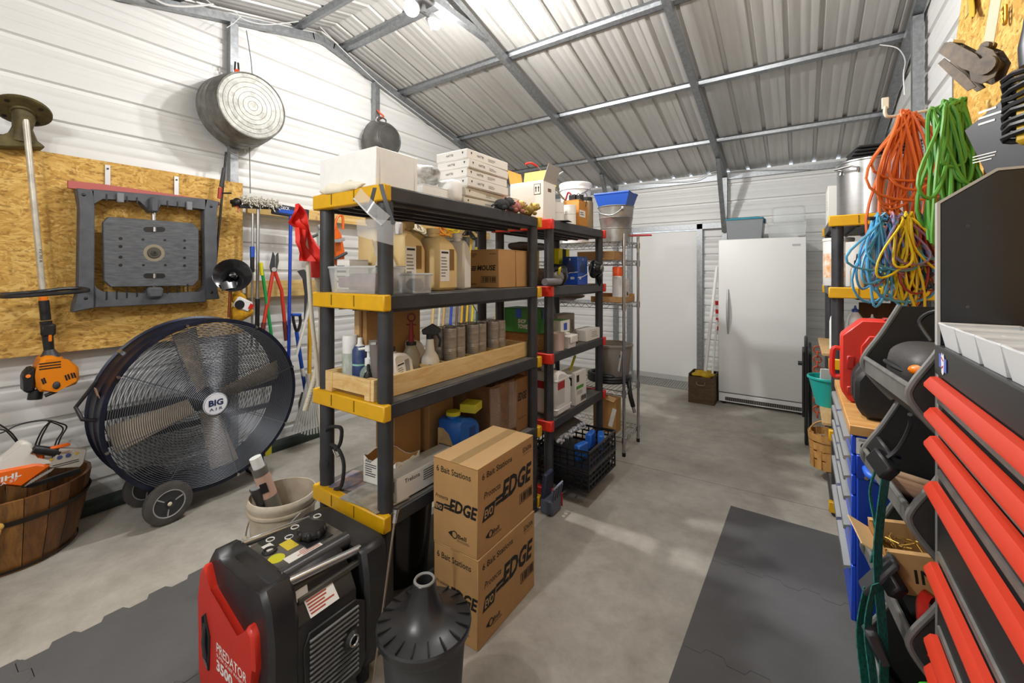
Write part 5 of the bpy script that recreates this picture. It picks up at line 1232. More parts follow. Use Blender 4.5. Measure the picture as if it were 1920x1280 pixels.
def hedge():
    X = -3.30; o = at_X(60, 880, X); t = thing('hedge_trimmer', 'white and orange hedge trimmer lying in the wooden half barrel', 'hedge trimmer', o)
    WG = mat('machine_grey','B4AEA4',.5); WT2 = mat('machine_white','E0DDD6',.45)
    part('body', trX([(-40,878),(5,868),(40,830),(52,828),(64,836),(58,850),(66,862),(106,860),(96,873),(72,868),(-40,895)], X, .09, o, bev=.01), WT2, t)
    oc = part('orange_cover', trX([(-40,890),(70,869),(98,873),(40,914),(-40,906)], X+.012, .10, o, bev=.01), mat('machine_orange','EE6A12',.4), t)
    txt(oc, 'STIHL', LX(6,898,X+.0127,o), V((0,1,.10)), V((0,-.1,1)), .12, .026, WHT, .1, .03); txt(oc, 'HSA 57', LX(8,906,X+.0127,o), V((0,1,.10)), V((0,-.1,1)), .09, .013, WHT, .1, .01)
    gd = part('hand_guard', trX([(98,866),(112,841),(164,841),(157,868),(150,876),(112,878),(92,876)], X+.02, .035, o, bev=.004), WG, t)
    c = LX(126,858,X+.021,o); rr = random.Random(3)
    for k in range(4): part('symbol', MB().cyl(c+V((.0,-.06+k*.032,.012)), c+V((.0015,-.06+k*.032,.012)), .011, n=3 if k in (0,3) else 12), [mat('sym_yellow','C9A21E',.5),mat('sym_blue','3A4A7A',.5)][k in (1,2)], gd)
    part('small_print', lines(LX(126,868,X+.0212,o), EY, EZ, .11, .02, 2, 6), INK, gd); part('small_print', lines(LX(127,847,X+.0212,o), EY, EZ, .05, .014, 3, 7), mat('print_rust','8A3A2A',.6), gd)
    part('front_handle', MB().cyl(LX(62,842,X-.0,o), LX(112,848,X-.0,o), .022, n=14), BLK, t); part('handle_accent', MB().box(LX(96,840,X-.0,o),(.03,.14,.014),None,.004), mat('machine_orange','EE6A12',.4), t)
    part('battery', MB().box(LX(55,858,X-.05,o),(.07,.10,.07),None,.008), mat('machine_orange','EE6A12',.4), t)
    part('blade_bar', trX([(40,914),(150,878),(152,886),(60,914)], X+.0, .02, o), BLK, t)
    for k in range(10): part('blade_tooth', trX([(46+k*5,912-k*2.9),(49+k*5,911-k*2.9),(62+k*5,899-k*2.9),(60+k*5,899-k*2.9)], X+.014, .006, o), mat('tooth_pale','C9C6C0',.4,.5), t)
hedge()
# tyre at the left edge
t = thing('hand_cart', 'worn grey tyre of a hand cart standing before the barrel', 'cart', (-3.02, .135, .155), 0)
ax = V((.45,.89,0)); part('tread', MB().lathe([(.085,-.045),(.13,-.048),(.150,-.040),(.155,-.02),(.155,.02),(.150,.040),(.13,.048),(.085,.045),(.085,-.045)], (0,0,0), 40, ax, cap=False), mat('tyre_worn','78726A',.9,var=.35,vs=14,hex2='565049',stretch=(1,1,1)), t)
part('hub', MB().lathe([(.0,-.03),(.086,-.03),(.086,.03),(.0,.03)], (0,0,0), 24, ax), DKG, t)
# white bucket with tubes
t = thing('plastic_bucket', 'dirty white five gallon bucket between the fan and the generator', 'bucket', (-2.185, 1.15, 0))
WBK = mat('bucket_white','D9CFBF',.55,var=.25,vs=9,hex2='B8A88E')
part('wall', MB().lathe([(.0,.004),(.130,.004),(.135,.01),(.150,.30),(.160,.302),(.160,.312),(.152,.316),(.162,.34),(.162,.352),(.153,.368),(.149,.368),(.149,.30),(.130,.016),(.0,.012)], (0,0,0), 40), WBK, t)
part('bail', MB().tube(catm([(.16,.0,.31),(.12,-.10,.24),(.0,-.168,.20),(-.12,-.10,.24),(-.16,0,.31)],6), .004, 6), STEEL, t); part('bail_grip', MB().cyl((.04,-.166,.203),(-.04,-.166,.203), .010, n=10), WBK, t)
t = thing('caulk_tube', 'grey tube with white cap and label leaning in the white bucket', 'tube', (-2.20, 1.20, .022), 0, rot=(.26,-.14,0))
part('tube', MB().cyl((0,0,.02),(0,0,.50), .036, n=20), mat('tube_grey','76736C',.4,.3), t); part('cap', MB().cyl((0,0,.50),(0,0,.555), .027, n=16), WHT, t); lbt = part('label', MB().lathe([(.0365,.34),(.0365,.46)], (0,0,0), 20, cap=False), mat('label_pinkish','C9A493',.6), t); part('label_mark', MB().box((.030,-.022,.40),(.004,.03,.05),(0,0,-.6)), INK, lbt)
t = thing('flashlight', 'long black flashlight leaning in the white bucket left of the tube', 'flashlight', (-2.225, 1.13, .022), 0, rot=(.18,-.10,0))
part('barrel', MB().cyl((0,0,.02),(0,0,.30), .019, n=16), BLK, t); part('head', MB().cyl((0,0,.30),(0,0,.39), .020, .034, n=18), mat('flash_grey','4E4E50',.35,.4), t); part('lens', MB().cyl((0,0,.39),(0,0,.394), .030, n=18), mat('lens','AEB4B8',.2), t)
# poles with red flags before the shelf corner
PX = -1.965
RF_ = mat('flag_cloth','E02418',.6)
def bend(pts, X): return catm([at_X(a,b,X) for a,b in pts], 6)
o = at_X(606, 850, PX); t = thing('flagged_pole', 'pale plastic pole with tattered red flag leaning at the shelf corner', 'pole', o)
part('pole', MB().tube([p-o for p in bend([(563,400),(575,470),(585,600),(596,700),(606,850)], PX)], .0105, 10), mat('pole_pale','CFC8B6',.5), t)
LB = [(549,384),(543,398),(537,417),(551,426),(546,455),(556,476),(560,489)]; RB = [(560,384),(567,398),(574,418),(583,440),(591,462),(600,480),(603,492)]
def edge(L_, v): k = min(5, int(v*6)); f = v*6-k; return (L_[k][0]+(L_[k+1][0]-L_[k][0])*f, L_[k][1]+(L_[k+1][1]-L_[k][1])*f)
def flg(u, v):
    a_, b_ = edge(LB, v), edge(RB, v); return at_X(a_[0]+(b_[0]-a_[0])*u, a_[1]+(b_[1]-a_[1])*u, PX)-o + EX*(.022+.016*math.sin(11*v+6*u)+.01*math.sin(17*u))
fl = MB().grid(flg, 10, 24).thick(.002)
part('flag', fl, RF_, t)
o2 = at_X(572, 770, PX-.03); t = thing('flagged_pole', 'ribbed pale hose pole with red cap crossing in front of the yellow shelf', 'pole', o2)
hp_ = [p-o2 for p in bend([(590,490),(600,560),(602,620),(594,690),(572,770)], PX-.03)]
part('pole', MB().tube(hp_, .0125, 10), mat('hose_pale','D2CBB6',.5), t)
mb = MB()
for i in range(0, len(hp_)-1): 
    for f in (0,.33,.66): c = hp_[i].lerp(hp_[i+1], f); mb.tube(arc(c, EX, EY, .0132, 0, 2*PI, 10)[:-1], .0015, 4, True)
o_ = part('hose_ribs', mb, MATS['hose_pale'], t); o_['kind'] = 'stuff'
part('red_cap', MB().tube([at_X(594,472,PX-.03)-o2, at_X(591,490,PX-.03)-o2, at_X(592,520,PX-.03)-o2], [.020,.030,.024], 14), mat('cap_red2','C81E14',.5), t)
# cables on the gable frame
GW = mat('wire_white','D8D8D6',.5)
def cabl(label, pts, X, r=.004):
    o = at_X(*pts[0], X); s_ = solo('house_wire', label, 'cable', MB().tube([p-o for p in catm([at_X(a,b,X) for a,b in pts],5)], r, 6), GW, o)
cabl('white house wire looping along the gable rafter left of the peak', [(382,-4),(405,12),(440,22),(456,36),(500,46),(560,40)], -3.66)
cabl('white house wire running down the rear side of the gable rafter', [(600,50),(660,110),(720,165),(780,210),(850,262)], -3.66)
cabl('grey armoured cable drooping over the gable rafter at the top left', [(285,-6),(310,8),(350,12),(400,8)], -3.66, .008)
cabl('white wire with a clipped end dangling at the wall post top', [(452,30),(440,42),(425,52)], -3.62, .003)
def cabY(label, pts, Y, r=.004):
    o = at_Y(*pts[0], Y); solo('house_wire', label, 'cable', MB().tube([p-o for p in catm([at_Y(a,b,Y) for a,b in pts],5)], r, 6), GW, o)
cabY('thin white wire lying along the back wall top', [(1160,347),(1220,342),(1300,338),(1340,322),(1420,318),(1520,316)], 6.12, .005)

wp = [at_Y(1650,84,4.31), at_Y(1682,90,4.25), at_Y(1697,112,4.08), at_Y(1694,140,3.97), at_Y(1696,178,3.965)]
solo('house_wire', 'white house wire curling down to the post by the orange cord', 'cable', MB().tube([p-wp[0] for p in catm(wp,6)], .004, 6), GW, wp[0])
# ================================================================== goods on the yellow capped unit
def cbox(name, label, x0, x1, y0, y1, z, h, m=CARD, group=None, rz=0.0, cat='box', flaps=True):
    t = carton(name, label, x1-x0, y1-y0, h, ((x0+x1)/2, (y0+y1)/2, z+.0012), rz, m, group, False, cat); return t
# top tier ----------------------------------------------------------
FOAMW = mat('white_foam','EFEFED',.7,var=.03,vs=30)
t = thing('foam_box', 'white foam box with ragged bottom edge on the near shelf corner', 'foam box', (-1.59, 1.215, T0+.0012))
mb = MB(); W, D, H = .385, .225, .155
for a, b, c, d in ((-W/2,W/2,-D/2,-D/2+.02),(-W/2,W/2,D/2-.02,D/2),(-W/2,-W/2+.02,-D/2+.02,D/2-.02),(W/2-.02,W/2,-D/2+.02,D/2-.02)): mb.bx(a,b,c,d,0,H,.003)
mb.bx(-W/2+.02,W/2-.02,-D/2+.02,D/2-.02,0,.02); part('shell', mb, FOAMW, t)
part('batting', blob((-.03,-D/2-.004,.012),(.15,.018,.022),8,.35,30,8), mat('batting','EDE6D2',.95,bump=.6,bs=80), t)
t = thing('plastic_wrap_bundle', 'crumpled white printed plastic bag behind the foam box', 'bag', (-1.57, 1.49, T0+.085))
bw = mat('bag_white','E4E4E2',.35,var=.7,vs=22,hex2='6E6E6C'); part('bag', blob((0,0,.05),(.10,.11,.048),14,.20,30,20), bw, t); part('twisted_end', MB().tube([(.05,-.03,.03),(.075,-.045,-.005),(.085,-.05,-.05)], [.03,.018,.012], 10), bw, t)
cbox('foam_block', 'plain white foam carton under the crumpled plastic bag', -1.66,-1.44,1.40,1.60,T0,.062,FOAMW)
t = thing('foam_cup_sleeve', 'white rounded foam block beside the stacked flat boxes', 'foam block', (-1.47, 1.615, T0+.0012)); part('block', MB().box((-.0,0,.06),(.12,.09,.12),None,.03,3), FOAMW, t)
HX = [ -1.645, -1.425, 1.70, 2.065]
labs = ['topmost white flat box of the stack on the shelf','second white flat box from the top of the shelf stack','third white flat box from the top of the shelf stack','fourth white flat box from the top of the shelf stack','fifth cream flat box from the top, set back a little','lowest flat box of the white stack on the shelf']
z = T0+.0012; hs_ = [.052,.047,.049,.049,.049,.049]; cr = mat('box_cream','DCD6C8',.7)
for k in range(5, -1, -1):
    h = hs_[k]; m_ = PAP if k < 4 else cr; off = [0,.004,-.003,.002,-.012,-.016][k]
    t = thing('flat_box', labs[k], 'box', ((HX[0]+HX[1])/2+off, (HX[2]+HX[3])/2+off*.6, z), .012*((k*5) % 3-1), 'white flat boxes stacked on the shelf')
    W, D = HX[1]-HX[0], HX[3]-HX[2]; part('tray', MB().bx(-W/2+.004,W/2-.004,-D/2+.004,D/2-.004,0,h*.5), m_, t); part('lid', MB().bx(-W/2,W/2,-D/2,D/2,.004,h-.001,.002), m_, t)
    part('thumb_mark', MB().prism([(-.006,.006),(.006,.006),(0,-.007)], (W/2+.0004,-D/2+.035,h*.6), EY, EZ, EX*.0004), INK, t); part('thumb_mark', MB().prism([(-.006,.006),(.006,.006),(0,-.007)], (W/2-.03,-D/2-.0004,h*.6), EX, EZ, -EY*.0004), INK, t)
    if k < 4:
        txt(t, 'HATTIE', (W/2+.0006,-D/2+.11,h*.55), EY, EZ, .055, .012, INK, 0, .01); txt(t, 'HATTIE', (-.01,-D/2-.0006,h*.55), EX, EZ, .05, .012, INK, 0, .01)
    part('small_print', lines((W/2+.0004,.03,h*.5), EY, EZ, .07, .018, 3, k), mat('print_grey2','8A8A88',.7), t)
    z += h+.0004
def plush(label, loc, c1, c2, rz, tail):
    t = thing('plush_toy', label, 'soft toy', loc, rz); P1 = mat('plush_'+c1, c1, .95, var=.4, vs=60, bump=.5, bs=150); P2 = mat('plush_'+c2, c2, .95, var=.3, vs=60, bump=.5, bs=150)
    part('body', MB().sph((0,.0,.033),(.040,.052,.032),18,12), P1, t); h = part('head', MB().sph((.012,.055,.056),(.028,.026,.025),16,10), P2, t)
    part('muzzle', MB().sph((.034,.064,.048),(.013,.012,.011),10,7), P2, h); part('nose', MB().sph((.046,.066,.051),.004,8,6), BLK, h)
    for s in (-1,1): part('ear', MB().sph((.006,.055+s*.026,.064),(.008,.009,.018),10,7), P1, h); part('eye', MB().sph((.037,.056+s*.010,.063),.003,8,6), BLK, h)
    for s in (-1,1):
        for yy in (-.03,.032): part('leg', MB().sph((.026*s+.012,yy,.012),(.017,.013,.012),10,7), P1, t)
    part('tail', MB().tube(catm([(0,-.05,.03),(0,-.08,.022),(.01,-.105,.012)] if tail else [(0,-.045,.04),(0,-.065,.052),(0,-.07,.07)],4), .006, 8), P1, t)
plush('dark grey plush cat lying on the shelf edge before the flat boxes', (-1.385, 1.95, T0+.0005), '3A3A3E', '4A4A4E', 0.0, True)
plush('tan plush dog with pinkish body next to the dark plush cat', (-1.385, 2.07, T0+.0005), 'B0706A', 'C9A46A', -.1, False)
plush('small yellow brown plush lying at the far end of the shelf', (-1.38, 2.205, T0+.0005), '9A8040', 'B89A50', -.4, False)
t = cbox('hole_carton', 'small beige carton with a finger hole behind the plush dog', -1.62,-1.47,2.10,2.29,T0,.115,cr); part('finger_hole', MB().cyl((-.02,-.0955,.08),(-.02,-.0945,.08),.012,n=14), BLK, t); part('finger_hole', MB().cyl((.0755,-.02,.08),(.0745,-.02,.08),.012,n=14), BLK, t)
part('orange_print', MB().prism([(-.09,-.04),(.05,.04),(.05,.0),(-.02,-.04)],(.0756,0,.06),EY,EZ,EX*.0004), mat('print_orange','C98A4A',.7), t)
# third tier: bottles and cans in a pine tray -------------------------
t = thing('pine_tray', 'open pine tray with thin cross slats holding bottles and cans', 'tray', (-1.75, 1.108, T2+.0012))
TW, TL, TH = .332, 1.175, .088
PNE = m_wood('tray_pine','CFA25C','E8CC94',(3,1.2,9),3.5)
part('side_board', MB().bx(TW-.02,TW,.0,TL,0,TH,.0015), PNE, t); part('side_board', MB().bx(0,.02,.0,TL,0,TH,.0015), PNE, t)
part('end_board', MB().bx(.045,TW-.045,.0,.018,.018,TH-.004,.0015), PNE, t); part('end_board', MB().bx(.02,TW-.02,TL-.018,TL,0,TH,.0015), PNE, t)
for x in (.02,TW-.055): part('corner_block', MB().bx(x,x+.035,-.004,.03,-.0,TH,.0015), PNE, t)
for k in range(9):
    y = .24+k*.105; part('slat', MB().bx(.02,TW-.02,y-.006,y+.006,TH-.016,TH-.004), PNE, t)
part('bottom', MB().bx(.02,TW-.02,.02,TL-.02,0,.008), m_wood('tray_ply','8A6A3C','A88652'), t)
BZ_ = T2+.0105
GC = mat('can_label','B5ADA3',.5,var=.25,vs=40,hex2='8C847A',stretch=(.3,.3,3))
def tin(label, x, y, z, h=.112, r=.033):
    t = thing('tin_can', label, 'can', (x,y,z), 0, 'grey tin cans stacked in the pine tray')
    part('body', MB().lathe([(.0,0),(r,0),(r+.001,.003),(r,.006),(r,h-.006),(r+.001,h-.003),(r,h),(.0,h)], (0,0,0), 24), mat('can_steel','B9B2AA',.35,.4), t)
    part('label', MB().lathe([(r+.0006,.010),(r+.0006,h*.86)], (0,0,0), 24, cap=False), GC, t); part('rim', MB().tube(arc((0,0,h),EX,EY,r-.002,0,2*PI,22)[:-1],.002,5,True), STEEL, t)
nth = ['first','second','third','fourth','fifth','sixth']
for row, y in enumerate((1.655,1.725,1.84,1.91,2.03,2.10)):
    for col, x in enumerate((-1.505,-1.58)):
        for lv in (0, 1):
            tin('%s grey tin can in the %s pair of cans from the spray bottle, %s' % (['lower','upper'][lv], nth[row], ['aisle side','wall side'][col]), x, y, BZ_+lv*.1125)
def spray_can(label, x, y, h, r, c, capc, cat='spray can', name='spray_can', domed=True):
    t = thing(name, label, cat, (x,y,BZ_)); part('body', MB().lathe([(.0,0),(r,0),(r,h-.02),(r*.7,h),(.0,h)], (0,0,0), 22), c, t)
    part('cap', MB().lathe([(.0,h),(r*.96,h-.016),(r*.98,h+.055),(r*.9,h+.062),(.0,h+.062)] if not domed else [(r*.6,h),(r*.35,h+.008),(r*.3,h+.035),(.0,h+.038)], (0,0,0), 20), capc, t); return t
t = spray_can('tall white spray can with white cap at the near end of the tray', -1.70, 1.20, .165, .035, mat('can_white_print','D9D8D2',.5,var=.4,vs=26,hex2='8FA090',stretch=(1,1,.4)), WHT, domed=False)
t = spray_can('blue aerosol can with white nozzle in the pine tray', -1.635, 1.205, .185, .034, mat('aerosol_blue','1E2A6E',.4,var=.3,vs=40,hex2='3A5070'), WHT); part('band', MB().lathe([(.0345,.10),(.0345,.108)],(0,0,0),22,cap=False), mat('band_mint','8FC4B4',.5), t)
def pump(label, x, y, h, r, m, c):
    t = thing('pump_bottle', label, 'bottle', (x,y,BZ_)); part('bottle', MB().lathe([(.0,0),(r,0),(r,h*.7),(r*.8,h*.86),(r*.38,h),(.0,h)], (0,0,0), 22), m, t)
    p = part('pump', MB().lathe([(r*.45,h),(r*.45,h+.03),(r*.2,h+.034),(r*.2,h+.06),(r*.42,h+.062),(r*.42,h+.085),(.0,h+.088)], (0,0,0), 16), c, t); part('spout', MB().cyl((0,0,h+.075),(-.03,-.03,h+.070),.006,n=8), c, p); return t
pump('clear hand soap bottle with white pump in the pine tray', -1.555, 1.19, .11, .038, mat('clear_green','A9BFB4',.15,alpha=.5), WHT)
t = thing('tube_sprayer', 'slanted grey clear tube leaning on the shelf post', 'tube', (-1.495,1.195,BZ_), 0, rot=(0,-.10,0)); part('tube', MB().cyl((0,0,0),(0,0,.225),.026,n=18), mat('smoke_tube','7E7774',.25,alpha=.8), t); part('ring', MB().cyl((0,0,.205),(0,0,.215),.0275,n=18), STEEL, t)
spray_can('short black can in front of the clear soap bottle', -1.525, 1.165, .085, .022, BLK, BLK)
def jug(name, label, loc, W, D, H, m, capm, rz=0.0, lab=None, cat='jug', handle=True, tilt=None):
    """square shouldered jug with a handle slot and an offset neck"""
    t = thing(name, label, cat, loc, rz, rot=tilt); hw, hd = W/2, D/2
    part('body', MB().prism([(-hd,0),(hd,0),(hd,H*.62),(hd*.55,H*.78),(-hd*.35,H*.88),(-hd*.75,H*.88),(-hd,H*.80)], (-hw,0,0), EY, EZ, EX*W, min(W,D)*.14), m, t)
    part('neck', MB().cyl((0,-hd*.5,H*.86),(0,-hd*.5,H*.93),W*.20,n=16), m, t); part('cap', MB().cyl((0,-hd*.5,H*.92),(0,-hd*.5,H),W*.25,n=16), capm, t)
    if handle: part('handle_slot', MB().box((hw+.0008,hd*.30,H*.50),(.002,D*.22,H*.34),None), mat('slot_'+m.name, '7E5E2E' if 'beige' in m.name else '8E8E8A', .6), t)
    if lab:
        l_ = part('label', plate((hw+.0004,-hd*.35,H*.40), EY, EZ, D*.42, H*.50), PAP, t); part('small_print', lines((hw+.0014,-hd*.35,H*.38), EY, EZ, D*.34, H*.34, 7, 3), mat('print_grey3','77746E',.7), l_); part('label_heading', MB().box((hw+.0014,-hd*.35,H*.61),(.0006,D*.32,H*.03)), INK, l_)
    return t
BEI = mat('jug_beige','D9BE86',.5,var=.06,vs=5); WJ = mat('jug_white','E3DED2',.5)
for (x,y,lb) in ((-1.475,1.305,'white jug with black cap and paper label lying slanted in the tray'),(-1.60,1.32,'white jug with black cap behind the shelf post')):
    jug('chemical_jug', lb, (x,y,BZ_+.003), .075,.11,.19, WJ, BLK, 0, True, tilt=(.18 if x > -1.5 else 0,0,0))
t = thing('measuring_bottle', 'grey bottle with tall dark red ring-top pump', 'bottle', (-1.55,1.43,BZ_)); part('bottle', MB().lathe([(.0,0),(.042,0),(.042,.12),(.020,.165),(.0,.165)],(0,0,0),22), mat('bottle_smoke','8C8470',.4), t); rd = mat('dark_red_tool','7A1218',.45)
part('collar', MB().cyl((0,0,.165),(0,0,.180),.024,n=16), BLK, t); part('stem', MB().cyl((0,0,.18),(0,0,.275),.014,.008,n=12), rd, t); part('ring', MB().tube(arc((0,0,.297),V((.83,.56,0)),EZ,.018,0,2*PI,18)[:-1],.004,6,True), rd, t); part('cross_bar', MB().cyl(V((.83,.56,0))*-.024+EZ*.262,V((.83,.56,0))*.024+EZ*.262,.003,n=8), rd, t)
def sprayer(label, x, y):
    t = thing('spray_bottle', label, 'bottle', (x,y,BZ_)); part('bottle', MB().lathe([(.0,0),(.044,0),(.046,.006),(.046,.085),(.038,.11),(.024,.13),(.019,.175),(.018,.19),(.0,.19)],(0,0,0),24), WJ, t)
    part('collar', MB().cyl((0,0,.188),(0,0,.215),.018,n=14), BLK, t); d = V((.75,.66,0)); h = part('trigger_head', MB().prism([(-.035,.0),(.03,-.004),(.052,.012),(.052,.026),(.012,.052),(-.04,.022)],(0,0,.212)-V((-.66,.75,0))*.012 if False else V((0,0,.212))-V((-.66,.75,0))*.011,d,EZ,V((-.66,.75,0))*.022,.003), BLK, t)
    part('trigger', MB().tube([d*.035+EZ*.212,d*.050+EZ*.185,d*.045+EZ*.150],.006,8), BLK, h); part('label', MB().lathe([(.0466,.02),(.0466,.07)],(0,0,0),24,cap=False), mat('label_bluewhite','C9CCD6',.5), t); part('blue_mark', MB().box((.030,-.036,.05),(.012,.002,.05),(0,.2,.7)), BLU, t); return t
sprayer('white spray bottle with black trigger at the tray edge', -1.495, 1.50)
jug('chemical_jug', 'slim white bottle with red cap left behind the spray bottle', (-1.62,1.52,BZ_), .06,.09,.20, WJ, rd, handle=False)
cbox('paper_carton', 'large brown carton standing behind the bottles at the wall side', -1.725,-1.665,1.26,1.60,T2+.0095,.345,CARD); 
t = cbox('long_carton', 'tall brown carton standing left behind the white spray can', -1.725,-1.69,1.238,1.256,T2+.0095,.345,CARD2)
# second tier ---------------------------------------------------------
t = tote('clear tub of pinkish rags at the near end of the second tier', .32,.15,.115,(-1.585,1.200,T1+.0012),0,CLR,None,FROST,inner=mat('rags_pink','A8787A',.9,var=.5,vs=14,hex2='5E5A5C'))
t = cbox('label_carton', 'white printed carton standing in the clear tub', -1.725,-1.635,1.148,1.25,T1+.01,.135,PAP); part('small_print', lines((0,-.0515,.07), EX, EZ, .085,.09,4,3), INK, t)
t = thing('plastic_film', 'clear crumpled plastic film sticking out of the tub', 'film', (-1.55,1.25,T1+.10)); part('film', MB().grid(lambda u,v: V((-.05+.14*u*(1-v*.6), .02*math.sin(7*u+3*v), .13*v+.01*math.sin(9*u))),8,8).thick(.001), mat('film_clear','DAD8D2',.15,alpha=.35), t)
t = tote('small clear deli tub with dark contents behind the shelf post', .10,.10,.085,(-1.395,1.31,T1+.0012),0,CLR,None,FROST,inner=mat('tub_dark','4A4038',.8))
jug('herbicide_jug','beige square jug with white label nearest the shelf post',(-1.53,1.375,T1+.0012),.13,.15,.315,BEI,BEI,0,True)
jug('herbicide_jug','beige square jug with white label beside the grey jug',(-1.48,1.545,T1+.0012),.13,.15,.30,BEI,BEI,0,True)
jug('herbicide_jug','beige jug in the back row left of the other two',(-1.69,1.36,T1+.0012),.13,.18,.345,BEI,BEI,0,False)
jug('herbicide_jug','beige jug in the back row right of the other two',(-1.67,1.56,T1+.0012),.14,.18,.345,BEI,BEI,0,False)
jug('white_jug','white jug with slanted neck left of the brown mouse carton',(-1.50,1.72,T1+.0012),.10,.10,.29,mat('jug_milk','E2E0DA',.45),mat('jug_milk','E2E0DA',.45),0.3,False,handle=False)
jug('white_jug','white jug rising behind the brown mouse carton',(-1.68,1.86,T1+.0012),.10,.12,.315,MATS['jug_milk'],MATS['jug_milk'],2.2,False,handle=False)
def mouse_box(label, y0, y1):
    t = cbox('mouse_carton', label, -1.625,-1.418,y0,y1,T1,.222,CARD2 if False else CARD,'brown mouse cartons on the second tier'); W=.215
    if y0 < 2:
        n=-(y1-y0)/2-.0006; txt(t,'MOUSE',(.015,n,.115),EX,EZ,.135,.032,INK,.15,.035); part('logo_bars', MB().box((-.075,n,.122),(.035,.0006,.006)).box((-.078,n,.112),(.035,.0006,.006)).box((-.080,n,.102),(.035,.0006,.006)), INK, t)
        part('bar_code', bars((.03,n,.048),EX,EZ,.11,.038), INK, t); part('small_print', lines((-.075,n,.19),EX,EZ,.04,.025,3,2), INK, t); part('small_print', lines((.06,n,.195),EX,EZ,.05,.008,1,2), INK, t); part('small_print', lines((-.075,n,.02),EX,EZ,.05,.012,2,5), INK, t)
mouse_box('brown mouse bait carton with black lettering on the second tier', 1.966, 2.140); mouse_box('plain brown carton behind the lettered mouse bait carton', 2.146, 2.318)
# face shields hung at the near corner
t = thing('face_shield', 'clear curved face shield with black strap hung on the shelf corner', 'face shield', at_D(705,395,1.56)); CL2 = mat('visor_clear','D6D8DA',.08,alpha=.25,spec=.8)
def pl_(a): return at_D(*a)-t.location
def visor(p, q, r_, s_, bow, m=8):
    p,q,r_,s_ = V(p),V(q),V(r_),V(s_)
    return MB().grid(lambda u,v: (p.lerp(q,u)).lerp(s_.lerp(r_,u),v)+V((.5,-.8,0))*bow*math.sin(PI*u),12,4).thick(.0015)
part('visor', visor(pl_((676,352,1.60)),pl_((732,405,1.55)),pl_((716,422,1.54)),pl_((663,372,1.60)),.03), CL2, t); part('visor', visor(pl_((668,412,1.60)),pl_((745,415,1.56)),pl_((738,460,1.56)),pl_((670,442,1.60)),.04), CL2, t)
part('brow_rim', MB().tube([pl_((663,372,1.60)),pl_((690,400,1.57)),pl_((716,422,1.54))],.003,6), mat('rim_clear','C4C6C8',.3), t); part('clip', MB().box(pl_((748,428,1.55)),(.02,.03,.045),(.2,.1,.4),.005), mat('clip_white','C9C9CB',.4), t)
part('strap', ribbon([pl_((714,345,1.57)),pl_((722,375,1.56)),pl_((738,420,1.55))], .016, (.83,.56,0)), BLK, t); part('strap', ribbon([pl_((703,352,1.58)),pl_((698,372,1.58)),pl_((692,392,1.58))], .014, (.83,.56,0)), BLK, t)
# fourth tier ---------------------------------------------------------
Z3 = T3+.0012
t = thing('printed_manual', 'flat printed leaflets spread over the near end of the fourth tier', 'papers', (-1.60,1.20,Z3))
part('sheet', MB().box((-.10,.02,.002),(.14,.17,.003),(0,0,.3)), mat('leaflet_brown','A88A78',.6,var=.6,vs=18,hex2='4A5A78'), t); part('sheet', MB().box((.06,.0,.003),(.17,.21,.003),(0,0,.1)), mat('leaflet_grey','77736C',.6,var=.4,vs=14,hex2='B8B4AC'), t); part('sheet', MB().box((.15,-.02,.006),(.15,.16,.003),(0,0,-.1)), mat('leaflet_tan','A59A88',.6,var=.35,vs=16), t)
def open_box(name, label, W, D, H, loc, rz, m, inner, ragged=True, seed=2):
    t = thing(name, label, 'box', loc, rz); rr = random.Random(seed); part('bottom', MB().bx(-W/2,W/2,-D/2,D/2,0,.003), m, t)
    for nm, a, b, L in (('wall',(-W/2,-D/2),(1,0),W),('wall',(W/2,-D/2),(0,1),D),('wall',(W/2,D/2),(-1,0),W),('wall',(-W/2,D/2),(0,-1),D)):
        pts = [(0,0),(L,0)]; n = 7
        for i in range(n+1): pts.append((L-L*i/n, H*(1-(rr.uniform(0,.22) if ragged and 0 < i < n else 0))))
        u = V((b[0],b[1],0)); w = part(nm, MB().prism(pts,(a[0],a[1],0),u,EZ,u.cross(EZ)*-.003), m, t)
        part('liner', MB().prism([(x*.99+L*.005, z_*.985) for x, z_ in pts],V((a[0],a[1],0))+u.cross(EZ)*-.003,u,EZ,u.cross(EZ)*-.0008), inner, w)
    return t
t = open_box('bait_carton', 'white torn open carton with brown inside on the fourth tier', .20,.155,.125,(-1.56,1.32,Z3+.006),.10,PAP,CARDK)
txt(t,'Allur',(-.065,-.0785,.10),EX,EZ,.04,.014,INK,0,.01); part('small_print', lines((-.05,-.0785,.06),EX,EZ,.07,.06,6,2), INK, t); part('dark_label', plate((.055,-.0785,.018),EX,EZ,.06,.02), INK, t); txt(t,'Allur',(.1005,-.045,.095),EY,EZ,.045,.016,INK,0,.02); part('bar_code', bars((.1003,.01,.05),EY,EZ,.10,.045), INK, t)
t = cbox('long_white_carton', 'long white carton with dark red band at the shelf edge', -1.485,-1.375,1.19,1.56,Z3+.004,.10,PAP); W=.11
txt(t,'Trelona',(.0556,-.10,.075),EY,EZ,.085,.018,INK,0,.01); part('small_print', lines((.0554,.04,.06),EY,EZ,.15,.05,5,6), INK, t); part('red_band', plate((.0552,.10,.022),EY,EZ,.14,.022), mat('band_wine','8A1E2E',.5), t); part('bar_code', bars((-.0,-.1856,.062),EX,EZ,.08,.045), INK, t); part('grey_top', MB().bx(-.053,.053,-.184,.184,.1002,.1008), mat('top_grey','A8A298',.7), t); part('small_print', lines((0,-.1856,.022),EX,EZ,.07,.02,2,8), INK, t)
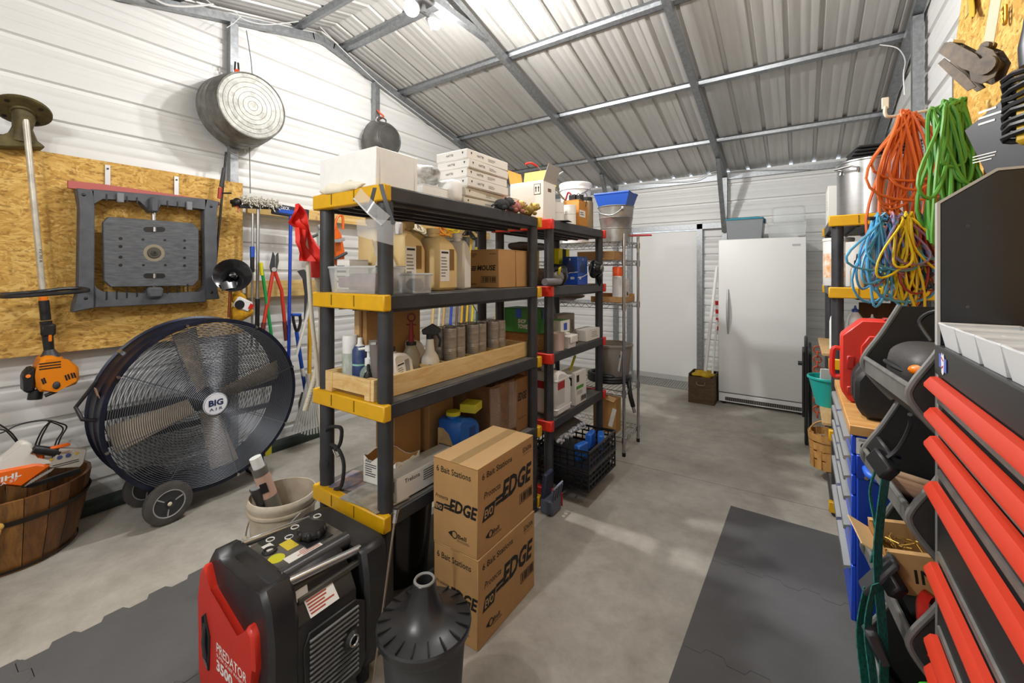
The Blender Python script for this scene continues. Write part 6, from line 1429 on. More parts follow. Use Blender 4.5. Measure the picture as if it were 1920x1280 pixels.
t = jug('detergent_jug','blue detergent jug with cream label and yellow cap on the fourth tier',(-1.50,1.72,Z3),.15,.18,.235,mat('detergent_blue','1E66C8',.35),mat('cap_lime','CFCB2E',.45),0,False,handle=False)
part('front_label', MB().prism([(-.065,.02),(.055,.02),(.04,.08),(.01,.13),(-.03,.155),(-.065,.15)],(0,-.0915,0),EX,EZ,-EY*.0012), mat('label_cream','D9B98A',.6,var=.25,vs=20), t); part('label_band', MB().box((-.005,-.0935,.062),(.10,.0008,.022)), mat('label_navy','2A3458',.5), t); part('handle_recess', MB().box((.0755,.02,.10),(.002,.05,.10),None), mat('detergent_dark','123F8C',.4), t)
part('cap_box', MB().box((.045,.045,.245),(.09,.10,.045),(0,0,.3),.003), mat('cap_lime2','C9C432',.5), t)
cbox('storage_carton','brown carton standing behind the torn white carton',-1.80,-1.66,1.42,1.60,T3,.27,CARD); cbox('storage_carton','brown carton behind the blue detergent jug',-1.80,-1.63,1.63,1.82,T3,.31,CARD)
t = cbox('wrapped_carton','brown carton wrapped in glossy film beyond the detergent jug',-1.72,-1.40,1.86,2.10,T3,.33,mat('wrapped_brown','8A6A4C',.22,var=.35,vs=9,hex2='6A4C34')); part('loose_film', MB().grid(lambda u,v: V((.163+.012*math.sin(8*u), -.12+.24*u, .05+.27*v)),8,4).thick(.001), mat('film_brown','B09A86',.15,alpha=.4), t)
t = cbox('lettered_carton','dark brown carton with black lettering at the far end of the fourth tier',-1.66,-1.40,2.12,2.25,T3,.32,mat('carton_dark','8A6238',.8,var=.1)); txt(t,'EDGE',(.1306,0,.21),EY,EZ,.10,.05,INK,.2,.04); txt(t,'PROTECTA',(.1306,0,.08),EY,EZ,.09,.012,INK)
t = thing('spring_cable', 'black rubber hooked strap coil hanging on the shelf post', 'strap', (-1.735,1.165,.605)); 
for pts in (((-.03,-.05,.02),(-.06,-.05,.12),(-.03,-.05,.22),(.06,-.05,.25),(.10,-.05,.24),(.09,-.05,.17),(.05,-.05,.12)),((-.05,-.05,.14),(-.09,-.05,.02),(-.07,-.05,-.10),(-.03,-.05,-.14)),((.0,-.05,.14),(.07,-.05,.13),(.12,-.05,.06),(.10,-.05,-.06),(.04,-.05,-.10))): part('cord', MB().tube(catm(pts,6),.010,8), RUB, t)
t.scale = (.8,.8,.8); part('hook', MB().tube(catm([(.03,-.055,.12),(.06,-.055,.09),(.09,-.055,.10)],4),.004,6), STEEL, t)
# below the shelf: black bin with liner
t = thing('trash_can','black trash can with glossy liner standing under the fourth tier','bin',(-1.57,1.36,.0912)); part('body', MB().lathe([(.0,0),(.14,0),(.165,.33),(.172,.335),(.172,.345),(.160,.345),(.0,.30)],(0,0,0),32), mat('gloss_black','17171A',.18), t); part('liner', blob((.03,-.03,.335),(.13,.12,.03),6,.25,24,10), mat('liner_black','1C1E1C',.15,var=.2), t)
# garden sprayer wand leaning at the corner
p0, p1 = at_D(741,968,1.50), at_D(722,1110,1.47); t = thing('sprayer_wand','thin brass sprayer wand with nozzle leaning at the shelf corner','wand',p1); b_ = p0-p1; e_ = b_+(V((0,0,0))-b_)*(p0.z-.02)/max(.01,(p0.z-p1.z))
part('tube', MB().cyl(b_, e_, .0042, n=10), mat('wand_brass','A8988A',.3,.8), t); part('nozzle', MB().lathe([(.0,0),(.009,.0),(.009,.012),(.011,.014),(.011,.026),(.0,.028)], b_, 16, tuple((b_-e_).normalized())), STEEL, t); part('nut', MB().cyl(b_-(b_-e_).normalized()*.02, b_, .0085, n=6), STEEL, t)
# ================================================================== goods on the red capped unit
t = thing('open_carton', 'white open carton with raised flaps on the red capped unit', 'box', (-1.51,2.49,T0+.0012)); W,D,H = .26,.165,.255
part('body', MB().bx(-W/2,W/2,-D/2,D/2,0,H,.002), PAP, t); part('flap', MB().box((0,D/2+.012,H+.055),(W,.004,.115),(-.18,0,0)), mat('flap_kraft','C99A4A',.75), t); part('flap', MB().box((W/2+.020,0,H+.05),(.004,D,.11),(0,.35,0)), mat('flap_grey','A9A7A4',.7), t); part('flap', MB().box((-W/2-.01,0,H+.05),(.004,D,.10),(0,-.2,0)), MATS['flap_kraft'], t)
part('hand_hole', MB().box((W/2+.0004,.0,H*.78),(.001,.045,.022),None), mat('hole_brown','6A5434',.8), t)
part('arrow_frame', plate((.085,-D/2-.0002,H*.78),EX,EZ,.05,.07), INK, t); part('arrow_panel', plate((.085,-D/2-.0011,H*.78),EX,EZ,.043,.063), PAP, t)
for s in (-.01,.01): part('arrow', MB().prism([(-.003,-.018),(.003,-.018),(.003,.006),(.008,.006),(0,.02),(-.008,.006),(-.003,.006)],(.085+s,-D/2-.002,H*.78),EX,EZ,-EY*.0004), INK, t)
def roll(label, x, y, r, h, m=PAP, z=T0):
    t = thing('paper_roll', label, 'roll', (x,y,z+.0012),0,'white rolls on the red capped unit'); part('lower_roll', MB().cyl((0,0,0),(0,0,h/2-.001),r,n=26), m, t); part('upper_roll', MB().cyl((0,0,h/2+.001),(0,0,h),r*.985,n=26), m, t)
roll('two stacked white rolls beside the open white carton', -1.44,2.685,.062,.145); roll('two stacked slimmer white rolls at the shelf edge', -1.385,2.80,.045,.14)
solo('black_sheet','thin black plastic sheet lying under the white rolls','sheet',MB().box((0,0,.003),(.16,.10,.004),(0,.02,.2)),BLK,(-1.37,2.60,T0+.001))
t = cbox('tool_carton','orange brown carton with torn label behind the white rolls',-1.47,-1.34,2.86,3.02,T0,.19,mat('carton_orange','BE8238',.75)); part('torn_label', plate((.0655,-.02,.09),EY,EZ,.10,.05), PAP, t); part('small_print', lines((.0665,-.02,.09),EY,EZ,.08,.03,2,3), INK, t)
for kk, (z_, lb_) in enumerate(((1.747,'white bucket on the wire rack top, the outer one of two nested'),(1.925,'white bucket nested inside another on the wire rack top'))):
    t = thing('plastic_bucket', lb_, 'bucket', (-1.70,3.555,z_)); part('wall', MB().lathe([(.0,0),(.118,0),(.138,.30),(.146,.302),(.146,.318),(.141,.322),(.149,.345),(.149,.360),(.143,.366),(.138,.366),(.114,.010),(.0,.008)],(0,0,0),32), WHT, t); part('bail', MB().tube(catm([(.146,.0,.31),(.10,-.11,.25),(.0,-.155,.22),(-.10,-.11,.25),(-.146,0,.31)],5),.004,6), STEEL, t)
t = thing('brown_bottle','tall brown grey cylinder standing at the far end of the red unit','cylinder',(-1.40,3.13,T0+.0012)); part('body', MB().lathe([(.0,0),(.052,0),(.052,.20),(.046,.215),(.0,.215)],(0,0,0),22), mat('olive_tube','8A7A5E',.4,.3,var=.2), t); part('cap', MB().cyl((0,0,.215),(0,0,.245),.045,n=20), BLK, t)
for (px,py,lb) in ((1088,360,'square black adapter on top of the orange brown carton'),(1115,365,'round black knob on top of the orange brown carton')):
    c=V((-1.42 if px<1100 else -1.365,2.93,T0+.1925)); t = thing('black_adapter',lb,'adapter',c); part('body', MB().box((0,0,.025),(.055,.05,.048),None,.006) if px<1100 else MB().cyl((0,0,0),(0,0,.04),.028,n=18), BLK, t); part('cord', MB().tube(catm([(0,.02,.03),(.03,.03,.06),(.05,.02,.02),(.045,.0,-.05)],5),.003,6), BLK, t)
o = V((-1.50,2.92,T0+.30)); t = thing('spray_lance','red and yellow sprayer lance sticking up above the cartons','lance',o)
part('lance', MB().cyl((.02,.0,-.10),(-.11,-.20,.14),.006,n=8), mat('lance_dark','8A8070',.5), t); part('yellow_grip', MB().cyl((-.03,-.07,.0),(-.075,-.14,.075),.013,.010,n=12), mat('lance_yellow','D9C232',.45), t); part('red_hose', MB().tube(catm([(-.11,-.20,.14),(-.14,-.24,.16),(-.17,-.27,.15)],5),.008,8), RED, t); part('pliers', MB().tube([(-.03,-.07,.03),(-.02,-.05,.09),(.01,-.02,.12)],.006,8), STEEL, t); part('red_hose', MB().tube(catm([(.02,.0,-.10),(.05,-.01,-.04),(.08,.0,-.08),(.085,.01,-.115)],5),.007,8), mat('hose_red','B0323A',.5), t)
# second tier
t = cbox('trash_bag_carton','blue trash bag carton with a printed 80 on the second tier',-1.46,-1.335,2.83,3.00,T1,.205,mat('carton_blue','2A5CB4',.45,var=.25,vs=8,hex2='16306E')); W=.125
for c, r, w_ in (((0,-.0853,0),EX,.125),((.0628,0,0),EY,.17)):
    c=V(c); n=r.cross(EZ); part('white_wave', MB().prism([(-w_/2,.05),(0,.085 if r is EX else .055),(w_/2,.09 if r is EX else .075),(w_/2,.095 if r is EX else .08),(0,.09 if r is EX else .06),(-w_/2,.055)],c,r,EZ,n*.0006), PAP, t); part('blue_foot', MB().prism([(-w_/2,.0),(w_/2,.0),(w_/2,.088 if r is EX else .073),(0,.083 if r is EX else .053),(-w_/2,.048)],c,r,EZ,n*.0003), mat('carton_royal','1C48B0',.45), t)
    txt(t,'80',c+r*(.02 if r is EX else -.045)+EZ*.048+n*.001,r,EZ,.032,.020,WHT,0,.03); txt(t,'X',c+r*.0+EZ*.185+n*.001,r,EZ,.014,.016,WHT,0,.02); part('bag_picture', MB().prism([(-.035,.09),(.035,.09),(.042,.13),(.01,.16),(.015,.175),(-.015,.175),(-.01,.16),(-.042,.13)],c,r,EZ,n*.0008), mat('bag_print','2C3858' if r is EX else '9AA8C8',.5), t)
t = thing('trash_bag','black plastic bag bulging out over the blue carton corner','bag',(-1.30,3.085,T1+.085)); part('bag', blob((0,0,.03),(.055,.075,.075),21,.16,26,18), mat('bag_black','141416',.16), t); part('pocket', MB().box((.05,-.02,.045),(.012,.05,.03),(.2,.2,.3),.004), mat('bag_grey','8C8E90',.3), t); part('tail', MB().tube([(.02,.0,-.03),(.03,.0,-.07),(.025,0,-.10)],[.03,.018,.004],10), MATS['bag_black'], t)
t = thing('trash_bag','black plastic bag with yellow tag slumped by the shelf post','bag',(-1.40,2.60,T1+.0012)); part('bag', blob((0,.04,.075),(.06,.12,.075),22,.16,26,18), mat('bag_black','141416',.16), t); part('grey_side', blob((.03,-.02,.05),(.04,.06,.045),23,.15,18,12), mat('bag_ash','6E6C68',.4), t); part('yellow_tag', MB().box((.055,-.035,.10),(.012,.05,.05),(.2,.2,.3),.004), mat('tag_yellow','D9C91E',.5), t)
t = thing('grey_tube','grey plastic tube lying at the shelf edge between the two units','tube',(-1.315,2.31,T1+.03)); part('tube', MB().cyl((0,0,0),(0,.20,0),.022,n=18), mat('tube_midgrey','77757A',.4), t); part('end_cap', MB().sph((0,.20,0),(.022,.010,.022),14,8), mat('tube_midgrey','77757A',.4), t)
t = cbox('yellow_carton','yellow and black carton behind the blue trash bag carton',-1.62,-1.50,2.85,3.03,T1,.27,mat('carton_yellow','D9D21E',.5)); part('black_stripe', MB().bx(-.02,.02,-.0905,-.09,.0,.269), INK, t); part('black_stripe', MB().bx(.0601,.0606,-.03,.03,.0,.269), INK, t)
cbox('lime_carton','lime green carton at the wall side of the second tier',-1.74,-1.64,2.70,2.80,T1,.27,mat('carton_lime','B4C05A',.6)); cbox('navy_carton','small navy and white carton on the second tier by the wall',-1.58,-1.48,2.66,2.76,T1,.12,mat('carton_navy','2A3A6A',.5,var=.5,vs=12,hex2='C9C9C9'))
t = thing('grey_tarp','folded dark grey tarp on top of the second tier goods','tarp',(-1.62,2.60,T1+.275)); part('folds', bag_mesh((0,0,.0),.10,.16,.03,.6,3,.08), mat('tarp_grey','4A4A4C',.4), t); cbox('tan_carton','tan carton under the dark grey tarp',-1.72,-1.55,2.47,2.64,T1,.235,CARD)
# third tier
t = cbox('towel_carton','green and blue shop towel carton on the third tier of the red unit',-1.715,-1.42,2.44,2.60,T2+.115,.165,mat('carton_green','3E8A34',.5,var=.15))
for c, r in (((.02,-.0803,0),EX),((.1603,0,0),EY)):
    c=V(c); n=r.cross(EZ); txt(t,'SHOP\nTOWELS',c+EZ*.06+n*.001,r,EZ,.10,.065,PAP,.1,.04); part('blue_print', MB().prism([(-.07,.10),(-.02,.10),(-.02,.16),(-.07,.16)],c,r,EZ,n*.0006), BLU, t)
cbox('wood_block','block of brown plywood under the green towel carton',-1.72,-1.44,2.45,2.59,T2,.113,m_wood('block_wood','8A6234','B4874C',(2,2,14)),cat='block')
t = cbox('towel_carton','white and green towel carton beside the shelf post',-1.47,-1.385,2.66,2.80,T2,.185,mat('carton_whitegreen','5E9A4A',.5)); part('white_top', MB().bx(-.0428,.0428,-.0706,.0706,.10,.184), PAP, t); part('blue_mark', plate((.0432,.0,.14),EY,EZ,.05,.05), BLU, t); txt(t,'SHOP\nTOWELS',(.0438,.0,.055),EY,EZ,.10,.06,WHT,.1,.04)
t = thing('measuring_cup','pinkish clear measuring cup at the shelf edge of the third tier','cup',(-1.37,2.57,T2+.0012)); part('cup', MB().lathe([(.0,0),(.050,0),(.058,.11),(.062,.115),(.056,.115),(.048,.006),(.0,.004)],(0,0,0),26), mat('cup_pink','DCC6BE',.3,alpha=.75), t); part('spout', MB().prism([(0,.0),(.02,.012),(0,.03)],V((.035,.045,.09)),V((.6,.8,0)),EZ,V((-.8,.6,0))*.012), MATS['cup_pink'], t)
t = tote('small white lidded tub next to the measuring cup', .10,.12,.07,(-1.375,2.72,T2+.0012),0,WHT,PAP)
t = cbox('grey_carton','grey carton with a photo print standing behind the small tubs',-1.60,-1.50,2.83,3.12,T2,.20,mat('carton_taupe','8A847A',.6)); part('photo_print', plate((.0502,0,.10),EY,EZ,.24,.11), mat('photo_dark','3A3834',.5,var=.6,vs=12,hex2='A8A298'), t)
t = cbox('white_carton','white carton with small print at the far end of the third tier',-1.45,-1.335,2.98,3.24,T2,.085,PAP); part('small_print', lines((.0577,.04,.045),EY,EZ,.14,.05,4,3), mat('print_grey2','8A8A88',.7), t)
t = thing('wire_spool','small grey brown wire bundle before the white carton','wire',(-1.40,2.89,T2+.0012)); part('coil', MB().tube([V((.03*math.cos(a),.045*math.sin(a),.012+.0045*a/1.2)) for a in [i*.35 for i in range(54)]],.007,6), mat('bundle_brown','6A6258',.6), t); cbox('small_grey_carton','small grey carton standing behind the wire bundle',-1.49,-1.43,2.85,2.93,T2,.10,mat('carton_taupe','8A847A',.6))
# fourth tier
t = jug('pesticide_jug','large white jug with red and blue label on the fourth tier',(-1.425,2.60,Z3),.20,.22,.34,WHT,WHT,0,False,handle=False); part('label', plate((.1004,-.05,.16),EY,EZ,.10,.16), mat('label_lightgrey','C9C7C4',.6), t); part('label_band', plate((.1014,-.05,.205),EY,EZ,.10,.05), mat('label_redblue','A8242A',.5), t); part('label_band', plate((.0,-.1104,.205),EX,EZ,.12,.05), mat('label_redblue','A8242A',.5), t)
part('ridge', MB().bx(-.102,.102,-.112,.112,.045,.053,.004), WHT, t); part('ridge', MB().bx(-.102,.102,-.112,.112,.235,.243,.004), WHT, t)
t = cbox('spray_carton','white and green carton with a yellow tool sticking out',-1.46,-1.335,2.79,2.98,T3,.235,PAP); part('green_band', plate((.0632,-.02,.125),EY,EZ,.12,.022), mat('band_green','4E9A2E',.5), t); part('bar_code', bars((.0632,.04,.035),EY,EZ,.09,.04), INK, t); part('dark_print', plate((.0632,-.055,.19),EY,EZ,.04,.05), INK, t); part('small_print', lines((.0632,.0,.085),EY,EZ,.14,.03,4,4), mat('print_grey2','8A8A88',.7), t); part('dark_print', plate((.0,-.0956,.17),EX,EZ,.07,.06), INK, t)
t = thing('yellow_tool','yellow folding ruler standing in the white and green carton','ruler',(-1.40,2.86,T3+.238)); part('blade', MB().box((0,.02,.05),(.018,.006,.12),(-.35,.2,0)), mat('ruler_yellow','CFC83A',.5), t)
t = cbox('back_carton','brown carton at the wall side of the fourth tier',-1.74,-1.58,2.50,2.75,T3,.30,CARD)
# stacked crates on the lowest tier
def crate(label, z):
    t = thing('plastic_crate', label, 'crate', (-1.555,2.492,z),0,'black lattice crates on the lowest tier'); W,D,H=.455,.46,.12; K=mat('crate_black','18181A',.4)
    part('floor', MB().bx(.01,W-.01,.01,D-.01,0,.006), K, t)
    for nm,u,o_,L in (('side_lattice',EY,V((W,0,0)),D),('side_lattice',EY,V((.006,0,0)),D),('end_lattice',EX,V((0,0.006,0)),W),('end_lattice',EX,V((0,D,0)),W)):
        n=EX if u is EY else EY; mb=MB(); 
        for zz in (.004,.04,.075,H-.012): mb.prism([(0,zz),(L,zz),(L,zz+.010),(0,zz+.010)],o_,u,EZ,-n*.006)
        k=9
        for i in range(k+1): x=L*i/k; mb.prism([(x-.004,0),(x+.004,0),(x+.004,H),(x-.004,H)],o_,u,EZ,-n*.006)
        for i in range(k): x=L*i/k; mb.prism([(x,.075),(x+.006,.075),(x+L/k,H-.004),(x+L/k-.006,H-.004)],o_,u,EZ,-n*.005)
        q=part(nm,mb,K,t)
    part('rim', MB().tube([(0,0,H),(W,0,H),(W,D,H),(0,D,H)],.008,8,True), mat('crate_rim','2A2A2C',.35), t); part('bottom_rim', MB().tube([(0,0,.004),(W,0,.004),(W,D,.004),(0,D,.004)],.006,6,True), K, t)
crate('black lattice crate resting on the lowest tier, lower of two', T4+.008); crate('black lattice crate stacked above another, holding blue packs', T4+.14)
for i,(x,y,lb) in enumerate(((-1.21,2.62,'blue pack at the near end of the top lattice crate'),(-1.24,2.84,'blue pack at the far end of the top lattice crate, left one'),(-1.17,2.86,'blue pack at the far end of the top lattice crate, right one'))):
    t=thing('blue_pack',lb,'pack',(x,y,T4+.15),.3*i-.2,'blue packs in the lattice crate'); part('pack', MB().box((0,0,.055),(.045,.11,.105),None,.008), mat('pack_blue','2468C8',.35), t); part('grey_end', MB().box((0,.058,.06),(.035,.012,.06),None,.003), DKG, t)
t=thing('bubble_wrap','clear wrapped grey board sticking out over the lattice crate','wrap',(-1.40,2.72,T4+.27)); part('board', MB().box((0,0,.03),(.16,.42,.012),(0,.35,.05)), mat('board_grey','5E5A56',.4), t)
mb=MB(); rr=random.Random(5)
for i in range(70): mb.sph((.075+rr.uniform(-.012,.012),-.22+.44*i/70,.005+rr.uniform(-.014,.014)),.012,7,5)
o_=part('bubbles',mb,mat('bubble_clear','C9CCD2',.1,alpha=.6,spec=.8),t); o_['kind']='stuff'
# grey plastic trap on the floor between the units
t=thing('folding_cart','blue grey plastic folded cart standing on the floor behind the cartons','cart',(-1.285,2.335,0)); BG=mat('blue_grey','5A6070',.45)
part('base', MB().box((0,0,.05),(.09,.12,.09),None,.01), BG, t); part('upright', MB().box((-.02,-.01,.17),(.03,.10,.16),(0,.12,0),.008), mat('navy_grey','2E3448',.45), t)
for k in range(4): part('rib', MB().box((.045,-.045+k*.03,.12),(.012,.010,.11),(0,.2,0),.003), BG, t)
part('rail', MB().tube([(.05,-.06,.17),(.05,.06,.175)],.006,8), mat('rail_pale','9AA0B0',.4), t); part('red_reflector', MB().box((.035,.062,.06),(.03,.006,.08)), mat('reflector_red','C8402A',.4), t)
# ================================================================== chrome wire rack
def wire_rack():
    x0,x1,y0,y1=-2.08,-1.18,3.365,3.73; t=thing('wire_rack','chrome wire shelving rack between the shelving units and the door','rack',(x0,y0,0)); W,D=x1-x0,y1-y0
    for x in (0,W):
        for y in (0,D):
            p=part('post', MB().cyl((x,y,.02),(x,y,1.80),.0125,n=12), CHROME, t); part('foot', MB().cyl((x,y,0),(x,y,.03),.015,n=12), BLK, p)
    for z in (1.74,1.585,1.225,.52,.145):
        mb=MB()
        for zz in (z,z-.035): mb.tube([(0,0,zz),(W,0,zz),(W,D,zz),(0,D,zz)],.0035,5,True)
        for x in (0,W):
            n=10
            for i in range(n): mb.tube([(x,D*i/n,z if i%2 else z-.035),(x,D*(i+1)/n,z-.035 if i%2 else z)],.0022,4)
        for y in (0,D):
            n=24
            for i in range(n): mb.tube([(W*i/n,y,z if i%2 else z-.035),(W*(i+1)/n,y,z-.035 if i%2 else z)],.0022,4)
        for i in range(26): mb.tube([(W*i/25,0,z+.003),(W*i/25,D,z+.003)],.0022,4)
        s=part('wire_shelf',mb,CHROME,t)
        for x in (0,W):
            for y in (0,D): part('collar', MB().cyl((x,y,z-.045),(x,y,z+.006),.018,n=12), CHROME, s)
wire_rack()
t=thing('galvanised_bucket','galvanised metal pail on top of the wire rack','bucket',(-1.32,3.56,1.745)); part('wall', MB().lathe([(.0,.004),(.115,.004),(.118,.0),(.120,.02),(.128,.11),(.132,.114),(.128,.118),(.140,.20),(.144,.204),(.140,.208),(.150,.295),(.156,.30),(.152,.305),(.146,.30),(.112,.01),(.0,.008)],(0,0,0),40), mat('pail_galv','A09E99',.4,.75,var=.3,vs=9), t); part('bail_ear', MB().sph((.10,-.115,.275),(.014,.008,.018),10,7), GALV, t); part('bail', MB().tube(catm([(.10,-.115,.275),(.03,-.16,.22),(-.08,-.13,.24),(-.12,-.09,.275)],5),.004,6), GALV, t)
t=thing('blue_pan','blue plastic pan nested in the galvanised pail','pan',(-1.32,3.56,1.965)); BPN=mat('pan_blue','1C4CA8',.4); W,D=.30,.22
mb=MB(); a=[(-.09,-.075),(.09,-.075),(.09,.075),(-.09,.075)]; b=[(-W/2,-D/2),(W/2,-D/2),(W/2,D/2),(-W/2,D/2)]
for i in range(4): j=(i+1)%4; mb.quad((*a[i],.0),(*a[j],.0),(*b[j],.19),(*b[i],.19))
mb.quad(*[(x,y,0) for x,y in a]); bmesh.ops.remove_doubles(mb.bm,verts=mb.bm.verts,dist=1e-5); mb.thick(-.004); part('tub',mb,BPN,t); part('rim', MB().tube([(*q,.19) for q in b],.010,8,True), BPN, t); part('step', MB().tube([(x*.80,y*.80,.10) for x,y in b],.010,8,True), BPN, t)
stick_=solo('red_rod','red rod sticking out over the door from the rack top','rod',MB().cyl((0,0,0),(.42,.10,.0),.009,n=10),mat('rod_darkred','B03038',.4),(-1.45,3.52,1.80))
t=cbox('flat_carton','flat brown carton lying on the second shelf of the wire rack',-1.62,-1.28,3.42,3.66,1.59,.075,CARD)
t=spray_can('white bottle with orange cap on the third shelf of the wire rack',-1.27,3.50,.24,.055,WHT,mat('cap_orange','EE5A1E',.4),'bottle','cleaner_bottle',False); t.location=(-1.27,3.50,1.232)
t=cbox('kit_carton','white and red carton beside the orange capped bottle',-1.245-.10,-1.245,3.60,3.68,1.23,.20,PAP); part('red_edge', MB().bx(-.0503,-.03,-.0403,.0403,.0,.2), RED, t); part('dark_oval', MB().cyl((.0502,0,.07),(.0508,0,.07),.018,n=16), DKG, t)
solo('carton_tray','open brown carton tray on the third shelf of the wire rack','tray',MB().bx(0,.30,0,.004,0,.05).bx(0,.30,.25,.254,0,.07).bx(.296,.30,0,.254,0,.05).bx(0,.30,0,.254,0,.003),CARD,(-1.50,3.44,1.232))
t=thing('brown_bag','crumpled brown grey bag on the third shelf of the wire rack','bag',(-1.78,3.52,1.232)); part('bag', blob((0,0,.045),(.17,.13,.043),31,.15,26,14), mat('bag_brown','6E6250',.5,var=.3,vs=14), t)
t=thing('wash_bin','taupe plastic wastebasket standing on the fourth shelf of the wire rack','bin',(-1.34,3.55,.60)); part('body', MB().lathe([(.0,0),(.125,0),(.130,.006),(.158,.255),(.168,.258),(.170,.272),(.160,.278),(.150,.26),(.120,.012),(.0,.010)],(0,0,0),36,sx=1.0,sy=.95), mat('bin_taupe','8C857C',.5), t); part('white_label', MB().box((.10,-.112,.15),(.002,.035,.17),(.12,.10,.78)), PAP, t); part('label_mark', MB().sph((.101,-.113,.19),(.003,.010,.014),10,6), INK, t)
t=thing('vacuum_hose','thick black vacuum hose coiled on the fourth shelf of the wire rack','hose',(-1.38,3.55,.528)); part('hose', MB().tube([V((.17*math.cos(a),.14*math.sin(a),.022+.0035*a)) for a in [i*.3 for i in range(60)]]+catm([(.17,.05,.06),(.19,-.03,.03),(.215,-.07,-.06),(.235,-.06,-.15)],5),.019,10), BLK, t); part('chrome_tip', MB().cyl((.232,-.062,-.14),(.245,-.055,-.20),.014,n=12), STEEL, t)
t=thing('brown_carton','tall tan carton with taped label standing on the lowest wire shelf','box',(-1.36,3.46,.152)); part('body', MB().bx(-.10,.10,-.06,.06,0,.28,.002), mat('carton_tan','B98A4C',.8), t); part('flap', MB().box((.06,-.065,.285),(.07,.05,.003),(.5,.2,0)), CARD2, t); part('label', MB().box((.07,-.0612,.13),(.035,.001,.16),(0,.25,0)), PAP, t)
# ================================================================== by the freezer
t=thing('wooden_crate','old dark brown ammunition style box with yellow cloth beside the freezer','crate',(-1.065,5.20,0)); DW=m_wood('crate_dark','3E2E1C','5E472C',(2,2,8)); W,D,H=.275,.30,.33
for nm,a in (('front_board',(0,W,0,.012)),('rear_board',(0,W,D-.012,D)),('side_board',(0,.012,.012,D-.012)),('side_board',(W-.012,W,.012,D-.012))): part(nm, MB().bx(a[0],a[1],a[2],a[3],0,H-(.03 if 'front' in nm else 0),.002), DW, t)
part('bottom', MB().bx(.012,W-.012,.012,D-.012,0,.01), DW, t); part('handle', MB().tube(catm([(.09,-.004,.25),(.10,-.012,.215),(.17,-.012,.215),(.18,-.004,.25)],5),.006,6), mat('handle_tarnish','8A7A5A',.4,.6), t)
t=thing('yellow_cloth','crumpled yellow cloth heaped in the dark wooden box','cloth',(-.928,5.35,.22)); part('cloth', blob((0,0,.09),(.12,.13,.035),41,.25,30,14), mat('cloth_yellow','C9A41E',.8,var=.25,vs=14), t)
for (a,b,r,lb) in (((1344,500),(1322,700),.018,'white plastic pipe leaning left of the freezer, thicker one'),((1344,600),(1336,700),.011,'thin white plastic pipe leaning left of the freezer')):
    p,q=at_Y(a[0],a[1],5.55),at_Y(b[0],b[1],5.36); d_=(q-p); e=p+d_*((p.z-.015)/(p.z-q.z)); solo('white_pipe',lb,'pipe',MB().cyl(p-e,(0,0,0),r,n=14),WHT,e)
t=thing('rolled_flag','red and white striped rolled flag leaning left of the freezer','flag',(-.80,5.60,.75)); 
for k in range(8): part('stripe', MB().cyl((0,.0,.05*k),(0,.0,.05*k+.05),.030+.002*k,.032+.002*k,n=16), RED if k%2 else WHT, t)
part('pole', MB().cyl((0,0,-.74),(0,0,.75),.010,n=10), WHT, t)
# handles hung along the left wall behind the shelving
cols=['E0A81E','D9D3C4','1E44B8','C9A46A','E0C41E','3A5A48','B9864A','D9B45A','E6D21E']
for i,(px,c) in enumerate(((812,'D9B87A'),(824,'D9D3C4'),(832,'C9A46A'),(846,'1E44B8'),(857,'6A5248'),(866,'E0A81E'),(876,'E0B41E'),(886,'E6D21E'),(930,'E0C84A'))):
    p,q=at_X(px+8,440+8*(i%3),-3.66),at_X(px-2,620,-3.45); d_=q-p; e=p+d_*((p.z-.012)/(p.z-q.z)); nm=['tan','white','light brown','blue','brown','orange yellow','amber','bright yellow','pale yellow'][i]
    t=thing('garden_tool','%s long handled garden tool leaning on the left wall behind the shelving'%nm,'garden tool',e,0,'long handles leaning behind the shelving'); part('shaft', MB().cyl(p-e,(0,0,.01),.016,n=10), mat('hdl_'+c,c,.5), t); part('end_grip', MB().cyl(p-e,(p-e)*.94,.019,n=10), DKG if i%2 else mat('hdl_'+c,c,.5), t)
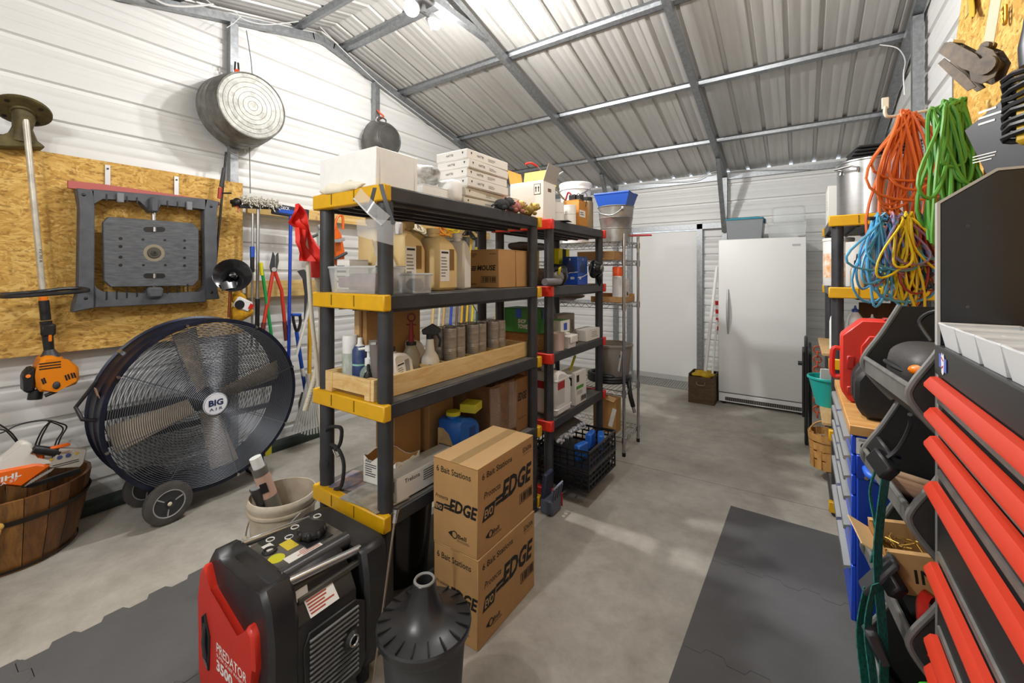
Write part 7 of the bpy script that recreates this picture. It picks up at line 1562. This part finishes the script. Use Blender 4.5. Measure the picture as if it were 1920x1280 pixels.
t=thing('garden_sign','dark green board with a white hook mark hung behind the shelving','sign',at_X(897,600,-3.40)); part('board', MB().box((0,0,0),(.012,.10,.22),None,.003), mat('sign_green','35564A',.6), t); part('white_mark', MB().tube(catm([(.009,-.02,.04),(.009,.02,.05),(.009,.02,.0),(.009,-.02,-.04),(.009,.025,-.045)],5),.008,6), WHT, t); part('hanging_rod', MB().cyl((-.02,0,.10),(-.25,0,.40),.006,n=8), DKG, t)
# orange power tools hung on the upper rail
o=at_X(632,470,-3.55); t=thing('pole_trimmer','orange power trimmer hung head down on the upper rail behind the tub','trimmer',o)
part('head', trX([(624,425),(632,418),(640,440),(646,470),(648,490),(640,500),(630,492),(628,460)],-3.52,.08,o,bev=.015), mat('tool_orange2','E0661A',.4), t); part('strap_loop', MB().tube(catm([LX(626,430,-3.5,o),LX(632,408,-3.5,o),LX(642,405,-3.5,o),LX(643,430,-3.5,o)],5),.012,8), mat('tool_orange2','E0661A',.4), t); part('silver_band', MB().box(LX(635,450,-3.50,o),(.10,.06,.03),(.3,0,0)), STEEL, t); part('lower_bar', MB().tube([LX(610,490,-3.5,o),LX(630,484,-3.5,o),LX(650,474,-3.5,o)],.014,8), DKG, t)
t=thing('paint_sprayer','white paint tool with clear cup hung on the upper rail','sprayer',at_X(604,440,-3.5)); part('cup', MB().lathe([(.0,0),(.04,0),(.05,.10),(.03,.14),(.0,.14)],(0,0,-.10),18), mat('clear_green','A9BFB4',.15,alpha=.5), t); part('body', MB().box((0,.02,.08),(.05,.12,.05),(.4,0,0),.012), mat('tool_grey2','B4B6B8',.4), t); part('nozzle', MB().cyl((0,-.04,.0),(0,-.14,-.05),.012,n=10), DKG, t); part('hook', MB().tube([(0,.06,.10),(-.06,.06,.20),(-.16,.06,.20)],.005,6), STEEL, t)
for i,(px,py,c,nm) in enumerate(((778,418,'D9D0B8','pale knotted rope'),(822,425,'D98A2A','orange knotted rope'),(850,424,'E0C020','yellow rope'),(880,428,'2A2A2A','black rope'))):
    t=thing('rope_hank','%s hank hung on the upper rail behind the jugs'%nm,'rope',at_X(px,py,-3.55),0,'rope hanks on the upper rail'); part('hank', MB().tube(coil_pts(7,.16,.09,50+i,EY,EX,.3,16,.03),.009,6), mat('rope_'+c,c,.9), t)
